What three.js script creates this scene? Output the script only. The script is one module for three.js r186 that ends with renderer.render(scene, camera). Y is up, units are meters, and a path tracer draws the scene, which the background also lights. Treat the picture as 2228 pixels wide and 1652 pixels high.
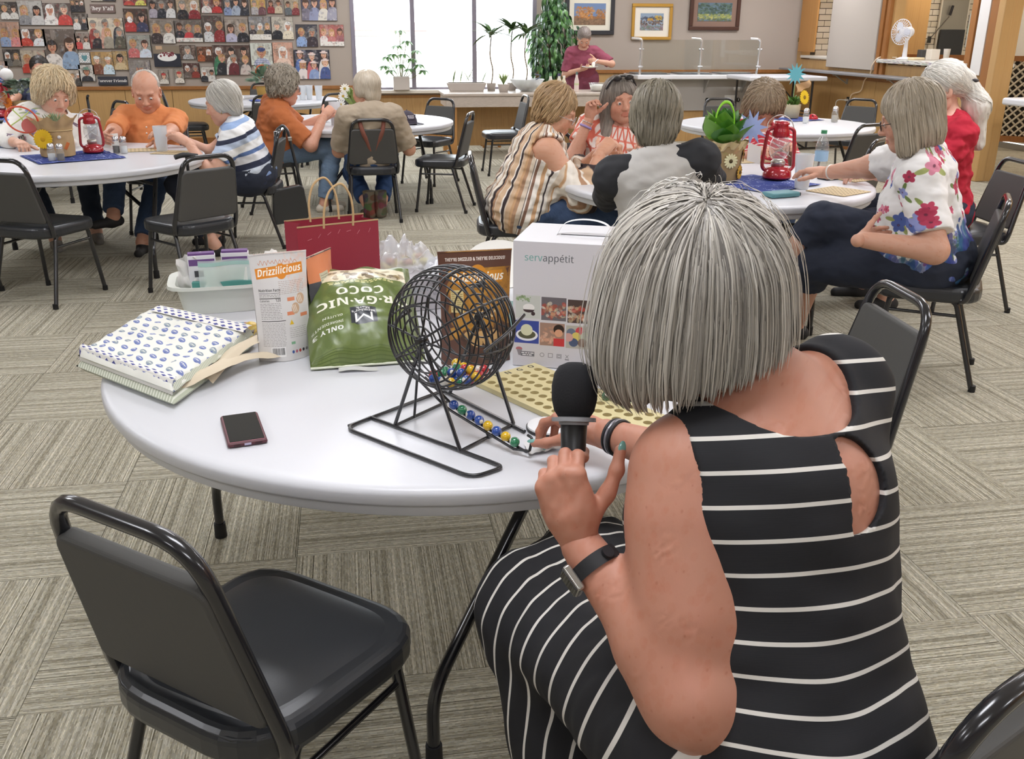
import * as THREE from 'three';
import { RoundedBoxGeometry } from 'three/addons/geometries/RoundedBoxGeometry.js';
import { mergeGeometries } from 'three/addons/utils/BufferGeometryUtils.js';
import { RectAreaLightUniformsLib } from 'three/addons/lights/RectAreaLightUniformsLib.js';
import { createNoise3D } from 'simplex-noise';

// ------------------------------------------------------------------ camera, sky, sun, exposure
const scene = new THREE.Scene();
const camera = new THREE.PerspectiveCamera(44.19, 2228 / 1652, 0.05, 200);
camera.rotation.order = 'YXZ';
camera.position.set(0, 1.57, 0);
camera.rotation.set(THREE.MathUtils.degToRad(-20.5), THREE.MathUtils.degToRad(-9.8), THREE.MathUtils.degToRad(0.3));
const renderer = new THREE.WebGLRenderer({ antialias: true });
renderer.toneMapping = THREE.LinearToneMapping;
renderer.toneMappingExposure = 1.65;
renderer.shadowMap.enabled = true;
RectAreaLightUniformsLib.init();
scene.background = new THREE.Color(0.86, 0.94, 1.0);
scene.backgroundIntensity = 5.0;
const sun = new THREE.DirectionalLight(0xfff4e2, 3);
sun.position.set(-6, 24, 2);
sun.target.position.set(2, 0, -22);
sun.castShadow = true;
Object.assign(sun.shadow.camera, { left: -20, right: 20, top: 20, bottom: -20, near: 1, far: 70 });
sun.shadow.mapSize.set(2048, 2048);
scene.add(sun, sun.target);
const CEIL = 2.95;

// ------------------------------------------------------------------ helpers
const rng = (seed) => () => { seed = (seed + 0x6d2b79f5) | 0; let t = Math.imul(seed ^ (seed >>> 15), 1 | seed); t = (t + Math.imul(t ^ (t >>> 7), 61 | t)) ^ t; return ((t ^ (t >>> 14)) >>> 0) / 4294967296; };
const R = rng(7);
const noise3 = createNoise3D(rng(11));
const V = (x, y, z) => new THREE.Vector3(x, y, z);
const deg = THREE.MathUtils.degToRad;
const clamp = THREE.MathUtils.clamp, lerp = THREE.MathUtils.lerp;
const taken = new Map();
function numbered(name) { const n = taken.get(name) ?? 0; taken.set(name, n + 1); return n ? name + '_' + String(n).padStart(3, '0') : name; }
function merge(list) {
  list = list.flat().filter(Boolean).map((g) => { g = g.index ? g.toNonIndexed() : g.clone(); for (const k of Object.keys(g.attributes)) if (!['position', 'normal', 'uv'].includes(k)) g.deleteAttribute(k); g.clearGroups(); g.morphAttributes = {}; return g; });
  return list.length === 1 ? list[0] : mergeGeometries(list, false);
}
function obj(name, geo, mat, parent = scene) {
  if (Array.isArray(geo)) geo = merge(geo);
  const m = new THREE.Mesh(geo, mat);
  m.name = parent === scene ? numbered(name) : name;
  m.castShadow = m.receiveShadow = true;
  parent.add(m);
  return m;
}
function tag(o, label, category, group, kind) {
  if (label) o.userData.label = label;
  if (category) o.userData.category = category;
  if (group) o.userData.group = group;
  if (kind) o.userData.kind = kind;
  return o;
}
function thing(name, label, category, [x, y, z] = [0, 0, 0], turn = 0, group) {
  const o = new THREE.Group(); o.name = numbered(name); scene.add(o);
  o.position.set(x, y, z); o.rotation.y = turn;
  return tag(o, label, category, group);
}
const struct = (name, geo, mat, label) => tag(obj(name, geo, mat), label, null, null, 'structure');
function dup(root, [x, y, z], turn, label) {
  const r = root.clone(); r.name = numbered(root.name.replace(/_\d{3}$/, '')); r.userData = { ...root.userData };
  scene.add(r); r.position.set(x, y, z); r.rotation.y = turn; if (label) r.userData.label = label;
  return r;
}
const mats = new Map();
function mat(color, roughness = 0.6, metalness = 0, extra = {}) {
  const key = JSON.stringify([color, roughness, metalness, Object.keys(extra).length ? Math.random() : 0]);
  if (!mats.has(key)) {
    const phys = ['clearcoat', 'transmission', 'sheen', 'ior', 'thickness', 'attenuationColor', 'specularIntensity'].some((k) => k in extra);
    mats.set(key, new (phys ? THREE.MeshPhysicalMaterial : THREE.MeshStandardMaterial)({ color, roughness, metalness, ...extra }));
  }
  return mats.get(key);
}
function box(w, h, d, x = 0, y = 0, z = 0, r = 0) {
  const g = r > 0 ? new RoundedBoxGeometry(w, h, d, 2, Math.min(r, w / 2.01, h / 2.01, d / 2.01)) : new THREE.BoxGeometry(w, h, d);
  return g.translate(x, y, z);
}
const span = (x0, x1, y0, y1, z0, z1, r = 0) => box(x1 - x0, y1 - y0, z1 - z0, (x0 + x1) / 2, (y0 + y1) / 2, (z0 + z1) / 2, r);
// a tube through points whose corners are rounded by cr
function bent(points, cr) {
  const path = new THREE.CurvePath(); let at = points[0].clone();
  for (let i = 1; i < points.length; i++) {
    if (i === points.length - 1 || cr <= 0) { path.add(new THREE.LineCurve3(at, points[i])); at = points[i]; continue; }
    const a = points[i].clone().sub(at), b = points[i + 1].clone().sub(points[i]), r = Math.min(cr, a.length() * 0.49, b.length() * 0.49);
    const p = points[i].clone().addScaledVector(a.normalize(), -r), q = points[i].clone().addScaledVector(b.normalize(), r);
    path.add(new THREE.LineCurve3(at, p)); path.add(new THREE.QuadraticBezierCurve3(p, points[i], q)); at = q;
  }
  return path;
}
function tubeOf(list, r, radial = 8) {   // sweep a circle along a dense list of points (rotation-minimising)
  const n = list.length, pos = [], nor = [], uv = [], idx = [];
  let t = list[1].clone().sub(list[0]).normalize(), u = Math.abs(t.y) < 0.9 ? V(0, 1, 0) : V(1, 0, 0); u.sub(t.clone().multiplyScalar(u.dot(t))).normalize();
  let len = 0;
  for (let i = 0; i < n; i++) {
    const tt = list[Math.min(n - 1, i + 1)].clone().sub(list[Math.max(0, i - 1)]).normalize();
    u.sub(tt.clone().multiplyScalar(u.dot(tt))).normalize(); const w = tt.clone().cross(u);
    if (i) len += list[i].distanceTo(list[i - 1]);
    const rr = typeof r === 'function' ? r(i / (n - 1)) : r;
    for (let k = 0; k <= radial; k++) {
      const a = (k / radial) * 2 * Math.PI, d = u.clone().multiplyScalar(Math.cos(a)).addScaledVector(w, Math.sin(a));
      pos.push(list[i].x + d.x * rr, list[i].y + d.y * rr, list[i].z + d.z * rr); nor.push(d.x, d.y, d.z); uv.push(k / radial, len);
    }
  }
  for (let i = 0; i < n - 1; i++) for (let k = 0; k < radial; k++) { const a = i * (radial + 1) + k, b = a + radial + 1; idx.push(a, a + 1, b, b, a + 1, b + 1); }
  for (const end of [0, n - 1]) {
    const c = pos.length / 3, tt = list[end].clone().sub(list[end ? n - 2 : 1]).normalize();
    pos.push(list[end].x, list[end].y, list[end].z); nor.push(tt.x, tt.y, tt.z); uv.push(0.5, len);
    const b0 = pos.length / 3;
    for (let k = 0; k <= radial; k++) { const s = (end * (radial + 1) + k) * 3; pos.push(pos[s], pos[s + 1], pos[s + 2]); nor.push(tt.x, tt.y, tt.z); uv.push(0, 0); }
    for (let k = 0; k < radial; k++) end ? idx.push(c, b0 + k, b0 + k + 1) : idx.push(c, b0 + k + 1, b0 + k);
  }
  const g = new THREE.BufferGeometry();
  g.setAttribute('position', new THREE.Float32BufferAttribute(pos, 3)); g.setAttribute('normal', new THREE.Float32BufferAttribute(nor, 3)); g.setAttribute('uv', new THREE.Float32BufferAttribute(uv, 2)); g.setIndex(idx);
  return g;
}
function tube(points, r, cr = 0, radial = 8) {
  points = points.map((p) => (Array.isArray(p) ? V(...p) : p));
  if (points.length === 2) return tubeOf(points, r, radial);
  const list = [];
  for (const c of bent(points, cr).curves) { const k = c.isLineCurve3 ? 1 : 6; for (let i = list.length ? 1 : 0; i <= k; i++) list.push(c.getPoint(i / k)); }
  return tubeOf(list.filter((p, i) => !i || p.distanceTo(list[i - 1]) > 1e-6), r, radial);
}
function curve(points, r, n = 40, closed = false, radial = 8) {
  const c = new THREE.CatmullRomCurve3(points.map((p) => (Array.isArray(p) ? V(...p) : p)), closed);
  return tubeOf(c.getPoints(n), r, radial);
}
const lathe = (profile, seg = 32) => new THREE.LatheGeometry(profile.map(([x, y]) => new THREE.Vector2(x, y)), seg);
const cyl = (r0, r1, h, x = 0, y = 0, z = 0, seg = 20) => new THREE.CylinderGeometry(r0, r1, h, seg).translate(x, y, z);
const ball = (r, x = 0, y = 0, z = 0, seg = 16) => new THREE.SphereGeometry(r, seg, Math.round(seg * 0.7)).translate(x, y, z);
const ring = (R0, r, rad = 8, seg = 40) => new THREE.TorusGeometry(R0, r, rad, seg);
// textures
function paint(w, h, draw, srgb = true, repeat) {
  const c = document.createElement('canvas'); c.width = w; c.height = h; const g = c.getContext('2d'); draw(g, w, h);
  const t = new THREE.CanvasTexture(c); if (srgb) t.colorSpace = THREE.SRGBColorSpace;
  t.wrapS = t.wrapT = THREE.RepeatWrapping; if (repeat) t.repeat.set(...repeat);
  return t;
}
const rgb = (r, g, b, a = 1) => `rgba(${Math.round(clamp(r, 0, 255))},${Math.round(clamp(g, 0, 255))},${Math.round(clamp(b, 0, 255))},${a})`;
const grain = paint(256, 256, (g, w, h) => {      // fine leather-like / plaster relief
  const q = rng(5), im = g.createImageData(w, h);
  for (let i = 0; i < w * h; i++) { const v = 128 + (q() - 0.5) * 90; im.data.set([v, v, v, 255], i * 4); }
  g.putImageData(im, 0, 0); g.globalAlpha = 0.5; g.filter = 'none'; g.drawImage(g.canvas, 1, 1); g.drawImage(g.canvas, 0, 2);
}, false);
function clothUV(g, s = 1) { return g; }

// ------------------------------------------------------------------ the room
const BACK = -14.5, RIGHT = 7.0, LEFT = -7.5, FRONT = 4.5;
const wallPaint = mat(0xaa9e93, 0.85, 0, { bumpMap: grain, bumpScale: 0.0006 });
const whitePaint = mat(0xe9e7e2, 0.8);
const ceilingTile = mat(0xf2f0ea, 0.9);

// carpet tiles, laid quarter-turned
const carpetTex = paint(1024, 1024, (g, w, h) => {
  const q = rng(21);
  g.fillStyle = 'rgb(168,161,150)'; g.fillRect(0, 0, w, h);
  const lines = 190, lw = w / lines;
  for (let i = 0; i < lines; i++) {
    const band = 0.5 + 0.5 * Math.sin(i * 0.11) * Math.sin(i * 0.037 + 1), base = 122 + 62 * q() + 14 * band;
    const streak = q() < 0.04 ? -62 : q() < 0.04 ? 44 : 0;
    for (let y = 0; y < h;) {
      const L = 6 + q() * 26, v = base + streak + (q() - 0.5) * 44, warm = q() * 10;
      g.fillStyle = rgb(v + 4 + warm, v + warm * 0.6, v - 15 - warm * 0.3);
      g.fillRect(i * lw, y, lw * 0.8 + 0.4, L); y += L;
    }
    g.fillStyle = 'rgba(70,66,60,0.5)'; g.fillRect(i * lw + lw * 0.8, 0, lw * 0.22, h);
  }
});
const carpetMat = new THREE.MeshStandardMaterial({ map: carpetTex, bumpMap: carpetTex, bumpScale: 0.0025, roughness: 0.96 });
const tileS = 0.64, tileGeo = [];
for (let k = 0; k < 4; k++) {
  const g = new THREE.BoxGeometry(tileS - 0.0015, 0.008, tileS - 0.0015).translate(0, -0.004 - 0.0004 * k, 0), uv = g.attributes.uv;
  for (let i = 0; i < uv.count; i++) uv.setXY(i, uv.getX(i) + k * 0.27, uv.getY(i) + k * 0.41);
  tileGeo.push(g);
}
const floor = struct('floor', span(LEFT, RIGHT + 3, -0.16, -0.012, BACK - 0.2, FRONT), mat(0x6d675e, 0.95), 'carpet tile floor in quarter-turned beige and grey stripes');
{
  const cand = [], camF = V(0.17, 0, -0.985);
  for (let i = -11; i < 15; i++) for (let j = -19; j < 8; j++) {
    const x = -0.23 + (i + 0.5) * tileS, z = -2.66 + (j + 0.5) * tileS;
    if (x > RIGHT + 2.6 || x < LEFT + 0.2 || z < BACK + 0.1 || z > FRONT - 0.1) continue;
    const f = x * camF.x + z * camF.z, l = Math.abs(x * 0.985 + z * 0.17);
    const seen = f > 1.0 && l < f * 0.6 + 0.5;
    cand.push({ x, z, turn: (i + j) & 1, k: Math.abs((i * 7 + j * 13 + i * j) % 4), d: seen ? f : 100 + f });
  }
  cand.sort((a, b) => a.d - b.d);
  const rest = [];
  cand.forEach((t, n) => {
    if (n < 290) { const m = obj('carpet_tile', tileGeo[t.k], carpetMat, floor); m.position.set(t.x, 0, t.z); m.rotation.y = t.turn ? Math.PI / 2 : 0; } else rest.push(tileGeo[t.k].clone().rotateY(t.turn ? Math.PI / 2 : 0).translate(t.x, 0, t.z));
  });
  tag(obj('carpet_tiles', rest, carpetMat, floor), null, null, null, 'stuff');
}
struct('ceiling', span(LEFT - 0.2, RIGHT + 3, CEIL, CEIL + 0.15, BACK - 0.2, FRONT + 0.2), ceilingTile, 'white ceiling above the dining hall');
struct('wall_left', span(LEFT - 0.2, LEFT, 0, CEIL, BACK - 0.2, FRONT + 0.2), wallPaint, 'taupe painted side wall of the hall');
struct('wall_front', span(LEFT, RIGHT + 3, 0, CEIL, FRONT, FRONT + 0.2), wallPaint, 'taupe painted wall facing the big window');

// back wall with its window opening
const WX0 = 0.15, WX1 = 2.82, WY0 = 0.74, WY1 = 2.45;
struct('wall_back', [span(LEFT, WX0, 0, CEIL, BACK - 0.2, BACK), span(WX1, RIGHT + 3, 0, CEIL, BACK - 0.2, BACK), span(WX0, WX1, 0, WY0, BACK - 0.2, BACK), span(WX0, WX1, WY1, CEIL, BACK - 0.2, BACK)], wallPaint, 'taupe back wall hung with photographs and paintings');
const woodTex = paint(512, 512, (g, w, h) => {
  const q = rng(31); g.fillStyle = 'rgb(188,150,98)'; g.fillRect(0, 0, w, h);
  for (let i = 0; i < 900; i++) { const x = q() * w, v = (q() - 0.5) * 44; g.strokeStyle = rgb(188 + v, 148 + v * 0.9, 94 + v * 0.7, 0.35); g.lineWidth = 0.6 + q() * 2.4; g.beginPath(); const y0 = q() * h - 100; g.moveTo(x, y0); g.bezierCurveTo(x + (q() - 0.5) * 14, y0 + 90, x + (q() - 0.5) * 14, y0 + 200, x + (q() - 0.5) * 10, y0 + 120 + q() * 400); g.stroke(); }
});
const wood = new THREE.MeshStandardMaterial({ map: woodTex, roughness: 0.42 });
const woodLight = new THREE.MeshStandardMaterial({ map: woodTex, roughness: 0.5, color: 0xf2dcc0 });
const woodDark = new THREE.MeshStandardMaterial({ map: woodTex, roughness: 0.45, color: 0xcfae90 });
function wainscot(name, along, at, from, to, top, dir, label) {   // panels side by side with dark joints behind
  const w = struct(name, along === 'x' ? span(from, to, 0, top, Math.min(at, at + dir * 0.008), Math.max(at, at + dir * 0.008)) : span(Math.min(at, at + dir * 0.008), Math.max(at, at + dir * 0.008), 0, top, from, to), mat(0x4a3018, 0.8), label);
  const n = Math.round((to - from) / 0.61), s = (to - from) / n;
  for (let i = 0; i < n; i++) {
    const a = from + i * s + 0.003, b = from + (i + 1) * s - 0.003, lo = at + dir * 0.008, hi = at + dir * 0.02;
    obj('panel', along === 'x' ? span(a, b, 0.09, top - 0.05, Math.min(lo, hi), Math.max(lo, hi)) : span(Math.min(lo, hi), Math.max(lo, hi), 0.09, top - 0.05, a, b), wood, w);
  }
  const rail = (y0, y1, d, nm, m) => obj(nm, along === 'x' ? span(from, to, y0, y1, Math.min(at, at + dir * d), Math.max(at, at + dir * d), 0.006) : span(Math.min(at, at + dir * d), Math.max(at, at + dir * d), y0, y1, from, to, 0.006), m, w);
  rail(top - 0.05, top, 0.045, 'chair_rail', woodDark); rail(0, 0.09, 0.03, 'skirting_board', woodDark);
  return w;
}
wainscot('trim_1', 'x', BACK, LEFT, WX0 - 0.03, 0.80, 1, 'golden wood wainscot under the wall of photographs');
wainscot('trim_2', 'x', BACK, WX1 + 0.05, RIGHT, 1.01, 1, 'golden wood wainscot behind the serving counter');
{
  const t = struct('trim_3', span(WX0, WX1, 0, 0.66, BACK, BACK + 0.012), woodLight, 'wood panelling below the big window');
  obj('panel', span(WX0, WX1, 0.1, 0.62, BACK + 0.012, BACK + 0.02), wood, t);
}
// window: frame, mullions, three panes, sill
{
  const alu = mat(0x8d8794, 0.4, 0.35), w = struct('window_1', [span(WX0 - 0.02, WX0 + 0.04, WY0, WY1, BACK - 0.06, BACK + 0.02, 0.004), span(WX1 - 0.04, WX1 + 0.02, WY0, WY1, BACK - 0.06, BACK + 0.02, 0.004), span(WX0, WX1, WY1 - 0.05, WY1, BACK - 0.06, BACK + 0.02), span(WX0, WX1, WY0, WY0 + 0.03, BACK - 0.06, BACK + 0.02)], alu, 'wide three-pane window in the back wall, blown out by daylight');
  const pane = new THREE.MeshPhysicalMaterial({ color: 0xffffff, transmission: 1, roughness: 0.02, thickness: 0 });
  const ms = [WX0 + 0.04, 1.015, 1.915, WX1 - 0.04];
  for (const x of [1.015, 1.915]) obj('mullion', span(x - 0.032, x + 0.032, WY0, WY1, BACK - 0.07, BACK + 0.025, 0.004), alu, w);
  for (let i = 0; i < 3; i++) obj('pane', span(ms[i], ms[i + 1], WY0 + 0.03, WY1 - 0.05, BACK - 0.035, BACK - 0.031), pane, w);
  obj('sill', span(WX0 - 0.05, WX1 + 0.05, WY0 - 0.05, WY0, BACK - 0.05, BACK + 0.16, 0.01), mat(0xd8d0c4, 0.5), w);
}
// outside
{
  struct('ground', span(-30, 40, -0.4, -0.2, -70, BACK - 0.3), mat(0xc9c4b8, 0.95), 'bright paved ground outside the window');
  const h = thing('house', 'white clapboard house with a red roof edge outside the window', 'house', [-2, -0.2, -22.5]);
  const clap = mat(0xdfe4e2, 0.8);
  obj('wall', span(-4, 3.9, 0, 1.75, -3, -0.02), mat(0x4f5a58, 0.9), h);
  for (let i = 0; i < 15; i++) obj('clapboard', box(7.9, 0.105, 0.02, -0.05, 0.1 + i * 0.113, 0).rotateX(0), clap, h);
  obj('roof_edge', span(-4.2, 4.0, 1.74, 1.92, -3.2, 0.25, 0.02), mat(0xd09a98, 0.7), h);
  const f = thing('slat_fence', 'pale horizontal slat fence outside the right window pane', 'fence', [3.9, -0.2, -21.5]);
  for (let i = 0; i < 10; i++) obj('slat', box(3.2, 0.09, 0.02, 0, 0.25 + i * 0.115, 0), mat(0xe0d8cc, 0.8), f);
  for (const x of [-1.5, 0, 1.5]) obj('post', box(0.09, 1.45, 0.09, x, 0.72, -0.06), mat(0xd2c8ba, 0.8), f);
}
// ceiling lights
{
  const diff = new THREE.MeshStandardMaterial({ color: 0xffffff, emissive: 0xf8f9ff, emissiveIntensity: 2.2, roughness: 0.6 }), fr = mat(0xdcdcd8, 0.5);
  const root = thing('ceiling_light', 'flush ceiling light panel', 'light', [0, CEIL, 0], 0, 'ceiling light panels in rows');
  obj('frame', [span(-0.64, -0.6, -0.03, 0, -0.34, 0.34), span(0.6, 0.64, -0.03, 0, -0.34, 0.34), span(-0.6, 0.6, -0.03, 0, -0.34, -0.3), span(-0.6, 0.6, -0.03, 0, 0.3, 0.34)], fr, root);
  obj('light_diffuser', span(-0.6, 0.6, -0.02, -0.005, -0.3, 0.3), diff, root);
  let first = true;
  for (const z of [1.6, -1.4, -4.4, -7.4, -10.4, -13.0]) for (const x of [-3.7, 0.0, 3.6, 6.2]) {
    if (first) { root.position.set(x, CEIL, z); first = false; } else dup(root, [x, CEIL, z], 0);
    const l = new THREE.RectAreaLight(0xf8f9ff, 8, 1.2, 0.6); l.position.set(x, CEIL - 0.035, z); l.rotation.x = -Math.PI / 2; scene.add(l);
  }
}

// ------------------------------------------------------------------ chairs and tables
const blackFrame = mat(0x1f1f23, 0.22, 0, { clearcoat: 0.6, clearcoatRoughness: 0.12 });
const vinyl = new THREE.MeshPhysicalMaterial({ color: 0x292b2f, roughness: 0.34, bumpMap: grain, bumpScale: 0.0005, clearcoat: 0.25, clearcoatRoughness: 0.3 });
const backFabric = mat(0x4a4947, 0.62, 0, { bumpMap: grain, bumpScale: 0.0006 });
function slabShape(pts, depth, bevel, cr) {   // extruded polygon with rounded corners
  const s = new THREE.Shape(), n = pts.length;
  for (let i = 0; i < n; i++) {
    const p = new THREE.Vector2(...pts[i]), a = new THREE.Vector2(...pts[(i + n - 1) % n]), b = new THREE.Vector2(...pts[(i + 1) % n]);
    const u = a.sub(p), v = b.sub(p), r = Math.min(cr, u.length() * 0.45, v.length() * 0.45), p0 = p.clone().addScaledVector(u.normalize(), r), p1 = p.clone().addScaledVector(v.normalize(), r);
    if (i) s.lineTo(p0.x, p0.y); else s.moveTo(p0.x, p0.y);
    s.quadraticCurveTo(p.x, p.y, p1.x, p1.y);
  }
  s.closePath();
  return new THREE.ExtrudeGeometry(s, { depth, bevelEnabled: true, bevelSize: bevel, bevelThickness: bevel, bevelSegments: 4, curveSegments: 6 });
}
function makeChair() {   // faces -z, origin on the floor under the seat
  const t = thing('banquet_chair', '', 'chair', [0, 0, 0], 0, 'black vinyl banquet chairs of the hall');
  // seat: bevelled trapezoid, domed top
  const sg = slabShape([[-0.185, -0.20], [0.185, -0.20], [0.215, 0.215], [-0.215, 0.215]], 0.025, 0.022, 0.11); sg.rotateX(-Math.PI / 2);
  const p = sg.attributes.position; // shape y -> -z
  for (let i = 0; i < p.count; i++) { const x = p.getX(i), y = p.getY(i), z = p.getZ(i); if (y > 0.02) { const e = Math.max(Math.abs(x) / 0.22, Math.abs(z) / 0.22); p.setY(i, y + 0.014 * Math.max(0, 1 - e * e)); } }
  sg.computeVertexNormals(); sg.translate(0, 0.425, 0.0);
  const top = new THREE.CircleGeometry(1, 48); // domed cushion top so that the seat is not flat
  const tp = top.attributes.position; const ring2 = [];
  obj('seat', sg, vinyl, t);
  {
    const n = 20, pos = [], idx = [], uv = [];
    const half = (z) => lerp(0.205, 0.180, (z + 0.215) / 0.42);
    for (let j = 0; j <= n; j++) for (let i = 0; i <= n; i++) {
      const a = (i / n) * 2 - 1, b = (j / n) * 2 - 1; // square -> rounded square
      const k = Math.pow(Math.pow(Math.abs(a), 5) + Math.pow(Math.abs(b), 5), 1 / 5), m = Math.max(Math.abs(a), Math.abs(b)) || 1, s = k > 0 ? m / k : 1;
      const z = b * s * 0.212 - 0.005, x = a * s * half(z) * 1.05, r = Math.max(Math.abs(a), Math.abs(b));
      pos.push(x, 0.466 + 0.022 * (1 - r * r * r * r), z); uv.push(x * 4, z * 4);
    }
    for (let j = 0; j < n; j++) for (let i = 0; i < n; i++) { const q = j * (n + 1) + i; idx.push(q, q + n + 1, q + 1, q + 1, q + n + 1, q + n + 2); }
    const g = new THREE.BufferGeometry(); g.setAttribute('position', new THREE.Float32BufferAttribute(pos, 3)); g.setAttribute('uv', new THREE.Float32BufferAttribute(uv, 2)); g.setIndex(idx); g.computeVertexNormals();
    obj('seat_cushion', g, vinyl, t);
    const edge = []; for (let k = 0; k < 60; k++) { const a = (k / 60) * 2 * Math.PI, ca = Math.cos(a), sa = Math.sin(a), s = 1 / Math.pow(Math.pow(Math.abs(ca), 5) + Math.pow(Math.abs(sa), 5), 1 / 5), z = sa * s * 0.216 - 0.003; edge.push(V(ca * s * half(z) * 1.075, 0.463, z)); }
    edge.push(edge[0].clone()); obj('seat_piping', tubeOf(edge, 0.0045, 6), vinyl, t);
  }
  // backrest leans back (towards +z) as it rises
  const lean = 0.24, up = (y, s) => V(s, y, 0.165 + (y - 0.47) * lean);
  const pad = slabShape([[-0.195, 0.0], [0.195, 0.0], [0.168, 0.285], [-0.168, 0.285]], 0.018, 0.009, 0.02); pad.translate(0, 0, -0.009); pad.rotateX(Math.atan(lean)); pad.translate(0, 0.505, 0.168 + 0.035 * lean);
  obj('backrest', pad, backFabric, t);
  const arch = [up(0.43, -0.19).add(V(0.012, 0, -0.07)), up(0.415, -0.205), up(0.47, -0.212), up(0.865, -0.165), up(0.865, 0.165), up(0.47, 0.212), up(0.415, 0.205), up(0.43, 0.19).add(V(-0.012, 0, -0.07))];
  obj('back_frame', tube(arch, 0.0145, 0.085, 8), blackFrame, t);
  for (const s of [-1, 1]) {
    const fz = -0.165, rz = 0.115, xs = s * 0.185;
    obj('leg', tube([[xs, 0.415, (fz + rz) / 2], [xs, 0.415, fz], [xs + s * 0.03, 0.0, fz - 0.05]], 0.0125, 0.035, 8), blackFrame, t);
    obj('leg', tube([[xs, 0.415, (fz + rz) / 2], [xs, 0.415, rz], [xs + s * 0.03, 0.0, rz + 0.13]], 0.0125, 0.035, 8), blackFrame, t);
    obj('stretcher', tube([[xs + s * 0.006, 0.345, fz - 0.008], [xs + s * 0.006, 0.345, rz + 0.022]], 0.008, 0, 6), blackFrame, t);
    for (const z of [fz - 0.05, rz + 0.13]) obj('glide', cyl(0.0155, 0.016, 0.03, xs + s * 0.028, 0.015, z, 12), mat(0x101012, 0.5), t);
  }
  obj('cross_rail', [tube([[-0.185, 0.412, -0.12], [0.185, 0.412, -0.12]], 0.009, 0, 6), tube([[-0.185, 0.412, 0.09], [0.185, 0.412, 0.09]], 0.009, 0, 6)], blackFrame, t);
  return t;
}
const chair0 = makeChair(); let chairUsed = false;
function chair(x, z, a, label) {
  if (!chairUsed) { chairUsed = true; chair0.position.set(x, 0, z); chair0.rotation.y = -deg(a); chair0.userData.label = label; return chair0; }
  return dup(chair0, [x, 0, z], -deg(a), label);
}
const CH = [
  [-0.215, -1.55, 40, 'empty black banquet chair in the near left corner beside the round table'],
  [0.69, -1.04, -25, 'black banquet chair under the woman with the microphone'],
  [1.30, -2.41, -85, 'empty black chair just beyond the shoulder of the woman in stripes'],
  [2.72, -3.96, -56, 'black chair under the woman in the floral tee'],
  [3.62, -5.05, -82, 'black chair under the white-haired woman in red'],
  [1.50, -4.12, 27, 'black chair of the person in the black and white raglan shirt'],
  [0.98, -5.68, 97, 'black chair of the woman in the off-shoulder striped blouse'],
  [1.58, -6.62, 155, 'black chair of the woman in the coral patterned top'],
  [2.80, -6.75, -155, 'black chair of the woman in the red and white swirl top'],
  [4.12, -7.45, -18, 'empty chair with its back turned, near side of the far right round table'],
  [3.50, -6.35, -40, 'empty chair leaning towards the far right table behind the floral tee'],
  [5.45, -9.85, -125, 'empty chair at the far right table by the wall outlet'],
  [4.10, -10.0, 178, 'empty chair behind the far right round table below the serving counter'],
  [0.86, -8.74, -72, 'empty chair turned sideways at the table with the dark cap'],
  [0.86, -10.35, -140, 'empty chair behind the dark cap, below the window plants'],
  [0.20, -8.36, -2, 'black chair under the man with suspenders'],
  [-0.71, -8.93, 74, 'black chair under the woman in the rust tee'],
  [-0.74, -7.45, -84, 'black chair with a handbag hanging from its back'],
  [-0.98, -6.02, -40, 'empty chair with a cane hooked on it, near right of the left table'],
  [-1.86, -6.05, 24, 'empty chair with its back to the camera at the left edge'],
  [-2.52, -6.25, 48, 'black chair cut off by the left edge of the photo'],
  [-2.62, -8.02, 158, 'black chair behind the basket under the blonde woman'],
  [-2.46, -10.3, -128, 'empty chair between the blonde woman and the man in orange'],
  [-1.52, -8.10, -170, 'black chair under the man in the orange shirt'],
  [-1.92, -12.35, 78, 'empty chair standing by the wainscot behind the silver-haired woman'],
  [-0.86, -11.45, -4, 'empty chair at the far table behind the rust tee'],
  [-0.26, -11.72, -38, 'empty chair at the far table right of the woman with glasses'],
  [-1.08, -13.55, 178, 'empty chair behind the far table with the eucalyptus basket'],
  [1.78, -10.95, -92, 'empty chair side-on below the stone counter, its back lit by the window'],
  [2.20, -11.35, -100, 'empty dark chair behind the side-on chair by the stone counter'],
  [2.05, -7.05, -172, 'empty black chair between the coral top and the swirl top'],
];
for (const a of CH) chair(...a);

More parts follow.
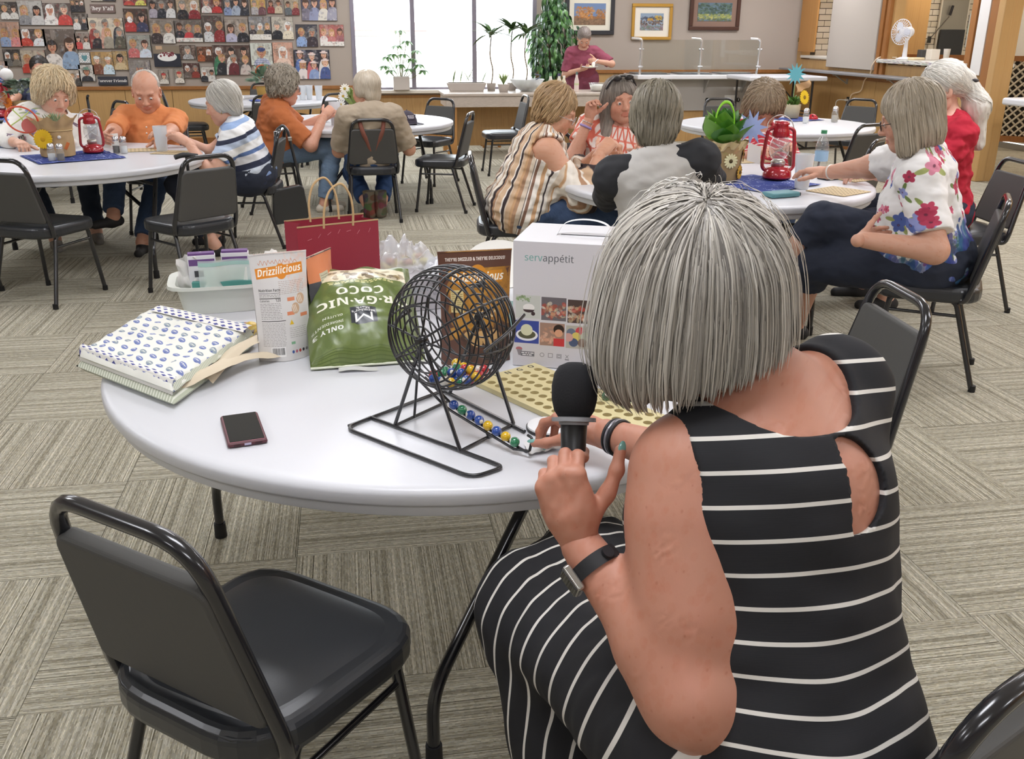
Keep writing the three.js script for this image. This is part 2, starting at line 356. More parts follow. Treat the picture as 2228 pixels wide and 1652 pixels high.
const plastic = mat(0xd6d7dc, 0.34, 0, { bumpMap: grain, bumpScale: 0.0002 });
const plasticUnder = mat(0xd2d2d4, 0.5);
function makeTable() {
  const t = thing('round_table', '', 'table', [0, 0, 0], 0, 'round white folding tables of the hall');
  const R0 = 0.914;
  obj('table_top', lathe([[0, 0.74], [R0 - 0.03, 0.74], [R0 - 0.012, 0.7385], [R0 - 0.003, 0.733], [R0, 0.724], [R0 - 0.001, 0.706], [R0 - 0.006, 0.699], [R0 - 0.016, 0.697]], 96), plastic, t);
  obj('skirt', lathe([[R0 - 0.016, 0.697], [R0 - 0.02, 0.672], [R0 - 0.026, 0.668], [R0 - 0.04, 0.668], [R0 - 0.04, 0.69], [0, 0.69]], 96), plasticUnder, t);
  obj('under_rail', [span(-0.62, 0.62, 0.665, 0.69, -0.30, -0.27), span(-0.62, 0.62, 0.665, 0.69, 0.27, 0.30)], blackFrame, t);
  for (const s of [-1, 1]) {
    for (const [tx, tz, fx, fz] of [[-0.57, -0.09, -0.5, -0.62], [-0.1, 0.58, -0.5, 0.66]]) {
      const mx = lerp(tx, fx, 0.92), mz = lerp(tz, fz, 0.92);
      obj('leg', tube([[s * tx, 0.672, s * tz], [s * lerp(tx, fx, 0.1), 0.6, s * lerp(tz, fz, 0.1)], [s * fx, 0.19, s * fz], [s * fx, 0.02, s * fz]], 0.015, 0.07, 10), blackFrame, t);
      obj('foot_cap', cyl(0.019, 0.02, 0.05, s * fx, 0.025, s * fz, 12), mat(0x141416, 0.6), t);
    }
    obj('cross_bar', tube([[s * -0.557, 0.55, s * -0.16], [s * -0.2, 0.55, s * 0.58]], 0.012, 0, 8), blackFrame, t);
    obj('brace', tube([[s * -0.38, 0.55, s * 0.2], [0, 0.672, 0]], 0.010, 0, 8), blackFrame, t);
  }
  return t;
}
const table0 = makeTable();
const TB = [
  [0.25, -2.52, 28, 'round white folding table in front carrying the bingo cage'],
  [-1.91, -6.95, 10, 'round white folding table on the left with the kraft paper basket'],
  [2.13, -5.34, 60, 'round white folding table on the right with the green leafy basket'],
  [0.12, -9.49, 15, 'round white folding table with the dark cap on it'],
  [4.06, -8.72, 80, 'round white folding table behind, with two glass shakers'],
  [-3.30, -9.95, 20, 'round white folding table far left below the photo wall'],
  [-1.0, -12.57, 0, 'round white folding table far back with the eucalyptus basket'],
];
TB.forEach(([x, z, a, label], i) => { const o = i ? dup(table0, [x, 0, z], 0) : table0; o.position.set(x, 0, z); o.rotation.y = deg(a); o.userData.label = label; });

// ------------------------------------------------------------------ kitchen side of the hall
{
  const wr = struct('wall_right', [span(RIGHT, RIGHT + 0.14, 0, 1.17, BACK, -9.6), span(RIGHT, RIGHT + 0.14, 2.4, CEIL, BACK, -9.6), span(RIGHT, RIGHT + 0.14, 1.17, 2.4, BACK, -14.35), span(RIGHT, RIGHT + 0.14, 1.17, 2.4, -13.45, -11.85), span(RIGHT, RIGHT + 0.14, 1.17, 2.4, -10.2, -9.6), span(RIGHT, RIGHT + 0.14, 0, CEIL, -7.4, FRONT), span(RIGHT, RIGHT + 0.14, 2.3, CEIL, -9.6, -7.4)], wood, 'wood-clad kitchen wall with serving hatches');
  struct('wall_kitchen_side', span(10, 10.15, 0, CEIL, BACK, FRONT), whitePaint, 'far wall of the kitchen');
  wainscot('trim_4', 'z', RIGHT, BACK + 0.03, -9.62, 1.0, -1, 'golden wood wainscot below the serving hatches');
  for (const [z0, z1] of [[-12.1, -12.02], [-11.97, -11.9], [-10.2, -10.1]]) obj('post', span(RIGHT - 0.05, RIGHT + 0.01, 1.0, CEIL, z0, z1, 0.006), woodDark, wr);
  obj('post', span(RIGHT - 0.07, RIGHT + 0.01, 0, CEIL, -9.84, -9.70, 0.01), woodDark, wr);
  obj('post', span(RIGHT - 0.09, RIGHT + 0.02, 0, CEIL, -9.69, -9.58, 0.01), wood, wr);
  obj('jamb', span(RIGHT - 0.02, RIGHT + 0.18, 1.17, 2.4, -10.24, -10.19), woodLight, wr);
  obj('jamb', span(RIGHT - 0.02, RIGHT + 0.16, 1.17, 2.4, -13.47, -13.43), woodDark, wr);
  const sillM = new THREE.MeshStandardMaterial({ roughness: 0.3, map: paint(256, 64, (g, w, h) => { g.fillStyle = '#d6d4ce'; g.fillRect(0, 0, w, h); const q = rng(4); for (let i = 0; i < 70; i++) { g.fillStyle = rgb(60 + q() * 90, 60 + q() * 85, 60 + q() * 80, 0.75); g.beginPath(); g.ellipse(q() * w, q() * h, 2 + q() * 7, 1 + q() * 4, q() * 3, 0, 7); g.fill(); } }) });
  tag(obj('hatch_sill', span(RIGHT - 0.09, RIGHT + 0.55, 1.19, 1.24, -12.0, -10.12, 0.008), sillM), 'speckled stone sill of the wide serving hatch', 'sill');
  tag(obj('hatch_sill', span(RIGHT - 0.03, RIGHT + 0.35, 1.19, 1.23, -14.33, -13.47, 0.008), mat(0xd8d2c6, 0.5)), 'pale sill of the narrow hatch in the corner', 'sill');
  const board = tag(obj('notice_board', span(RIGHT - 0.06, RIGHT - 0.02, 1.09, 2.6, -13.42, -12.12, 0.006), mat(0xb3aaa0, 0.85)), 'tall blank taupe pin board between the two hatches', 'board');
  tag(obj('wall_panel', span(RIGHT - 0.045, RIGHT - 0.01, 1.12, 2.7, -10.07, -9.89, 0.005), mat(0xdfdcda, 0.6)), 'narrow white panel right of the wide hatch', 'panel');
  const sh = thing('hatch_shutter', 'orange-brown wooden shutter standing open at the corner hatch', 'shutter', [RIGHT - 0.03, 0, -14.38], 0);
  obj('panel', span(-0.03, 0, 1.28, 2.4, 0.0, 0.52, 0.006), woodLight, sh); obj('hinge', [box(0.02, 0.06, 0.02, -0.03, 1.45, 0.01), box(0.02, 0.06, 0.02, -0.03, 2.2, 0.01)], mat(0x8a7a50, 0.4, 0.8), sh);
  // kitchen tile wall: each tile its own piece
  const kw = struct('wall_kitchen', span(RIGHT + 0.14, 10, 0, CEIL, BACK, BACK + 0.06), mat(0x4c443a, 0.9), 'white subway tile wall of the kitchen with dark grout');
  const tileM = [mat(0xe9e1d0, 0.25), mat(0xe2d9c6, 0.25), mat(0xeee7d8, 0.25)], tg = box(0.192, 0.078, 0.012, 0, 0, 0, 0.003), th = box(0.092, 0.078, 0.012, 0, 0, 0, 0.003);
  for (let r = 0; r < 16; r++) for (let k = 0; k < 14; k++) {
    const x = RIGHT + 0.26 + k * 0.2 + (r % 2) * 0.1, y = 1.0 + r * 0.086; if (x > 9.9) continue;
    const m = obj('tile', tg, tileM[(r * 5 + k * 3) % 3], kw); m.position.set(x, y, BACK + 0.066);
  }
  struct('wall_kitchen_low', span(RIGHT + 0.14, 10, 0, 0.95, BACK + 0.06, BACK + 0.1), whitePaint, 'plain white lower kitchen wall');
  const cab = thing('kitchen_door', 'wooden swing door seen through the wide hatch behind the fan', 'door', [7.95, 0, -13.2]);
  obj('panel', box(0.75, 2.2, 0.04, 0, 1.1, 0, 0.005), wood, cab); obj('handle', ball(0.03, -0.3, 1.0, 0.04, 10), mat(0xa89868, 0.3, 0.8), cab);
  const st = thing('steel_panel', 'stainless steel panel on the kitchen wall', 'panel', [9.5, 0, BACK + 0.12]);
  obj('sheet', box(0.46, 1.6, 0.02, 0, 1.75, 0, 0.003), mat(0xa8a69c, 0.35, 0.5), st); obj('edge_strip', [box(0.02, 1.6, 0.03, -0.235, 1.75, 0), box(0.02, 1.6, 0.03, 0.235, 1.75, 0)], mat(0xe6e2d4, 0.4), st);
  tag(obj('baking_tray', box(0.42, 0.38, 0.03, 9.47, 1.42, BACK + 0.2, 0.008), mat(0x3c3f42, 0.6, 0.2)), 'dark square tray leaning against the steel panel', 'tray');
  const sk = thing('spatula', 'long metal spatula with a black grip hanging on the steel panel', 'spatula', [9.3, 1.72, BACK + 0.17]);
  obj('shaft', tube([[-0.16, -0.22, 0], [0.09, 0.08, 0]], 0.008, 0, 6), mat(0x55524c, 0.4, 0.6), sk); obj('grip', tube([[0.10, 0.10, 0], [0.13, 0.24, 0]], 0.02, 0, 8), mat(0x1d1c24, 0.5), sk); obj('blade', box(0.06, 0.1, 0.01, -0.19, -0.26, 0), mat(0x3a3936, 0.5, 0.5), sk);
  tag(obj('wall_notice', box(0.14, 0.5, 0.008, 9.86, 1.6, BACK + 0.1), new THREE.MeshStandardMaterial({ roughness: 0.6, map: paint(64, 200, (g, w, h) => { g.fillStyle = '#e8eef0'; g.fillRect(0, 0, w, h); g.fillStyle = '#3a3580'; g.beginPath(); g.arc(36, 34, 24, Math.PI, 0); g.fill(); g.fillStyle = '#a9d8c4'; g.fillRect(8, 62, 48, 60); g.fillStyle = '#3a3580'; g.fillRect(12, 136, 40, 50); }) })), 'small purple and green notices on the kitchen wall', 'notice');
  // things on the wide sill
  const fan = thing('desk_fan', 'white desk fan standing on the hatch sill', 'fan', [7.1, 1.24, -11.66], deg(-70));
  const wh = mat(0xe9e9ee, 0.35);
  obj('base', lathe([[0, 0.03], [0.05, 0.03], [0.1, 0.012], [0.105, 0], [0, 0]], 24), wh, fan); obj('pole', tube([[0, 0.02, 0], [0, 0.26, 0]], (t) => 0.032 - 0.012 * t, 0, 12), wh, fan);
  obj('motor_housing', new THREE.CapsuleGeometry(0.062, 0.1, 6, 16).rotateX(Math.PI / 2).translate(0, 0.33, 0.02), wh, fan);
  const cage = []; for (let i = 0; i < 28; i++) { const a = (i / 28) * 2 * Math.PI, c = Math.cos(a), s = Math.sin(a); cage.push(tube([[c * 0.03, 0.33 + s * 0.03, 0.16], [c * 0.15, 0.33 + s * 0.15, 0.14], [c * 0.15, 0.33 + s * 0.15, 0.1], [c * 0.04, 0.33 + s * 0.04, 0.08]], 0.0028, 0.03, 5)); }
  cage.push(ring(0.152, 0.005, 6, 36).translate(0, 0.33, 0.12)); obj('grille', cage, wh, fan);
  for (let i = 0; i < 3; i++) obj('blade', new THREE.SphereGeometry(0.062, 12, 8).scale(1, 0.75, 0.08).translate(0.072, 0, 0).rotateZ(i * 2.094).translate(0, 0.33, 0.115), mat(0xd5d8e2, 0.3), fan);
  tag(obj('fan_cord', curve([[7.08, 1.26, -11.8], [6.95, 1.25, -12.02], [6.9, 1.16, -12.06], [6.94, 1.05, -12.15], [6.95, 0.95, -12.3], [6.95, 0.82, -12.35], [6.95, 0.74, -12.6], [6.95, 0.55, -12.62]], 0.008, 50)), 'cream power cord hanging from the fan to below the shelf', 'cord');
  scene.children[scene.children.length - 1].material = mat(0xe2cdb0, 0.6);
  tag(obj('paper_box', box(0.12, 0.13, 0.12, 7.34, 1.305, -11.42, 0.006), mat(0xe6dfd2, 0.7)), 'cream box on the hatch sill right of the fan', 'box');
  tag(obj('napkin_tray', box(0.16, 0.03, 0.13, 7.12, 1.256, -11.42, 0.008), mat(0xe3d4ae, 0.7)), 'flat cream tray on the sill in front of the fan', 'tray');
  tag(obj('speaker_box', box(0.12, 0.12, 0.1, 7.36, 1.3, -11.66, 0.008), mat(0x4a4a4a, 0.6)), 'small dark grey box on the sill behind the fan', 'box');
  tag(obj('tumbler', lathe([[0, 0.004], [0.03, 0], [0.04, 0.14], [0.036, 0.14], [0.028, 0.008], [0, 0.008]], 20).translate(7.3, 1.24, -11.07), mat(0xe8e4dc, 0.3, 0, { transmission: 0.4, thickness: 0 })), 'frosted tumbler on the hatch sill', 'cup');
  // grey shelf on brackets, cord, outlet
  const sf = thing('wall_shelf', 'long grey shelf on brackets below the hatches', 'shelf', [RIGHT - 0.02, 1.03, -12.6]);
  obj('board', box(0.3, 0.028, 3.6, -0.16, 0, 0, 0.006), mat(0x8f8f92, 0.4, 0.3), sf);
  for (const z of [-1.4, -0.2, 1.2]) obj('bracket', [box(0.02, 0.14, 0.03, -0.01, -0.08, z), box(0.22, 0.02, 0.03, -0.12, -0.025, z), tube([[-0.2, -0.03, z], [-0.015, -0.14, z]], 0.008, 0, 6)], mat(0xa9a8a6, 0.5, 0.4), sf);
  const ou = thing('wall_outlet', 'black wall outlet with a white plug in the wainscot', 'outlet', [RIGHT - 0.024, 0.65, -12.72]);
  obj('plate', box(0.008, 0.12, 0.075, 0, 0, 0, 0.003), mat(0x1c1c1e, 0.5), ou); obj('plug', box(0.04, 0.03, 0.035, -0.02, 0.02, 0, 0.005), mat(0xdedad2, 0.5), ou);
  tag(obj('plug_cord', curve([[6.95, 0.67, -12.72], [6.86, 0.66, -12.8], [6.88, 0.55, -12.86], [6.92, 0.3, -12.7], [6.95, 0.05, -12.66]], 0.007, 30), mat(0xdcd6ca, 0.6)), 'white cord bending from the black outlet to the floor', 'cord');
  // side room beyond the post
  const lat = thing('lattice_screen', 'wooden lattice screen beyond the right end of the kitchen wall', 'screen', [8.75, 0, -12.6], deg(-38));
  obj('frame', [span(-1.1, 1.1, 1.2, 1.27, -0.02, 0.02), span(-1.1, 1.1, 0.12, 0.2, -0.02, 0.02), span(-1.1, -1.03, 0.12, 1.27, -0.02, 0.02), span(-0.04, 0.04, 0.12, 1.27, -0.02, 0.02), span(1.03, 1.1, 0.12, 1.27, -0.02, 0.02)], woodDark, lat);
  obj('backing', span(-1.1, 1.1, 0.12, 1.2, -0.04, -0.03), mat(0x3a352e, 0.9), lat);
  for (let i = -9; i <= 19; i++) for (const s of [-1, 1]) { const x0 = -1.03 + i * 0.11, pts = []; let a = [x0, 0.2], b = [x0 + 1.0, 1.2]; if (a[0] < -1.03) { a = [-1.03, 0.2 + (-1.03 - x0)]; } if (b[0] > 1.03) { b = [1.03, 0.2 + (1.03 - x0)]; } if (a[1] >= 1.19 || b[1] <= 0.21) continue; obj('slat', tube([[s * a[0], a[1], s * 0.006], [s * b[0], b[1], s * 0.006]], 0.014, 0, 4), mat(0xd6cdb8, 0.7), lat); }
  tag(obj('lower_counter', span(9.3, 9.98, 1.28, 1.33, -11.6, -9.8, 0.008), sillM), 'pale stone counter in the side room behind the wood post', 'counter');
  const rt = thing('serving_table', 'white table edge entering at the right border of the photo', 'table', [7.75, 0, -9.0]);
  obj('table_top', box(1.7, 0.075, 0.72, 0, 0.885, 0, 0.025), plastic, rt);
  for (const [x, z] of [[-0.4, -0.28], [0.7, -0.28], [-0.4, 0.28], [0.7, 0.28]]) obj('leg', tube([[x, 0.85, z], [x, 0, z]], 0.016, 0, 8), blackFrame, rt);
}
// kitchen lights
for (const [x, z] of [[8.6, -12.6], [8.6, -8.6]]) {
  const k = thing('ceiling_light', 'flush kitchen ceiling light panel', 'light', [x, CEIL, z], Math.PI / 2, 'kitchen ceiling light panels');
  obj('frame', box(1.28, 0.03, 0.68, 0, -0.012, 0), mat(0xdcdcd8, 0.5), k); obj('light_diffuser', box(1.2, 0.012, 0.6, 0, -0.03, 0), new THREE.MeshStandardMaterial({ color: 0xffffff, emissive: 0xfff3e4, emissiveIntensity: 2.2 }), k);
  const l = new THREE.RectAreaLight(0xffeed8, 9, 1.2, 0.6); l.position.set(x, CEIL - 0.045, z); l.rotation.x = -Math.PI / 2; scene.add(l);
}
// ------------------------------------------------------------------ serving counter with sneeze guard
{
  const s = thing('serving_counter', 'white steam-table counter with glass sneeze guard along the back wall', 'counter', [5.17, 0, -14.08]);
  const steel = mat(0xd9dade, 0.25, 0.7), whiteTop = mat(0xe4e4e6, 0.3);
  obj('top', box(1.96, 0.06, 0.76, 0, 0.935, 0, 0.012), whiteTop, s);
  for (const x of [-0.7, -0.05, 0.6]) obj('well_pan', [span(x - 0.27, x + 0.27, 0.965, 0.975, -0.26, 0.2), span(x - 0.24, x + 0.24, 0.975, 0.99, -0.2, 0.16, 0.006)], mat(0x9ba0a6, 0.25, 0.8), s);
  obj('apron', span(-0.95, 0.95, 0.45, 0.9, -0.3, 0.18), mat(0xa9a49e, 0.7), s);
  obj('plinth', span(-0.95, 0.95, 0, 0.45, -0.3, 0.14), wood, s);
  for (const x of [-0.45, 0.12, 0.72]) obj('bracket', new THREE.ExtrudeGeometry(new THREE.Shape([new THREE.Vector2(0, 0), new THREE.Vector2(0.18, 0), new THREE.Vector2(0.0, -0.2)]), { depth: 0.012, bevelEnabled: false }).rotateY(-Math.PI / 2).translate(x, 0.9, 0.18), mat(0x9a9894, 0.6), s);
  for (const x of [-0.28, 0.18, 0.66]) { const k = obj('knob', cyl(0.03, 0.034, 0.03, 0, 0, 0, 16).rotateX(Math.PI / 2).translate(x, 0.6, 0.195), mat(0x18181a, 0.4), s); obj('dial_mark', box(0.006, 0.03, 0.006, x, 0.605, 0.213), mat(0xf0f0f0, 0.5), k); }
  for (const [x, y, w, h] of [[-0.55, 0.72, 0.1, 0.05], [0.63, 0.76, 0.1, 0.05], [0.55, 0.62, 0.2, 0.1]]) obj('plate', box(w, h, 0.012, x, y, 0.186, 0.003), mat(0xdcdad6, 0.5), s);
  const tr = [-0.93, -0.03, 0.87];
  for (const x of tr) {
    const p = obj('guard_post', tube([[x, 0.96, 0.30], [x, 1.46, 0.34], [x - 0.16, 1.47, 0.34]], 0.018, 0.05, 10), mat(0xf0f0f2, 0.15, 0.8), s);
    for (const y of [1.08, 1.32]) obj('clamp', cyl(0.014, 0.014, 0.07, 0, 0, 0, 10).rotateZ(Math.PI / 2).translate(x, y, 0.33), steel, p);
  }
  const gl = new THREE.MeshPhysicalMaterial({ color: 0xf4f6f4, transmission: 1, roughness: 0.03, thickness: 0 });
  for (let i = 0; i < 2; i++) obj('glass_pane', box(0.86, 0.46, 0.006, tr[i] + 0.45, 1.22, 0.345).rotateX(0), gl, s);
  const wt = thing('folding_table', 'white rectangular folding table in the corner beside the serving counter', 'table', [6.05, 0, -13.12], deg(0));
  obj('table_top', box(1.15, 0.06, 0.85, 0, 0.955, 0, 0.02), plastic, wt);
  for (const x of [-0.45, 0.42]) { obj('leg', tube([[x, 0.93, -0.3], [x, 0, -0.3]], 0.016, 0, 8), blackFrame, wt); obj('leg', tube([[x, 0.93, 0.3], [x, 0, 0.3]], 0.016, 0, 8), blackFrame, wt); obj('cross_bar', tube([[x, 0.45, -0.3], [x, 0.45, 0.3]], 0.012, 0, 8), blackFrame, wt); obj('brace', tube([[x, 0.52, 0], [0, 0.93, 0]], 0.01, 0, 6), blackFrame, wt); }
  obj('cross_bar', [tube([[-0.45, 0.42, 0.3], [0.42, 0.42, 0.3]], 0.012, 0, 8), tube([[-0.45, 0.42, 0.3], [0.0, 0.56, 0.3], [0.42, 0.5, 0.3]], 0.009, 0.05, 6)], blackFrame, wt);
}
// ------------------------------------------------------------------ stone counter below the window
{
  const stoneTex = paint(512, 256, (g, w, h) => { const q = rng(9); g.fillStyle = '#bdb0a4'; g.fillRect(0, 0, w, h); for (let i = 0; i < 2600; i++) { const v = (q() - 0.5) * 60; g.fillStyle = rgb(189 + v, 176 + v, 164 + v, 0.4); g.beginPath(); g.ellipse(q() * w, q() * h, 1 + q() * 7, 1 + q() * 3, q() * 3, 0, 7); g.fill(); } });
  const stone = new THREE.MeshStandardMaterial({ map: stoneTex, roughness: 0.35 });
  const s = thing('stone_counter', 'mottled stone counter on wooden legs under the window plants', 'counter', [2.55, 0, -12.8]);
  obj('slab', box(2.6, 0.035, 0.78, 0, 0.785, 0, 0.008), stone, s);
  obj('apron', [box(2.56, 0.13, 0.03, 0, 0.70, 0.36), box(0.03, 0.13, 0.72, -1.265, 0.70, 0)], stone, s);
  for (const x of [-1.2, 1.2]) for (const z of [-0.3, 0.3]) obj('leg', box(0.12, 0.64, 0.1, x, 0.32, z, 0.006), woodLight, s);
  obj('back_panel', box(2.4, 0.55, 0.03, 0, 0.35, -0.33), wood, s);
}

// ------------------------------------------------------------------ prints on the photo wall
const PH = [ // x0, y0, x1, y1 on the wall in metres, label, [background, shirts...]
  [-4.51, 1.67, -4.28, 1.89, 'small photo print of a wedding couple, top left of the photo wall', ['#4a4440', '#e8e6e0', '#dcd8d0']],
  [-4.29, 1.60, -3.97, 1.91, 'large pale grey photo print of a couple standing close', ['#b9b6b0', '#8b8b8d', '#c9c7c4']],
  [-3.97, 1.60, -3.61, 1.88, 'photo print of a white-bearded man beside a curly-haired woman', ['#5a4c46', '#e6e2dc', '#c44a44']],
  [-3.61, 1.77, -3.43, 1.96, 'photo print of three people in dark clothes left of the script sign', ['#6d5a48', '#26272b', '#2c2c30', '#3a3335']],
  null,
  [-2.92, 1.86, -2.62, 1.99, 'red and coloured photo print at the top above the santa print', ['#7c2f30', '#b8473e', '#d8d66a']],
  [-2.60, 1.70, -2.25, 1.96, 'photo print of aproned staff right of the santa print', ['#5f5753', '#a9a2ae', '#2a2c34', '#dcdcda']],
  [-3.61, 1.54, -3.41, 1.75, 'photo print of a cook in a white shirt above the small couple', ['#4b423c', '#d8d6d2', '#33343a']],
  [-3.43, 1.30, -2.96, 1.70, 'large photo print of a standing group below the script sign', ['#cfc3ae', '#8c3b36', '#2e2c30', '#c99a86', '#9c9484', '#33343c', '#5a5648']],
  [-2.94, 1.52, -2.63, 1.82, 'photo print of a man in a red winter costume with white beard', ['#48372e', '#b03a36', '#3b3f5c']],
  [-4.57, 1.32, -4.30, 1.64, 'photo print of an embracing couple in blue and pink', ['#b99480', '#8fa3c4', '#d98b88']],
  [-4.32, 1.33, -3.99, 1.55, 'photo print of a red-shirted diner facing a man in white', ['#4c4340', '#c04a3e', '#dfe0e2']],
  [-4.02, 1.03, -3.60, 1.55, 'tall photo print of a couple leaning on a maroon couch', ['#6b5f57', '#e4dcd4', '#8da3bd']],
  [-3.62, 1.29, -3.42, 1.50, 'small photo print of a red-shirted pair left of the big group', ['#8e8076', '#c04b48', '#d8d4cc']],
  [-2.61, 1.37, -2.29, 1.67, 'photo print of a long-haired woman and an old man in white', ['#8a8076', '#3a3030', '#e2dfd8']],
  [-4.57, 1.07, -4.35, 1.29, 'dark framed photo print of a smiling pair in grey', ['#3d3836', '#6c6a66', '#7c7468']],
  [-4.35, 0.98, -4.03, 1.28, 'photo print of two red-shirted people in a cafe', ['#b8ab98', '#bb4638', '#c9503e']],
  [-3.60, 1.11, -3.45, 1.25, 'tiny square print with a teal heart on white tiles', ['heart']],
  [-3.44, 0.96, -3.15, 1.26, 'photo print of a woman with a man in a pale cap', ['#b5915e', '#7a4a38', '#c9dce6']],
  [-3.16, 1.02, -2.96, 1.27, 'photo print of a bare-headed man against gold light', ['#a98a5c', '#c9b48c']],
  [-3.63, 0.87, -3.42, 1.09, 'photo print of a man in a green hat and dark jacket', ['#cfcac2', '#34343a']],
  [-3.82, 0.81, -3.61, 1.02, 'faded photo print of a small standing group near the rail', ['#b7ab9c', '#6c6258', '#8a8074', '#4c4844']],
  [-2.94, 1.18, -2.63, 1.48, 'photo print of an elderly couple in pink and pale blue', ['#8f9088', '#c46a68', '#cfd8e4']],
  [-2.61, 1.06, -2.25, 1.34, 'photo print of a white platter on a dark table', ['platter']],
  [-2.96, 0.84, -2.67, 1.15, 'photo print of a white-haired woman in purple behind the man in orange', ['#8d8580', '#5d557c']],
  [-4.72, 0.80, -4.53, 1.14, 'photo print of a purple-haired child in blue at the left edge', ['#c2a89a', '#3f64a8']],
  null,
  [-2.57, 0.83, -2.44, 1.02, 'narrow photo print of a man in a red cap', ['#93897e', '#d6cfc4']],
  null,
  [-3.34, 1.91, -3.02, 2.02, 'photo print cut by the top border above the script sign', ['#5c564f', '#b9b2a6', '#35343a']],
  [-2.23, 1.69, -1.92, 1.98, 'photo print of a black-shirted man with one in maroon', ['#b9a486', '#26262a', '#8b2f34']],
  [-1.90, 1.77, -1.62, 1.98, 'photo print of a hug between white and red shirts', ['#5c2f30', '#e4e2de', '#c23d3c']],
  [-1.60, 1.74, -1.26, 1.98, 'photo print of two people in light blue shirts', ['#3b3b42', '#8c9cc0', '#a9b4c4', '#34363e']],
  [-1.23, 1.75, -1.03, 1.99, 'photo print of a pair at a yellow-lit counter', ['#c9a45c', '#b4b2b4', '#6e4a50']],
  [-1.01, 1.77, -0.80, 1.99, 'photo print of a maroon-shirted diner beside one in beige', ['#8c8076', '#8e3436', '#c6b69c']],
  [-0.77, 1.75, -0.57, 1.99, 'photo print of two white-haired women in a booth', ['#a89c86', '#5d6468', '#7c3034']],
  [-0.54, 1.68, -0.05, 2.02, 'big photo print of seated people at the top by the window', ['#4c4a5c', '#7b7684', '#8f94b0', '#d8d2c6', '#9c9aa8']],
  [-2.28, 1.39, -1.92, 1.67, 'photo print of diners behind a white table', ['#6f6660', '#2f3036', '#c8474a', '#35353b', 'table']],
  [-1.90, 1.39, -1.62, 1.74, 'photo print of a grey-haired man in a red apron', ['#544a44', '#d6d8d8', '#8e2f32']],
  [-1.61, 1.39, -1.29, 1.69, 'photo print of a man in lilac beside a woman in black', ['#a09488', '#b9b6cc', '#25252a']],
  [-1.28, 1.42, -0.98, 1.73, 'photo print of three friends behind a white platter', ['#8a8a8c', '#3a3236', '#9c8c6e', '#28292e', 'table']],
  [-0.97, 1.43, -0.67, 1.73, 'photo print of a woman in black and a man in cream', ['#b9b2a4', '#24252a', '#ddd2ba']],
  [-0.64, 1.33, -0.34, 1.63, 'photo print of a bald man in blue checks with a dark-haired woman', ['#3c3c44', '#8fa8d0', '#3a2f34']],
  [-0.31, 1.34, 0.03, 1.63, 'reddish photo print of a family group nearest the window', ['#a8625c', '#e4dcd8', '#c07c78', '#9c6468', 'table']],
  [-2.25, 1.16, -2.04, 1.35, 'photo print of a man in a black and white striped shirt', ['#5c4a40', 'stripe']],
  [-2.02, 1.13, -1.81, 1.33, 'photo print of two people in warm brown light', ['#6a3f28', '#a85a34', '#4c3428']],
  [-1.81, 0.95, -1.30, 1.35, 'large brown photo print of a family around a seated woman', ['#4f3a33', '#3f7a58', '#2a2a2e', '#e0dcd6', '#6c2f34', '#4c4a48', '#c9bcb4']],
  [-1.29, 1.08, -0.99, 1.38, 'photo print of an old man in a navy cap and plaid shirt', ['#cfd3c8', 'plaid']],
  [-0.98, 1.06, -0.70, 1.39, 'portrait print of a smiling long-haired woman on red blossom', ['#cc9c86', 'portrait']],
  [-0.69, 0.89, -0.19, 1.29, 'big dark photo print of a costumed group in cowboy hats', ['#2d2b36', '#5870a8', '#e6dcd8', '#c46a6c', '#8ca0c8', '#dcd6d2', '#4c5c90']],
  [-2.23, 0.91, -2.01, 1.11, 'small photo print of people among red lights', ['#4c2f2a', '#6a6058', '#8c3a30']],
  [-2.00, 0.86, -1.80, 1.06, 'small photo print of a white-haired pair in gingham', ['#c2bcb2', '#2d2e34', '#d8d4ce']],
  [-2.36, 0.84, -2.23, 1.04, 'narrow photo print of a person in a red knit hat', ['#8c8478', '#e0d8cc']],
];
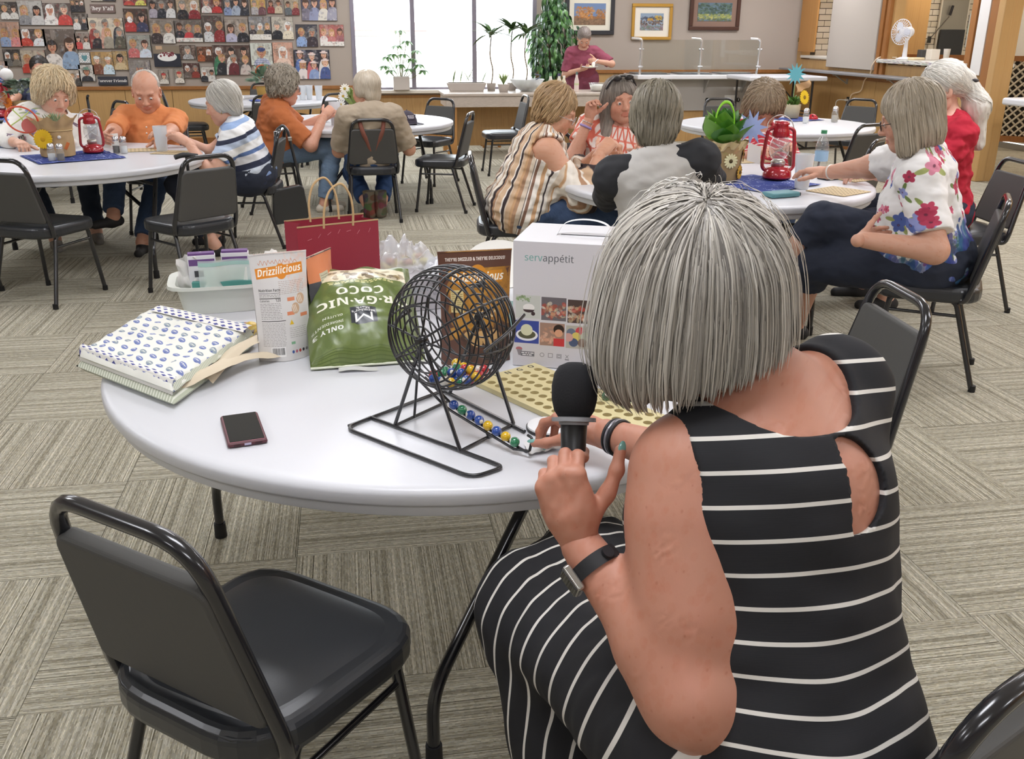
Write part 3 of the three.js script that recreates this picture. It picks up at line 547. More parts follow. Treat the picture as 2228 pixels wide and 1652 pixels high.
{
  const W = 2048, cols = 8, cw = 256, chh = 292, skins = ['#d8a88c', '#c8967c', '#e2b79c', '#b98468'], hairs = ['#e4e2de', '#4a362a', '#8c8880', '#2c2420', '#b99060'];
  const atlas = paint(W, W, (g) => {
    const q = rng(77);
    PH.forEach((p, i) => {
      if (!p) return;
      const x0 = (i % cols) * cw, y0 = Math.floor(i / cols) * chh, spec = p[5];
      g.save(); g.beginPath(); g.rect(x0, y0, cw, chh); g.clip(); g.translate(x0, y0);
      if (spec[0] === 'heart') { g.fillStyle = '#2c2c30'; g.fillRect(0, 0, cw, chh); g.fillStyle = '#e9e9e6'; for (let r = 0; r < 8; r++) for (let k = -1; k < 5; k++) g.fillRect(14 + k * 58 + (r % 2) * 29, 14 + r * 34, 52, 28); g.fillStyle = '#5f8f95'; g.beginPath(); g.moveTo(128, 230); g.bezierCurveTo(20, 140, 70, 50, 128, 110); g.bezierCurveTo(186, 50, 236, 140, 128, 230); g.fill(); g.restore(); return; }
      if (spec[0] === 'platter') { g.fillStyle = '#8a7c6a'; g.fillRect(0, 0, cw, 130); g.fillStyle = '#2a2c38'; g.fillRect(0, 130, cw, chh); g.fillStyle = '#c9a888'; g.fillRect(30, 20, 60, 70); g.fillStyle = '#f0efea'; g.beginPath(); g.ellipse(130, 160, 92, 42, 0, 0, 7); g.fill(); g.fillStyle = '#7a2f38'; for (let k = 0; k < 26; k++) { g.beginPath(); g.arc(70 + q() * 120, 118 + q() * 36, 4 + q() * 7, 0, 7); g.fill(); } g.restore(); return; }
      g.fillStyle = spec[0]; g.fillRect(0, 0, cw, chh);
      for (let k = 0; k < 26; k++) { const v = 60 + q() * 150; g.fillStyle = rgb(v + q() * 20, v, v - 10, 0.28); g.fillRect(q() * cw, q() * chh * 0.6, 8 + q() * 60, 6 + q() * 70); }
      const shirts = spec.slice(1).filter((s) => s !== 'table'), n = shirts.length, rows = n > 4 ? 2 : 1;
      shirts.forEach((s, k) => {
        const row = rows === 2 ? k % 2 : 0, per = Math.ceil(n / rows), col = rows === 2 ? Math.floor(k / 2) : k, cx = (cw * (col + 0.5 + row * 0.25)) / (per + row * 0.2), sc = n === 1 ? 1.7 : n === 2 ? 1.25 : n === 3 ? 0.95 : rows === 2 ? 0.75 : 0.8;
        const hy = (rows === 2 ? (row ? 150 : 92) : 120) + (q() - 0.5) * 24, hr = 30 * sc, skin = skins[Math.floor(q() * 4)], hair = hairs[Math.floor(q() * 5)];
        let fill = s;
        if (s === 'stripe') fill = '#e6e6e6'; if (s === 'plaid') fill = '#dfe2ea'; if (s === 'portrait') fill = '#e8cbb8';
        g.fillStyle = hair; g.beginPath(); g.ellipse(cx, hy - hr * 0.15, hr * 1.08, hr * 1.25, 0, 0, 7); g.fill(); if (q() < 0.4 || s === 'portrait') g.fillRect(cx - hr * 1.05, hy - 4, hr * 2.1, hr * 1.5);
        g.fillStyle = fill; g.beginPath(); g.moveTo(cx - hr * 1.9, chh); g.bezierCurveTo(cx - hr * 1.9, hy + hr * 1.6, cx - hr, hy + hr * 1.3, cx, hy + hr * 1.2); g.bezierCurveTo(cx + hr, hy + hr * 1.3, cx + hr * 1.9, hy + hr * 1.6, cx + hr * 1.9, chh); g.fill();
        if (s === 'stripe' || s === 'plaid') { g.save(); g.clip(); g.fillStyle = s === 'stripe' ? '#1c1c20' : 'rgba(60,70,130,0.5)'; for (let t = -2; t < 20; t++) { g.fillRect(t * 18, 0, 8, chh); if (s === 'plaid') g.fillRect(0, t * 20, cw, 8); } g.restore(); }
        g.fillStyle = skin; g.fillRect(cx - hr * 0.35, hy + hr * 0.6, hr * 0.7, hr * 0.7); g.beginPath(); g.ellipse(cx, hy, hr * 0.8, hr, 0, 0, 7); g.fill();
        g.fillStyle = hair; g.beginPath(); g.ellipse(cx, hy - hr * 0.75, hr * 0.85, hr * 0.45, 0, 0, 7); g.fill();
        g.fillStyle = 'rgba(40,26,22,0.8)'; g.beginPath(); g.arc(cx - hr * 0.3, hy - hr * 0.05, hr * 0.1, 0, 7); g.arc(cx + hr * 0.3, hy - hr * 0.05, hr * 0.1, 0, 7); g.fill(); g.strokeStyle = '#9c4c48'; g.lineWidth = hr * 0.12; g.beginPath(); g.arc(cx, hy + hr * 0.3, hr * 0.28, 0.3, 2.8); g.stroke();
        if (p[4].includes('red cap') || p[4].includes('red knit')) { g.fillStyle = '#b83a38'; g.beginPath(); g.ellipse(cx, hy - hr * 0.7, hr * 0.95, hr * 0.5, 0, 0, 7); g.fill(); }
        if (p[4].includes('navy cap') || p[4].includes('pale cap')) { g.fillStyle = p[4].includes('navy') ? '#3b4470' : '#d8d8d4'; g.beginPath(); g.ellipse(cx, hy - hr * 0.65, hr * 0.95, hr * 0.5, 0, 0, 7); g.fill(); }
        if (p[4].includes('green hat')) { g.fillStyle = '#6f9484'; g.fillRect(cx - hr * 1.1, hy - hr * 1.0, hr * 2.2, hr * 0.35); g.fillRect(cx - hr * 0.7, hy - hr * 1.5, hr * 1.4, hr * 0.7); }
        if (p[4].includes('cowboy')) { g.fillStyle = '#e4cfc8'; g.beginPath(); g.ellipse(cx, hy - hr * 0.8, hr * 1.3, hr * 0.3, 0, 0, 7); g.fill(); g.fillRect(cx - hr * 0.6, hy - hr * 1.4, hr * 1.2, hr * 0.6); }
        if (p[4].includes('winter costume') && k === 0) { g.fillStyle = '#efece8'; g.beginPath(); g.ellipse(cx, hy + hr * 0.8, hr * 0.8, hr * 0.9, 0, 0, 7); g.fill(); }
      });
      if (spec.includes('table')) { g.fillStyle = '#e4e0d8'; g.fillRect(0, chh * 0.74, cw, chh); }
      for (let k = 0; k < 150; k++) { g.fillStyle = q() < 0.6 ? spec[q() < 0.4 ? 0 : 1 + Math.floor(q() * n)] : q() < 0.5 ? '#2a2624' : '#e6dfd4'; if (!/^#/.test(g.fillStyle)) continue; g.globalAlpha = 0.22; g.beginPath(); g.ellipse(q() * cw, q() * chh, 3 + q() * 13, 2 + q() * 9, q() * 3, 0, 7); g.fill(); } g.globalAlpha = 1; g.restore();
    });
  });
  const printM = new THREE.MeshStandardMaterial({ map: atlas, roughness: 0.45 }), edge = mat(0x2c2926, 0.6);
  PH.forEach((p, i) => {
    if (!p) return;
    const [x0, y0, x1, y1, label] = p, t = thing('photo_print', label, 'photo', [(x0 + x1) / 2, (y0 + y1) / 2, BACK], 0, 'photo prints on the back wall');
    obj('backing', box(x1 - x0, y1 - y0, 0.022, 0, 0, 0.011), edge, t);
    const g = new THREE.PlaneGeometry(x1 - x0 - 0.004, y1 - y0 - 0.004), uv = g.attributes.uv, u0 = ((i % cols) * cw + 2) / W, v0 = 1 - (Math.floor(i / cols) * chh + 2) / W;
    const asp = (x1 - x0) / (y1 - y0); let uu = (cw - 4) / W, vv = (chh - 4) / W, du = 0, dv = 0; if (asp < 0.877) { du = uu * (1 - asp / 0.877) / 2; } else { dv = vv * (1 - 0.877 / asp) / 2; }
    for (let k = 0; k < 4; k++) uv.setXY(k, u0 + du + uv.getX(k) * (uu - 2 * du), v0 - dv * 1.2 - (1 - uv.getY(k)) * (vv - 2 * dv));
    obj('print', g.translate(0, 0, 0.0232), printM, t);
  });
  // two signs and a star
  const sg = thing('script_sign', 'small wooden sign with white script lettering among the photos', 'sign', [-3.2, 1.815, BACK]);
  obj('board', box(0.32, 0.11, 0.02, 0, 0, 0.01, 0.004), mat(0x6e5a50, 0.7), sg);
  obj('lettering', new THREE.PlaneGeometry(0.31, 0.105).translate(0, 0, 0.0212), new THREE.MeshStandardMaterial({ roughness: 0.6, map: paint(384, 128, (g, w, h) => { g.fillStyle = '#74605a'; g.fillRect(0, 0, w, h); g.fillStyle = '#f2efe8'; g.strokeStyle = '#f2efe8'; g.lineWidth = 4; g.font = 'italic bold 78px serif'; g.textAlign = 'center'; g.fillText("hey Y'all", w / 2, 88); g.beginPath(); g.moveTo(10, 70); g.bezierCurveTo(0, 20, 40, 20, 34, 50); g.stroke(); g.fillStyle = '#d8a49c'; g.beginPath(); g.arc(350, 30, 9, 0, 7); g.fill(); }) }), sg);
  const ff = thing('name_sign', 'dark sign reading Forever Friends above the wainscot', 'sign', [-3.195, 0.875, BACK + 0.0]);
  obj('board', box(0.39, 0.115, 0.03, 0, 0, 0.015, 0.004), mat(0x33343c, 0.6), ff);
  obj('lettering', new THREE.PlaneGeometry(0.38, 0.108).translate(0, 0, 0.0312), new THREE.MeshStandardMaterial({ roughness: 0.6, map: paint(384, 110, (g, w, h) => { g.fillStyle = '#34353e'; g.fillRect(0, 0, w, h); g.fillStyle = '#eceae6'; g.font = 'bold 50px serif'; g.textAlign = 'center'; g.fillText('Forever Friends', w / 2, 72); }) }), ff);
  const star = new THREE.Shape(); for (let k = 0; k < 10; k++) { const r = k % 2 ? 0.05 : 0.13, a = Math.PI / 2 + (k * Math.PI) / 5; k ? star.lineTo(r * Math.cos(a), r * Math.sin(a)) : star.moveTo(r * Math.cos(a), r * Math.sin(a)); } star.closePath();
  tag(obj('metal_star', new THREE.ExtrudeGeometry(star, { depth: 0.012, bevelEnabled: true, bevelSize: 0.006, bevelThickness: 0.006 }).scale(0.75, 0.75, 1).translate(-4.21, 0.90, BACK + 0.03), mat(0x9d948a, 0.5, 0.4)), 'grey metal star ornament behind the white flower', 'ornament');
}
// framed paintings right of the window
function painting(label, x0, y0, x1, y1, frameM, fw, mattM, mw, art) {
  const w = x1 - x0, h = y1 - y0, t = thing('framed_painting', label, 'painting', [(x0 + x1) / 2, (y0 + y1) / 2, BACK], 0, 'framed paintings on the back wall');
  obj('frame', [box(w, fw, 0.045, 0, h / 2 - fw / 2, 0.022, 0.008), box(w, fw, 0.045, 0, -h / 2 + fw / 2, 0.022, 0.008), box(fw, h - 2 * fw, 0.045, -w / 2 + fw / 2, 0, 0.022, 0.008), box(fw, h - 2 * fw, 0.045, w / 2 - fw / 2, 0, 0.022, 0.008)], frameM, t);
  obj('mat_board', box(w - 2 * fw, h - 2 * fw, 0.01, 0, 0, 0.012), mattM, t);
  obj('canvas', box(w - 2 * fw - 2 * mw, h - 2 * fw - 2 * mw, 0.004, 0, 0, 0.019), new THREE.MeshStandardMaterial({ roughness: 0.5, map: paint(256, 200, art) }), t);
  return t;
}
const blob = (g, q, n, x, y, rx, ry, cols, r0, r1) => { for (let i = 0; i < n; i++) { g.fillStyle = cols[Math.floor(q() * cols.length)]; g.globalAlpha = 0.6; g.beginPath(); g.ellipse(x + (q() - 0.5) * 2 * rx, y + (q() - 0.5) * 2 * ry, r0 + q() * r1, (r0 + q() * r1) * 0.7, q() * 3, 0, 7); g.fill(); } g.globalAlpha = 1; };
painting('painting of an autumn tree under blue sky in a black frame with cream mat', 3.27, 1.51, 4.02, 2.08, mat(0x2b2b30, 0.4), 0.06, mat(0xe5dfcd, 0.8), 0.075, (g, w, h) => { const q = rng(3); g.fillStyle = '#6f86ad'; g.fillRect(0, 0, w, h); g.fillStyle = '#8a6a50'; g.fillRect(0, 120, w, 90); blob(g, q, 160, 90, 90, 70, 55, ['#c17f45', '#b07038', '#d09a58', '#96602f'], 4, 12); blob(g, q, 90, 220, 100, 40, 40, ['#b57a44', '#7f6248', '#a8692f'], 4, 10); blob(g, q, 120, 128, 170, 130, 28, ['#7d6247', '#94785a', '#6a543f'], 4, 12); });
painting('small landscape with golden trees in a gilt frame above the sneeze guard', 4.29, 1.44, 4.92, 1.95, mat(0xc79c4a, 0.3, 0.6), 0.045, mat(0xe7e0d2, 0.8), 0.09, (g, w, h) => { const q = rng(8); g.fillStyle = '#8ea0b4'; g.fillRect(0, 0, w, h); blob(g, q, 80, 128, 60, 130, 14, ['#3c4458', '#4f5566'], 5, 12); blob(g, q, 50, 110, 70, 30, 12, ['#d08b34', '#c29a3a'], 3, 7); blob(g, q, 60, 200, 55, 40, 26, ['#d9b23c', '#c79a30'], 3, 8); blob(g, q, 120, 128, 110, 130, 26, ['#5c4a46', '#8a6a4c', '#3f3a3c'], 4, 10); blob(g, q, 140, 128, 170, 130, 30, ['#7a8072', '#8c5a60', '#6a7a6c'], 4, 12); });
painting('painting of a green meadow by dark trees in a dark brown frame', 5.19, 1.58, 5.99, 2.10, mat(0x4a2d22, 0.35), 0.055, mat(0x8b7062, 0.8), 0.075, (g, w, h) => { const q = rng(14); g.fillStyle = '#5f7586'; g.fillRect(0, 0, w, h); blob(g, q, 160, 128, 70, 130, 60, ['#3f5545', '#4a6052', '#5a6f60', '#33463c'], 5, 16); blob(g, q, 160, 140, 150, 130, 26, ['#a8a860', '#8c9450', '#c2b868', '#7c8a4c'], 4, 12); blob(g, q, 60, 120, 185, 130, 14, ['#6b6a4a', '#52603c'], 4, 10); });

// ------------------------------------------------------------------ signed-distance figures
// primitives: capsule {a, b, ra, rb}, ellipsoid {c, r, q}; k = blend radius, sub = carve away, end/start = flat cut at that tip
const cap = (a, b, ra, rb = ra, o = {}) => ({ t: 0, ax: a.x, ay: a.y, az: a.z, bx: b.x - a.x, by: b.y - a.y, bz: b.z - a.z, l2: Math.max(1e-9, a.distanceToSquared(b)), ra, rb, k: 0.02, ...o });
const ell = (c, r, q, o = {}) => { const m = new THREE.Matrix3(); if (q) m.setFromMatrix4(new THREE.Matrix4().makeRotationFromQuaternion(q.clone().invert())); return { t: 1, cx: c.x, cy: c.y, cz: c.z, rx: r.x ?? r[0], ry: r.y ?? r[1], rz: r.z ?? r[2], m: q ? m.elements.slice() : null, k: 0.02, ...o }; };
const fat = (list, d) => list.map((p) => (p.t === 0 ? { ...p, ra: p.ra + d, rb: p.rb + d } : { ...p, rx: p.rx + d, ry: p.ry + d, rz: p.rz + d }));
function prim(p, x, y, z) {
  if (p.t === 0) {
    const px = x - p.ax, py = y - p.ay, pz = z - p.az, h = (px * p.bx + py * p.by + pz * p.bz) / p.l2, t = h < 0 ? 0 : h > 1 ? 1 : h;
    const dx = px - p.bx * t, dy = py - p.by * t, dz = pz - p.bz * t; let d = Math.sqrt(dx * dx + dy * dy + dz * dz) - (p.ra + (p.rb - p.ra) * t);
    if (p.end !== undefined) d = Math.max(d, (h - p.end) * Math.sqrt(p.l2)); if (p.start !== undefined) d = Math.max(d, (p.start - h) * Math.sqrt(p.l2));
    return d;
  }
  if (p.t === 2) return (x - p.cx) * p.nx + (y - p.cy) * p.ny + (z - p.cz) * p.nz;
  let a = x - p.cx, b = y - p.cy, c = z - p.cz;
  if (p.m) { const e = p.m, u = e[0] * a + e[3] * b + e[6] * c, v = e[1] * a + e[4] * b + e[7] * c, w = e[2] * a + e[5] * b + e[8] * c; a = u; b = v; c = w; }
  a /= p.rx; b /= p.ry; c /= p.rz; const k0 = Math.sqrt(a * a + b * b + c * c); if (k0 < 1e-6) return -Math.min(p.rx, p.ry, p.rz);
  a /= p.rx; b /= p.ry; c /= p.rz; return (k0 * (k0 - 1)) / Math.sqrt(a * a + b * b + c * c);
}
const half = (c, n) => ({ t: 2, cx: c.x, cy: c.y, cz: c.z, nx: n.x, ny: n.y, nz: n.z, k: 0.001, cut: true });   // keeps the side against n
function field(list, disp) {
  return (x, y, z) => {
    let d = 1e3;
    for (const p of list) {
      const e = prim(p, x, y, z), k = p.k;
      if (p.cut) { if (e > d) d = e; continue; }
      if (p.sub) { const h = Math.max(k - Math.abs(d + e), 0) / k; d = Math.max(d, -e) + h * h * k * 0.25; continue; }
      const h = Math.max(k - Math.abs(d - e), 0) / k; d = Math.min(d, e) - h * h * k * 0.25;
    }
    return disp ? d + disp(x, y, z) : d;
  };
}
function boundsOf(list, pad) {
  const b = new THREE.Box3();
  for (const p of list) { if (p.sub || p.cut) continue; if (p.t === 0) { const r = Math.max(p.ra, p.rb); b.expandByPoint(V(p.ax - r, p.ay - r, p.az - r)); b.expandByPoint(V(p.ax + r, p.ay + r, p.az + r)); b.expandByPoint(V(p.ax + p.bx - r, p.ay + p.by - r, p.az + p.bz - r)); b.expandByPoint(V(p.ax + p.bx + r, p.ay + p.by + r, p.az + p.bz + r)); } else { const r = Math.max(p.rx, p.ry, p.rz); b.expandByPoint(V(p.cx - r, p.cy - r, p.cz - r)); b.expandByPoint(V(p.cx + r, p.cy + r, p.cz + r)); } }
  return b.expandByScalar(pad);
}
// surface nets over the zero set, normals from the gradient; uv(p, n) and tint(p, n) per vertex
function skinOf(list, h, { disp, uv, tint, ndisp } = {}) {
  const f = typeof list === 'function' ? list : field(list, disp), b = list.bounds ?? boundsOf(list, h * 2.5), nx = Math.ceil((b.max.x - b.min.x) / h) + 1, ny = Math.ceil((b.max.y - b.min.y) / h) + 1, nz = Math.ceil((b.max.z - b.min.z) / h) + 1;
  const S = new Float32Array(nx * ny * nz).fill(1), B = 4, reach = B * h * 0.95 + 0.012;
  for (let k = 0; k < nz; k += B) for (let j = 0; j < ny; j += B) for (let i = 0; i < nx; i += B) {
    const cd = f(b.min.x + (i + B / 2) * h, b.min.y + (j + B / 2) * h, b.min.z + (k + B / 2) * h), far = Math.abs(cd) > reach;
    for (let kk = k; kk < Math.min(nz, k + B); kk++) for (let jj = j; jj < Math.min(ny, j + B); jj++) for (let ii = i; ii < Math.min(nx, i + B); ii++) S[(kk * ny + jj) * nx + ii] = far ? cd : f(b.min.x + ii * h, b.min.y + jj * h, b.min.z + kk * h);
  }
  const id = new Int32Array(nx * ny * nz).fill(-1), pos = [], idx = [], off = [0, 1, nx, nx + 1, nx * ny, nx * ny + 1, nx * ny + nx, nx * ny + nx + 1], E = [[0, 1], [2, 3], [4, 5], [6, 7], [0, 2], [1, 3], [4, 6], [5, 7], [0, 4], [1, 5], [2, 6], [3, 7]];
  for (let k = 0; k < nz - 1; k++) for (let j = 0; j < ny - 1; j++) for (let i = 0; i < nx - 1; i++) {
    const o = (k * ny + j) * nx + i; let neg = 0; for (let c = 0; c < 8; c++) if (S[o + off[c]] < 0) neg++;
    if (neg === 0 || neg === 8) continue;
    let sx = 0, sy = 0, sz = 0, n = 0;
    for (const [a, c] of E) { const u = S[o + off[a]], v = S[o + off[c]]; if (u < 0 === v < 0) continue; const t = u / (u - v); sx += (a & 1) + t * ((c & 1) - (a & 1)); sy += ((a >> 1) & 1) + t * (((c >> 1) & 1) - ((a >> 1) & 1)); sz += (a >> 2) + t * ((c >> 2) - (a >> 2)); n++; }
    id[o] = pos.length / 3; pos.push(b.min.x + (i + sx / n) * h, b.min.y + (j + sy / n) * h, b.min.z + (k + sz / n) * h);
  }
  for (let k = 1; k < nz - 1; k++) for (let j = 1; j < ny - 1; j++) for (let i = 1; i < nx - 1; i++) {
    const o = (k * ny + j) * nx + i, s0 = S[o] < 0;
    const quad = (s1, a, c, d, e) => { if (s0 === s1 || a < 0 || c < 0 || d < 0 || e < 0) return; s0 ? idx.push(a, c, d, a, d, e) : idx.push(a, d, c, a, e, d); };
    quad(S[o + 1] < 0, id[o - nx - nx * ny], id[o - nx * ny], id[o], id[o - nx]);
    quad(S[o + nx] < 0, id[o - 1 - nx * ny], id[o - 1], id[o], id[o - nx * ny]);
    quad(S[o + nx * ny] < 0, id[o - 1 - nx], id[o - nx], id[o], id[o - 1]);
  }
  const N = pos.length / 3, nor = new Float32Array(N * 3), uvs = new Float32Array(N * 2), col = tint ? new Float32Array(N * 3) : null, e = h * 0.4;
  for (let v = 0; v < N; v++) {
    let x = pos[v * 3], y = pos[v * 3 + 1], z = pos[v * 3 + 2];
    let gx = f(x + e, y, z) - f(x - e, y, z), gy = f(x, y + e, z) - f(x, y - e, z), gz = f(x, y, z + e) - f(x, y, z - e); const gl = Math.hypot(gx, gy, gz) || 1; gx /= gl; gy /= gl; gz /= gl;
    const d = clamp(f(x, y, z), -h * 0.5, h * 0.5); x -= gx * d; y -= gy * d; z -= gz * d; pos[v * 3] = x; pos[v * 3 + 1] = y; pos[v * 3 + 2] = z; nor.set([gx, gy, gz], v * 3);
    const q = uv ? uv(x, y, z, gx, gy, gz) : [x * 3 + z * 2.1, y * 3]; uvs[v * 2] = q[0]; uvs[v * 2 + 1] = q[1];
    if (tint) col.set(tint(x, y, z, gx, gy, gz), v * 3);
  }
  const g = new THREE.BufferGeometry(); g.setAttribute('position', new THREE.Float32BufferAttribute(pos, 3)); g.setAttribute('normal', new THREE.BufferAttribute(nor, 3)); g.setAttribute('uv', new THREE.BufferAttribute(uvs, 2)); if (col) g.setAttribute('color', new THREE.BufferAttribute(col, 3)); g.setIndex(idx);
  return g;
}
function mergeTinted(list) {   // keeps colours
  list = list.filter(Boolean).map((g) => { g = g.index ? g.toNonIndexed() : g; if (!g.attributes.color) g.setAttribute('color', new THREE.Float32BufferAttribute(new Float32Array(g.attributes.position.count * 3).fill(1), 3)); return g; });
  return list.length === 1 ? list[0] : mergeGeometries(list, false);
}
// hair strands combed over a hair volume
function strands(f, { n, roots, comb, step = 0.012, steps = 12, r = 0.0012, lift = 0.003, keep, color, color2, seed = 1, wave = 0 }) {
  const q = rng(seed), pos = [], nor = [], col = [], uv = [], idx = [], c1 = new THREE.Color(color), c2 = new THREE.Color(color2 ?? color), grad = (p, e = 0.003) => V(f(p.x + e, p.y, p.z) - f(p.x - e, p.y, p.z), f(p.x, p.y + e, p.z) - f(p.x, p.y - e, p.z), f(p.x, p.y, p.z + e) - f(p.x, p.y, p.z - e)).normalize();
  for (let s = 0; s < n; s++) {
    const p = roots(q); let g = grad(p); for (let k = 0; k < 5; k++) { const d = f(p.x, p.y, p.z); p.addScaledVector(g, -d); g = grad(p); }
    const up = lift * q(), path = [], ns = [], m = Math.round(steps * (0.6 + 0.4 * q())), ph = q() * 6; p.addScaledVector(g, up);
    let dir = null, dead = false;
    for (let k = 0; k < m; k++) {
      if (keep && !keep(p, q)) { break; }
      path.push(p.clone()); ns.push(g.clone());
      let d = comb(p, g, q); d.addScaledVector(g, -d.dot(g)).normalize(); if (dir) d.lerp(dir, 0.5).normalize(); dir = d.clone();
      if (wave) { const sd = d.clone().cross(g); d.addScaledVector(sd, Math.sin(k * 1.3 + ph) * wave).normalize(); }
      p.addScaledVector(d, step); g = grad(p); const e = f(p.x, p.y, p.z); if (e > up + 0.02) { continue; } p.addScaledVector(g, up - e);
    }
    if (path.length < 3) continue;
    const c = c1.clone().lerp(c2, q()).multiplyScalar(0.8 + 0.4 * q()), b = pos.length / 3, M = path.length;
    for (let k = 0; k < M; k++) {
      const t = path[Math.min(M - 1, k + 1)].clone().sub(path[Math.max(0, k - 1)]).normalize(), nn = ns[k], sd = t.clone().cross(nn).normalize(), rr = r * (k === M - 1 ? 0.25 : 1) * (0.7 + 0.6 * Math.sin(Math.PI * (0.15 + (0.8 * k) / M)));
      for (const [a, o] of [[-1, -0.3], [0, 0.9], [1, -0.3]]) { pos.push(path[k].x + sd.x * rr * a + nn.x * rr * o, path[k].y + sd.y * rr * a + nn.y * rr * o, path[k].z + sd.z * rr * a + nn.z * rr * o); const v = nn.clone().multiplyScalar(1).addScaledVector(sd, a * 0.8).normalize(); nor.push(v.x, v.y, v.z); col.push(c.r, c.g, c.b); uv.push(0, k / M); }
      if (k) for (const [i, j] of [[0, 1], [1, 2]]) { const A = b + (k - 1) * 3, Bq = b + k * 3; idx.push(A + i, A + j, Bq + i, Bq + i, A + j, Bq + j); }
    }
  }
  const g = new THREE.BufferGeometry(); g.setAttribute('position', new THREE.Float32BufferAttribute(pos, 3)); g.setAttribute('normal', new THREE.Float32BufferAttribute(nor, 3)); g.setAttribute('uv', new THREE.Float32BufferAttribute(uv, 2)); g.setAttribute('color', new THREE.Float32BufferAttribute(col, 3)); g.setIndex(idx);
  return g;
}
function ik(a, t, l1, l2, pole) {   // middle joint of a two-bone limb
  const d = t.clone().sub(a), L = Math.min(d.length(), (l1 + l2) * 0.999), u = d.normalize(), x = clamp((l1 * l1 - l2 * l2 + L * L) / (2 * L), -l1, l1), h = Math.sqrt(Math.max(0, l1 * l1 - x * x)), p = pole.clone().addScaledVector(u, -pole.dot(u)).normalize();
  return { mid: a.clone().addScaledVector(u, x).addScaledVector(p, h), end: a.clone().addScaledVector(u, L) };
}
function handPrims(w, d, n, left, curl, s = 1, thumb = 0.3, spread = 0.012) {
  d = d.clone().normalize(); n = n.clone().addScaledVector(d, -n.dot(d)).normalize(); const t = d.clone().cross(n).multiplyScalar(left ? -1 : 1), out = [];
  const at = (a, b, c) => w.clone().addScaledVector(d, a * s).addScaledVector(t, b * s).addScaledVector(n, c * s), tips = [];
  out.push(ell(at(0.048, 0, 0.002), V(0.036 * s, 0.048 * s, 0.017 * s), new THREE.Quaternion().setFromRotationMatrix(new THREE.Matrix4().makeBasis(t, d, n.clone().negate().multiplyScalar(t.clone().cross(d).dot(n.clone().negate())))), { k: 0.02 * s }));
  out.push(cap(at(-0.03, 0, 0), at(0.03, 0, 0), 0.026 * s, 0.024 * s, { k: 0.03 * s }));
  [[0.027, 0.07, 0.088], [0.009, 0.079, 0.092], [-0.010, 0.073, 0.088], [-0.027, 0.057, 0.080]].forEach(([o, L, base], i) => {
    const m = at(base, o, 0), c = Array.isArray(curl) ? curl[i] : curl; let p = m, dir = d.clone().addScaledVector(t, (o / 0.027) * spread * 4).normalize(), r = 0.0092 - (i === 3 ? 0.001 : 0);
    out.push(cap(at(0.03, o * 0.7, 0), m, 0.0135 * s, 0.0115 * s, { k: 0.014 * s }));
    for (const [f, a] of [[0.45, c], [0.31, c * 1.15], [0.24, c * 0.7]]) { dir = dir.clone().multiplyScalar(Math.cos(a)).addScaledVector(n.clone().addScaledVector(dir, -n.dot(dir)).normalize(), Math.sin(a)).normalize(); const e = p.clone().addScaledVector(dir, L * f * s); out.push(cap(p, e, r * s, (r - 0.0007) * s, { k: 0.004 * s })); p = e; r -= 0.0007; }
    tips.push({ p, dir });
  });
  let p = at(0.02, 0.022, 0.004), dir = d.clone().multiplyScalar(0.62).addScaledVector(t, 0.72).addScaledVector(n, 0.15 + thumb * 0.6).normalize(), r = 0.0125;
  for (const [L, a] of [[0.044, 0], [0.034, thumb * 0.5], [0.027, thumb * 0.6]]) { dir = dir.clone().multiplyScalar(Math.cos(a)).addScaledVector(d.clone().multiplyScalar(0.8).addScaledVector(t, -0.5).normalize(), Math.sin(a)).normalize(); const e = p.clone().addScaledVector(dir, L * s); out.push(cap(p, e, r * s, (r - 0.0015) * s, { k: 0.008 * s })); p = e; r -= 0.0015; }
  tips.push({ p, dir }); out.tips = tips; out.t = t; out.n = n;
  return out;
}
// head in its own axes: +z face, +y crown, +x its left
function headPrims(o = {}) {
  const w = o.wide ?? 1, P = [ell(V(0, 0.033, -0.012), [0.074 * w, 0.084, 0.094]), ell(V(0, -0.035, 0.018), [0.058 * w, 0.08, 0.07], null, { k: 0.04 }), ell(V(0, -0.09, 0.05), [0.03 * w, 0.024, 0.028], null, { k: 0.035 })];
  for (const s of [-1, 1]) P.push(ell(V(s * 0.036 * w, -0.03, 0.052), [0.027, 0.03, 0.026], null, { k: 0.025 }), ell(V(s * 0.05 * w, -0.065, 0.01), [0.02, 0.03, 0.03], null, { k: 0.03 }), ell(V(s * 0.077 * w, -0.008, -0.008), [0.010, 0.033, 0.02], null, { k: 0.008 }), ell(V(s * 0.080 * w, -0.004, 0.0), [0.006, 0.018, 0.010], null, { k: 0.006, sub: true }));
  P.push(cap(V(-0.034, 0.022, 0.076), V(0.034, 0.022, 0.076), 0.012, 0.012, { k: 0.02 }));
  for (const s of [-1, 1]) P.push(ell(V(s * 0.031, 0.002, 0.096), [0.019, 0.012, 0.016], null, { k: 0.012, sub: true }), ell(V(s * 0.031, 0.001, 0.076), [0.0155, 0.0125, 0.0125], null, { k: 0.004 }));
  P.push(cap(V(0, 0.012, 0.082), V(0, -0.028, 0.103), 0.0085, 0.0125, { k: 0.012 }), ell(V(0.011, -0.033, 0.093), [0.008, 0.007, 0.01], null, { k: 0.008 }), ell(V(-0.011, -0.033, 0.093), [0.008, 0.007, 0.01], null, { k: 0.008 }));
  P.push(ell(V(0, -0.057, 0.083), [0.024, 0.0065, 0.010], null, { k: 0.006 }), ell(V(0, -0.067, 0.081), [0.021, 0.0075, 0.010], null, { k: 0.006 }), cap(V(-0.02, -0.062, 0.094), V(0.02, -0.062, 0.094), 0.0028, 0.0028, { k: 0.004, sub: true }));
  return P;
}
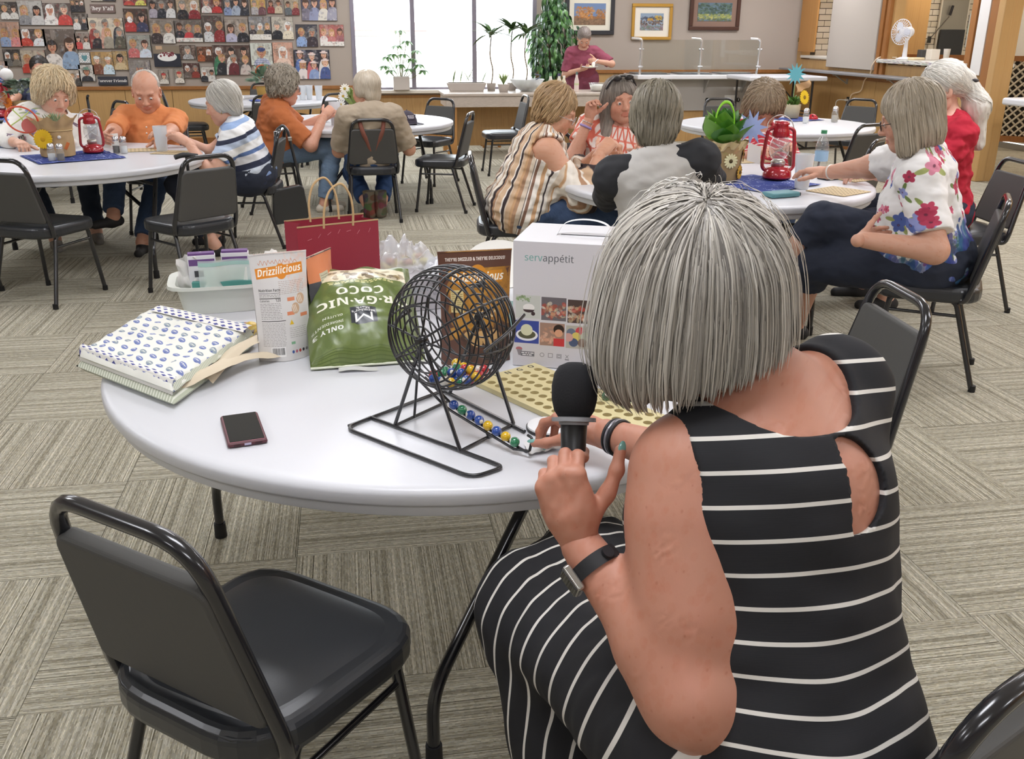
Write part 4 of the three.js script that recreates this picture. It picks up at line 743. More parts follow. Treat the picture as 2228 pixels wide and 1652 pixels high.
const HAIR = {
  short: () => [ell(V(0, 0.046, -0.02), [0.087, 0.092, 0.101]), ell(V(0, -0.03, -0.06), [0.068, 0.06, 0.045], null, { k: 0.03 }), ell(V(0.07, 0.0, -0.01), [0.02, 0.045, 0.04], null, { k: 0.02 }), ell(V(-0.07, 0.0, -0.01), [0.02, 0.045, 0.04], null, { k: 0.02 }), ell(V(0, -0.045, 0.085), [0.066, 0.094, 0.07], null, { k: 0.02, sub: true })],
  puffy: () => [ell(V(0, 0.055, -0.022), [0.108, 0.102, 0.116]), ell(V(0, -0.03, -0.06), [0.088, 0.075, 0.06], null, { k: 0.04 }), ell(V(0.085, 0.0, 0), [0.035, 0.06, 0.05], null, { k: 0.03 }), ell(V(-0.085, 0.0, 0), [0.035, 0.06, 0.05], null, { k: 0.03 }), ell(V(0, -0.036, 0.10), [0.068, 0.102, 0.084], null, { k: 0.02, sub: true })],
  bob: () => [ell(V(0, 0.05, -0.02), [0.098, 0.095, 0.11]), ell(V(0, -0.05, -0.045), [0.1, 0.09, 0.075], null, { k: 0.05 }), cap(V(0.08, 0.02, 0.015), V(0.09, -0.10, 0.02), 0.034, 0.036, { k: 0.04 }), cap(V(-0.08, 0.02, 0.015), V(-0.09, -0.10, 0.02), 0.034, 0.036, { k: 0.04 }), ell(V(0, -0.05, 0.105), [0.066, 0.105, 0.08], null, { k: 0.015, sub: true }), half(V(0, -0.125, 0), V(0, -1, 0))],
  long: () => [ell(V(0, 0.045, -0.02), [0.092, 0.09, 0.105]), cap(V(0.07, 0.0, -0.02), V(0.095, -0.2, 0.01), 0.036, 0.045, { k: 0.05 }), cap(V(-0.07, 0.0, -0.02), V(-0.095, -0.2, 0.01), 0.036, 0.045, { k: 0.05 }), ell(V(0, -0.09, -0.06), [0.095, 0.12, 0.05], null, { k: 0.05 }), ell(V(0, -0.05, 0.10), [0.066, 0.11, 0.08], null, { k: 0.015, sub: true }), half(V(0, -0.22, 0), V(0, -1, 0))],
  tied: () => [ell(V(0, 0.042, -0.02), [0.082, 0.084, 0.099]), ell(V(0, -0.02, -0.06), [0.06, 0.05, 0.04], null, { k: 0.03 }), ell(V(0, 0.01, -0.115), [0.032, 0.032, 0.03], null, { k: 0.015 }), ell(V(0, -0.04, 0.09), [0.07, 0.1, 0.072], null, { k: 0.015, sub: true })],
  fringe: () => [ell(V(0, 0.036, -0.03), [0.079, 0.08, 0.088]), ell(V(0, -0.02, -0.065), [0.06, 0.045, 0.038], null, { k: 0.03 }), ell(V(0, 0.07, 0.04), [0.072, 0.08, 0.09], null, { k: 0.02, sub: true }), ell(V(0, -0.05, 0.085), [0.075, 0.1, 0.075], null, { k: 0.02, sub: true })],
};
const skinTex = paint(256, 256, (g, w, h) => { const q = rng(44); g.fillStyle = 'rgb(246,244,242)'; g.fillRect(0, 0, w, h); for (let i = 0; i < 900; i++) { const v = q(); g.fillStyle = v < 0.5 ? 'rgba(236,196,178,0.14)' : 'rgba(255,250,240,0.14)'; g.beginPath(); g.arc(q() * w, q() * h, 1 + q() * 5, 0, 7); g.fill(); } for (let i = 0; i < 60; i++) { g.fillStyle = 'rgba(170,115,85,0.22)'; g.beginPath(); g.arc(q() * w, q() * h, 0.6 + q() * 1.1, 0, 7); g.fill(); } });
function skinMat(hex) { return new THREE.MeshPhysicalMaterial({ color: hex, map: skinTex, vertexColors: true, roughness: 0.52, sheen: 0.25, sheenRoughness: 0.5, sheenColor: new THREE.Color(0.6, 0.35, 0.28), bumpMap: grain, bumpScale: 0.0004 }); }
const hairMat = new THREE.MeshStandardMaterial({ color: 0xffffff, vertexColors: true, roughness: 0.42 });
const cloth = (hex, extra = {}) => new THREE.MeshStandardMaterial({ color: hex, roughness: 0.88, ...extra });

function person(o) {
  const G = thing('person', o.label, 'person', [o.at[0], 0, o.at[1]], Math.PI - deg(o.face));
  const inv = new THREE.Matrix4().makeRotationY(-(Math.PI - deg(o.face))), L = (p) => V(p[0] - o.at[0], p[1], p[2] - o.at[1]).applyMatrix4(inv);   // world -> own axes
  const s = o.s ?? 1.1, hs = o.hs ?? 1.2, male = !!o.male, H = L(o.head), P = V(0, o.hip ?? 0.55, o.fwd ?? 0.05), cell = o.cell ?? 0.012;
  const hq = new THREE.Quaternion().setFromEuler(new THREE.Euler(deg(o.nod ?? 15), deg(o.look ?? 0), deg(o.tilt ?? 0), 'YXZ'));
  const N = H.clone().add(V(0, -0.105 * hs, -0.055 * hs).applyQuaternion(new THREE.Quaternion().setFromAxisAngle(V(0, 1, 0), deg(o.look ?? 0) * 0.4))).add(V(0, -0.035, -0.01));
  const U = N.clone().sub(P), len = U.length(); U.normalize(); const Fd = V(0, 0, 1).addScaledVector(U, -U.z).normalize(), Ld = U.clone().cross(Fd).normalize();
  const tq = new THREE.Quaternion().setFromRotationMatrix(new THREE.Matrix4().makeBasis(Ld, U, Fd)), on = (a, l, f) => P.clone().addScaledVector(U, a * len).addScaledVector(Ld, l * s).addScaledVector(Fd, f * s), E = (a, l, f, r, k = 0.08) => ell(on(a, l, f), r.map((v) => v * s), tq, { k: k });
  const fatn = o.fat ?? 1, torso = [E(0.02, 0, -0.01, [0.175 * fatn, 0.13, 0.14 * fatn]), E(0.33, 0, 0.025, [0.155 * fatn, 0.15, 0.13 * fatn]), E(0.66, 0, 0.0, [0.165, 0.17, 0.115])];
  if (!male) for (const l of [-0.07, 0.07]) torso.push(E(0.58, l, 0.085, [0.07, 0.07, 0.06], 0.05));
  const sh = [1, -1].map((d) => on(0.9, d * (o.sw ?? 0.172), 0.0));
  torso.push(cap(sh[0].clone().addScaledVector(Ld, -0.03), sh[1].clone().addScaledVector(Ld, 0.03), 0.062 * s, 0.062 * s, { k: 0.07 }), cap(on(0.86, 0, -0.01), on(1.0, 0, 0.0), 0.085 * s, 0.06 * s, { k: 0.06 }));
  const arms = [], forearms = [], hands = [], ar = (o.arm ?? 1) * s;
  const wr = [], el = [];
  [o.handL, o.handR].forEach((h, i) => {
    const left = i === 0, t = L(h.at), { mid, end } = ik(sh[i], t, (o.ua ?? 0.285) * s, (o.fa ?? 0.25) * s, V(...(h.pole ?? [left ? 0.5 : -0.5, -1, -0.3])));
    el.push(mid); wr.push(end);
    arms.push(cap(sh[i], mid, 0.056 * ar, 0.044 * ar, { k: 0.05 })); forearms.push(cap(mid, end, 0.043 * ar, 0.028 * ar, { k: 0.03 }));
    const fd = end.clone().sub(mid).normalize(), d = h.dir ? V(...h.dir) : fd.clone().lerp(V(0, -0.1, 1), 0.3), n = V(...(h.palm ?? [0, -1, 0]));
    hands.push(handPrims(end.clone().addScaledVector(fd, 0.015), d, n, left, h.curl ?? 0.45, (o.hand ?? 1.0) * s * 0.98, h.thumb ?? 0.3));
  });
  const hip = [1, -1].map((d) => P.clone().addScaledVector(Ld, d * 0.09 * s)), thighs = [], shanks = [], feet = [], kn = [], an = [];
  [o.footL, o.footR].forEach((ft, i) => {
    const t = L(ft.at); t.y += 0.075; const { mid, end } = ik(hip[i], t, 0.44 * s, 0.43 * s, V(...(ft.pole ?? [i ? -0.25 : 0.25, 0.6, 1])));
    kn.push(mid); an.push(end); thighs.push(cap(hip[i], mid, 0.088 * s, 0.062 * s, { k: 0.06 })); shanks.push(cap(mid, end, 0.058 * s, 0.038 * s, { k: 0.03 }));
    const fdir = ft.dir ? V(...ft.dir).normalize() : V(0, 0, 1), a = end.clone().add(V(0, -0.045, 0)).addScaledVector(fdir, -0.04), b = end.clone().add(V(0, -0.055, 0)).addScaledVector(fdir, 0.15);
    if (ft.up) { b.y += ft.up; }
    feet.push([cap(a, b, 0.038, 0.03, { k: 0.03 }), cap(end, a.clone().lerp(b, 0.3), 0.04, 0.04, { k: 0.03 })]);
  });
  // skin: one continuous body
  const headM = new THREE.Matrix4().compose(H, hq, V(hs, hs, hs)), headInv = headM.clone().invert(), skinHex = o.skin ?? 0xd9a78c;
  const neck = cap(N.clone().addScaledVector(U, -0.05), V(0, -0.04, -0.018).applyMatrix4(headM), 0.056 * s, 0.05 * hs, { k: 0.03 });
  const bodyList = [...torso, ...arms, ...forearms, ...thighs, ...shanks, neck, ...feet.flat().map((p) => ({ ...p, ra: p.ra - 0.008, rb: p.rb - 0.008 }))];
  const lip = new THREE.Color(o.lip ?? 0xc98079), white = [1, 1, 1];
  const parts = [skinOf(bodyList, cell, { tint: () => white })];
  const hp = headPrims(o.headShape), hg = skinOf(hp, 0.0052, { tint: (x, y, z) => { const m = Math.hypot(x / 0.026, (y + 0.062) / 0.0125); if (m < 1 && z > 0.06) return [0.86, 0.62, 0.6]; const b = Math.hypot((Math.abs(x) - 0.033) / 0.02, (y - 0.025) / 0.006); if (b < 1 && z > 0.05) return o.brow ?? [0.62, 0.52, 0.46]; const c = Math.hypot((Math.abs(x) - 0.04) / 0.025, (y + 0.03) / 0.022); if (c < 1 && z > 0.02) return [1, 0.9, 0.88]; return white; } });
  hg.applyMatrix4(headM); parts.push(hg);
  for (const h of hands) parts.push(skinOf(h, o.handCell ?? 0.0045, { tint: () => white }));
  obj('body', mergeTinted(parts), skinMat(skinHex), G);
  // eyes
  if (o.eyes !== false) for (const sd of [-1, 1]) { const e = ball(0.0108 * hs, 0, 0, 0, 16), c = []; for (let i = 0; i < e.attributes.position.count; i++) { const z = e.attributes.position.getZ(i) / (0.0108 * hs); c.push(...(z > 0.95 ? [0.01, 0.01, 0.012] : z > 0.84 ? [0.10, 0.09, 0.08] : [0.75, 0.73, 0.7])); } e.setAttribute('color', new THREE.Float32BufferAttribute(c, 3)); const m = obj('eye', e, new THREE.MeshStandardMaterial({ vertexColors: true, roughness: 0.15 }), G); m.position.copy(V(sd * 0.031, 0.0005, 0.0795).applyMatrix4(headM)); m.quaternion.copy(hq); m.rotateX(deg(o.gaze ?? 10)); }
  // hair
  if (o.hair) {
    const hl = typeof o.hair.type === 'function' ? o.hair.type() : HAIR[o.hair.type](), fz = o.hair.frizz ?? 0.0015, f0 = field(hl, (x, y, z) => fz * noise3(x * 60, y * 14, z * 60)), c1 = new THREE.Color(o.hair.color), c2 = new THREE.Color(o.hair.color2 ?? o.hair.color);
    const fn = (x, y, z) => f0(x, y, z); fn.bounds = boundsOf(hl, 0.015);
    const base = skinOf(fn, 0.0065, { tint: (x, y, z) => { const a = Math.atan2(x, z), k = 0.5 + 0.5 * noise3(a * 14, y * 5, 3.1), c = c1.clone().lerp(c2, k)  .multiplyScalar(0.9); return [c.r, c.g, c.b]; } });
    const crown = V(...(o.hair.crown ?? [0, 0.13, -0.03])), dn = o.hair.down ?? 0.8, sg = strands(f0, { n: Math.round((o.hair.n ?? 520) * 1.7), seed: o.hair.seed ?? 3, r: (o.hair.r ?? 0.0021) * 0.68, step: 0.013, steps: o.hair.steps ?? 11, lift: o.hair.lift ?? 0.004, color: c1, color2: c2, wave: o.hair.wave ?? 0, roots: (q) => { const a = q() * 6.283, e = Math.pow(q(), 0.6) * 2.0; return V(Math.sin(e) * Math.cos(a) * 0.11, 0.04 + Math.cos(e) * 0.11, Math.sin(e) * Math.sin(a) * 0.11 - 0.02); }, comb: (p, g) => p.clone().sub(crown).normalize().multiplyScalar(1 - dn).add(V(...(o.hair.flow ?? [0, -1, 0])).multiplyScalar(dn)), keep: (p) => f0(p.x, p.y, p.z) < 0.012 });
    const hg2 = mergeTinted([base, sg]); hg2.applyMatrix4(headM); obj('hair', hg2, hairMat, G);
    if (o.hair.after) o.hair.after(G, headM, hs);
  }
  // clothes
  const fold = (a = 0.006, fr = 9) => (x, y, z) => a * noise3(x * fr, y * fr * 1.6, z * fr + 5) + a * 0.22 * noise3(x * 23, y * 30, z * 23);
  const cut = (list, amount) => list;
  const tp = o.top, tInf = tp.inflate ?? 0.013;
  const sleeve = (i, fr) => (fr <= 1 ? [{ ...fat([arms[i]], tInf + 0.004)[0], rb: arms[i].rb + tInf + 0.012, end: fr }] : [fat([arms[i]], tInf + 0.004)[0], { ...fat([forearms[i]], tInf)[0], end: fr - 1 }]);
  const hem = tp.hem ?? -0.06, neckCut = [ell(N.clone().addScaledVector(U, 0.045).addScaledVector(Fd, 0.03), V(...(tp.neck ?? [0.075, 0.05, 0.075])), tq, { k: 0.012, sub: true })];
  let topList = [...fat(torso, tInf), half(on(0, 0, 0).addScaledVector(U, hem), U.clone().negate()), ...neckCut, ...(tp.sleeve > 0 ? [0, 1].flatMap((i) => sleeve(i, tp.sleeve)) : []), ...(tp.extra ? tp.extra({ on, sh, el, wr, N, U, Fd, Ld, s, E }) : []), ...(tp.carve ? tp.carve({ on, sh, el, wr, N, U, Fd, Ld, s, tq }) : [])];
  const view = L([0, 1.57, 0]).sub(P), seam = Math.atan2(view.dot(Ld), view.dot(Fd)), around = (p) => { let a = Math.atan2(p.dot(Ld), p.dot(Fd)) - seam; a = Math.atan2(Math.sin(a), Math.cos(a)); return a * 0.17 * s; };
  const topUV = tp.uv ?? ((x, y, z) => { const p = V(x, y, z).sub(P); return [around(p) * 2, p.dot(U) * 2]; });
  obj(tp.name ?? 'shirt', skinOf(topList, tp.cell ?? cell, { disp: fold(tp.fold ?? 0.006), uv: (x, y, z, a, b, c) => topUV(x, y, z, { P, U, Fd, Ld, on, el, sh, wr, around }) }), tp.mat, G);
  if (o.bottom) {
    const b = o.bottom, inf = b.inflate ?? 0.014, lens = b.length ?? 1.9, l = [...fat([torso[0]], inf), half(on(0.2, 0, 0), U), ...thighs.flatMap((t, i) => (lens <= 1 ? [{ ...fat([t], inf)[0], end: lens }] : [fat([t], inf)[0], { ...fat([shanks[i]], inf)[0], rb: shanks[i].rb + inf + (b.flare ?? 0.012), end: lens - 1 }]))];
    obj(b.name ?? 'trousers', skinOf(l, cell, { disp: fold(0.005, 8), uv: (x, y, z) => [x * 2 + z * 1.2, y * 2 + z] }), b.mat, G);
  }
  if (o.shoes) feet.forEach((f, i) => obj('shoe', skinOf(o.shoes.boot ? [...f, cap(f[1] ? V(f[1].ax, f[1].ay, f[1].az) : P, an[i].clone().add(V(0, 0.16, 0)), 0.048, 0.056, { k: 0.03, end: 1 })] : f, 0.008), o.shoes.mat, G));
  if (o.glasses) { const gm = o.glasses.mat ?? mat(0x3a2f2c, 0.3, 0.4), gl = [...[-1, 1].flatMap((sd) => { const e = []; for (let k = 0; k <= 16; k++) { const a = (k / 16) * 6.2832; e.push(V(sd * 0.032 + Math.cos(a) * 0.021, -0.002 + Math.sin(a) * 0.016, 0.1)); } return [tubeOf(e, 0.0016, 5), tube([[sd * 0.053, 0.004, 0.1], [sd * 0.077, 0.004, 0.07], [sd * 0.082, 0.0, -0.01]], 0.0016, 0.01, 5)]; }), tube([[-0.011, 0.003, 0.1], [0.011, 0.003, 0.1]], 0.0016, 0, 5)]; const g = merge(gl); g.applyMatrix4(headM); obj('glasses', g, gm, G); const ln = merge([-1, 1].map((sd) => new THREE.CircleGeometry(0.02, 16).scale(1, 0.78, 1).translate(sd * 0.032, -0.002, 0.1))); ln.applyMatrix4(headM); obj('lens', ln, new THREE.MeshPhysicalMaterial({ color: 0xffffff, transmission: 1, roughness: 0.05, thickness: 0 }), G); }
  o.extras?.(G, { P, N, U, Fd, Ld, H, headM, sh, el, wr, kn, an, hands, on, s, hs, hq, tq, L });
  return G;
}

// ------------------------------------------------------------------ fabrics
const ctex = (w, h, draw, rep = [1, 1]) => new THREE.MeshStandardMaterial({ map: paint(w, h, draw, true, rep), roughness: 0.88 });
const flowers = (bg, cols, n, r0, r1, leaf, seed) => (g, w, h) => { const q = rng(seed); g.fillStyle = bg; g.fillRect(0, 0, w, h); for (let i = 0; i < n; i++) { const x = q() * w, y = q() * h, r = r0 + q() * r1, c = cols[Math.floor(q() * cols.length)]; for (const [ox, oy] of [[0, 0], [w, 0], [-w, 0], [0, h], [0, -h]]) { if (leaf && q() < 0.3) { g.fillStyle = leaf[i % leaf.length]; for (let k = 0; k < 3; k++) { g.beginPath(); g.ellipse(x + ox + Math.cos(k * 2 + i) * r * 1.5, y + oy + Math.sin(k * 2 + i) * r * 1.5, r * 0.9, r * 0.35, k * 2 + i, 0, 7); g.fill(); } } g.fillStyle = c; for (let k = 0; k < 5; k++) { g.beginPath(); g.ellipse(x + ox + Math.cos(k * 1.257 + i) * r * 0.6, y + oy + Math.sin(k * 1.257 + i) * r * 0.6, r * 0.55, r * 0.42, k * 1.257 + i, 0, 7); g.fill(); } g.fillStyle = 'rgba(60,20,40,0.5)'; g.beginPath(); g.arc(x + ox, y + oy, r * 0.2, 0, 7); g.fill(); } } };
const stripesV = (list) => (g, w, h) => { let y = 0; const tot = list.reduce((a, b) => a + b[1], 0); for (const [c, s] of list) { const hh = (s / tot) * h; g.fillStyle = c; g.fillRect(0, y, w, hh + 1); y += hh; } };
const denim = ctex(256, 256, (g, w, h) => { const q = rng(6); g.fillStyle = '#3d506f'; g.fillRect(0, 0, w, h); for (let i = 0; i < 6000; i++) { const v = (q() - 0.5) * 40; g.fillStyle = rgb(61 + v, 80 + v, 111 + v, 0.5); g.fillRect(q() * w, q() * h, 1, 3 + q() * 5); } });
const denimLight = ctex(256, 256, (g, w, h) => { const q = rng(16); g.fillStyle = '#6a7f96'; g.fillRect(0, 0, w, h); for (let i = 0; i < 6000; i++) { const v = (q() - 0.5) * 40; g.fillStyle = rgb(106 + v, 127 + v, 150 + v, 0.5); g.fillRect(q() * w, q() * h, 1, 3 + q() * 5); } });
const navy = cloth(0x262c3c), shoeDark = mat(0x2c2b2c, 0.7), shoeGrey = mat(0x8b8680, 0.8), shoeCream = mat(0xcfc6b6, 0.8);

// ------------------------------------------------------------------ the people at the tables
person({ label: 'short-haired blonde woman in a white floral blouse behind the kraft basket', at: [-2.38, -8.0], face: 160, head: [-2.17, 1.10, -7.86], hs: 1.28, s: 1.12, look: 18, nod: 22, tilt: -4, gaze: 25, skin: 0xe2b39c,
  handL: { at: [-2.05, 0.80, -7.52], palm: [0, -1, 0], curl: 0.5 }, handR: { at: [-2.35, 0.79, -7.42], curl: 0.6, pole: [-1, -0.6, -0.2] }, footL: { at: [-1.98, 0, -7.72] }, footR: { at: [-2.22, 0, -7.48] },
  hair: { type: 'puffy', color: 0xd8bd92, color2: 0xe9d9b8, n: 700, wave: 0.35, frizz: 0.006, down: 0.55, lift: 0.008, seed: 8 },
  top: { name: 'blouse', sleeve: 1.75, mat: ctex(512, 512, flowers('#e9e6e0', ['#8ea0d4', '#c9a0a8', '#b4b88c', '#7c6a78'], 46, 7, 14, ['#a9b48c'], 3)) }, bottom: { name: 'jeans', mat: cloth(0x2b3648) }, shoes: { mat: shoeGrey } });
person({ label: 'balding man in an orange button shirt looking down at the left table', at: [-1.56, -8.12], face: 182, head: [-1.525, 1.105, -7.98], hs: 1.30, s: 1.16, male: true, look: 6, nod: 24, gaze: 28, skin: 0xdaa58c, fat: 1.05,
  handL: { at: [-1.34, 0.81, -7.42], curl: 0.5 }, handR: { at: [-1.74, 0.83, -7.46], curl: 0.9, palm: [0.8, -0.3, 0.3], thumb: 0.5 }, footL: { at: [-1.55, 0, -7.25] }, footR: { at: [-1.72, 0.20, -7.22], dir: [-0.7, -0.3, 0.6], up: 0.06, pole: [-0.2, 0.8, 1] },
  hair: { type: 'fringe', color: 0xc9c2b8, color2: 0xe2ded6, n: 380, r: 0.0014, steps: 7, flow: [0, -0.6, -0.8], lift: 0.002 },
  top: { sleeve: 0.95, mat: cloth(0xdb8a55), extra: ({ N, U, Fd, Ld }) => [cap(N.clone().addScaledVector(Ld, 0.09).addScaledVector(Fd, 0.03), N.clone().addScaledVector(Fd, 0.10).addScaledVector(U, -0.05).addScaledVector(Ld, 0.03), 0.02, 0.014, { k: 0.01 }), cap(N.clone().addScaledVector(Ld, -0.09).addScaledVector(Fd, 0.03), N.clone().addScaledVector(Fd, 0.10).addScaledVector(U, -0.05).addScaledVector(Ld, -0.03), 0.02, 0.014, { k: 0.01 })] }, bottom: { name: 'jeans', mat: denim }, shoes: { mat: shoeDark },
  extras: (G, { on, Fd }) => { for (const a of [0.78, 0.66, 0.54, 0.42]) { const b = obj('button', new THREE.SphereGeometry(0.007, 8, 6), mat(0xf0e6dc, 0.4), G); b.position.copy(on(a, 0, 0.15)); } } });
{
  const stripe = ctex(64, 512, stripesV([['#2a3048', 9], ['#d9dce2', 3], ['#8ea6cc', 2], ['#e2e2e2', 4], ['#2b3148', 2], ['#b4c2d8', 3], ['#e4e4e4', 4], ['#5c74a4', 2], ['#dcdce0', 4], ['#2b3148', 3], ['#c4ccd8', 4], ['#7c92bc', 2]]));
  person({ label: 'silver-haired woman in a navy and white striped tee seen from the side', at: [-0.68, -7.32], face: -84, head: [-0.875, 1.055, -7.30], hs: 1.22, s: 1.14, look: -6, nod: 12, skin: 0xdfae97, eyes: true, fat: 1.1,
    handL: { at: [-1.10, 0.80, -7.05], curl: 0.4 }, handR: { at: [-1.26, 0.82, -7.42], curl: 0.5 }, footL: { at: [-1.0, 0, -7.05] }, footR: { at: [-1.05, 0, -7.45] },
    hair: { type: 'short', color: 0xb9b4aa, color2: 0xd8d5cd, n: 620, flow: [0, -0.7, -0.5], seed: 5 },
    top: { sleeve: 0.62, hem: -0.1, mat: stripe, uv: (x, y, z, { P, U }) => [x, -1 + V(x, y, z).sub(P).dot(U) * 1.72] }, bottom: { name: 'capris', mat: navy, length: 1.8 }, shoes: { mat: shoeDark },
    extras: (G, { headM }) => { const e = obj('earring', ring(0.008, 0.0016, 6, 16), mat(0xc9a95a, 0.3, 0.9), G); e.position.copy(V(0.082, -0.045, -0.005).applyMatrix4(headM)); } });
}
person({ label: 'woman with short curly grey hair and glasses in a rust tee', at: [-0.71, -8.92], face: 76, head: [-0.52, 1.085, -8.86], hs: 1.24, s: 1.16, look: -4, nod: 8, skin: 0xdca68e, fat: 1.15, arm: 1.1,
  handL: { at: [-0.16, 0.83, -9.02], curl: 0.7 }, handR: { at: [-0.20, 0.84, -8.72], curl: 1.1, palm: [0.6, -0.6, 0.2] }, footL: { at: [-0.22, 0, -8.95] }, footR: { at: [-0.24, 0, -8.74] },
  hair: { type: 'puffy', color: 0x8b8172, color2: 0xb5ab9a, n: 700, wave: 0.9, frizz: 0.009, down: 0.4, lift: 0.008, seed: 21 }, glasses: {},
  top: { sleeve: 0.85, mat: cloth(0xb5683a), hem: -0.12, inflate: 0.02 }, bottom: { name: 'jeans', mat: denimLight }, shoes: { mat: shoeCream } });
person({ label: 'man in a khaki tee with brown suspenders sitting with his back turned', at: [0.20, -8.30], face: -4, head: [0.175, 1.085, -8.30], hs: 1.24, s: 1.16, male: true, look: 38, nod: 6, skin: 0xd6a389, arm: 1.05,
  handL: { at: [0.02, 0.66, -8.62], curl: 0.6 }, handR: { at: [0.45, 0.66, -8.62], curl: 0.6 }, footL: { at: [0.16, 0, -8.40], dir: [0.3, 0, 1] }, footR: { at: [0.26, 0, -8.40], dir: [-0.3, 0, 1] },
  hair: { type: 'short', color: 0xb7a893, color2: 0xcdc2b0, n: 420, r: 0.0013, steps: 5, lift: 0.001, frizz: 0.0004, seed: 9 },
  top: { sleeve: 0.9, mat: cloth(0xa99a86), inflate: 0.018, hem: -0.08 }, bottom: { name: 'jeans', mat: cloth(0x34507c), length: 1.7 }, shoes: { boot: true, mat: ctex(64, 64, (g, w, h) => { const q = rng(2); g.fillStyle = '#6b6252'; g.fillRect(0, 0, w, h); for (let i = 0; i < 60; i++) { g.fillStyle = rgb(60 + q() * 60, 54 + q() * 50, 44 + q() * 40); g.beginPath(); g.arc(q() * w, q() * h, 3 + q() * 6, 0, 7); g.fill(); } }) },
  extras: (G, { on }) => { const m = mat(0x7d4a3c, 0.7); const strip = (pts) => { const g = curve(pts, 0.02, 24, false, 6); return g; }; for (const sd of [-1, 1]) obj('suspender', strip([on(0.95, sd * 0.085, 0.02), on(0.9, sd * 0.085, -0.1), on(0.72, sd * 0.07, -0.138), on(0.5, sd * 0.04, -0.138), on(0.3, sd * 0.02, -0.14)]), m, G); } });
{ // standing
  person({ label: 'woman in a burgundy tee standing behind the stone counter with a plate', at: [3.33, -13.62], face: 182, hip: 0.92, head: [3.30, 1.47, -13.40], hs: 1.12, s: 1.02, look: -8, nod: 42, gaze: 25, skin: 0xd7a892,
    handL: { at: [3.46, 1.17, -13.25], curl: 1.0, palm: [-1, 0, 0.2], pole: [1, -0.35, -0.1] }, handR: { at: [3.23, 1.06, -13.27], palm: [0.2, 1, 0], curl: 0.4, pole: [-0.7, -1, -0.3] }, footL: { at: [3.42, 0, -13.62], pole: [0, 0, 1] }, footR: { at: [3.22, 0, -13.62], pole: [0, 0, 1] },
    hair: { type: 'tied', color: 0x6e625c, color2: 0x9c9088, n: 420, flow: [0, -0.3, -1], seed: 31 }, top: { sleeve: 0.9, mat: cloth(0x8a4356), hem: -0.1, inflate: 0.016 }, bottom: { name: 'skirt', mat: cloth(0x7d3f52), inflate: 0.05 }, shoes: { mat: shoeDark },
    extras: (G, { on }) => { const g = new THREE.PlaneGeometry(0.2, 0.16, 8, 8); const p = g.attributes.position; for (let i = 0; i < p.count; i++) { const v = on(0.62 + p.getY(i) * 1.2, p.getX(i), 0.152 - Math.abs(p.getX(i)) * 0.25); p.setXYZ(i, v.x, v.y, v.z); } g.computeVertexNormals(); obj('chest_print', g, new THREE.MeshStandardMaterial({ roughness: 0.9, map: paint(128, 96, (c, w, h) => { const q = rng(51); c.fillStyle = '#8a4356'; c.fillRect(0, 0, w, h); for (let i = 0; i < 30; i++) { c.fillStyle = 'rgba(220,196,200,0.6)'; c.fillRect(20 + q() * 70, 8 + q() * 60, 4 + q() * 18, 3 + q() * 12); } }) }), G); } });
  const pl = thing('dinner_plate', 'white plate with mashed food held by the standing woman', 'plate', [3.34, 1.085, -13.2]);
  obj('plate', lathe([[0, 0], [0.07, 0], [0.12, 0.016], [0.118, 0.02], [0.07, 0.006], [0, 0.006]], 28), mat(0xe9e9e6, 0.3), pl);
  for (let i = 0; i < 4; i++) obj('food', new THREE.SphereGeometry(0.026, 10, 8).scale(1, 0.6, 1).translate(Math.cos(i * 1.7) * 0.035, 0.018, Math.sin(i * 1.7) * 0.035), mat(0xe8dfae, 0.7), pl);
  const sp = thing('serving_spoon', 'spoon of white cream above the held plate', 'spoon', [3.40, 1.15, -13.18]); obj('handle', tube([[0.0, 0.0, 0], [0.06, 0.05, -0.02]], 0.006, 0, 6), mat(0xd8d8da, 0.3, 0.7), sp); obj('scoop', new THREE.SphereGeometry(0.034, 12, 10).scale(0.8, 1.1, 0.8).translate(-0.01, -0.02, 0), mat(0xf2f0ea, 0.5), sp);
}
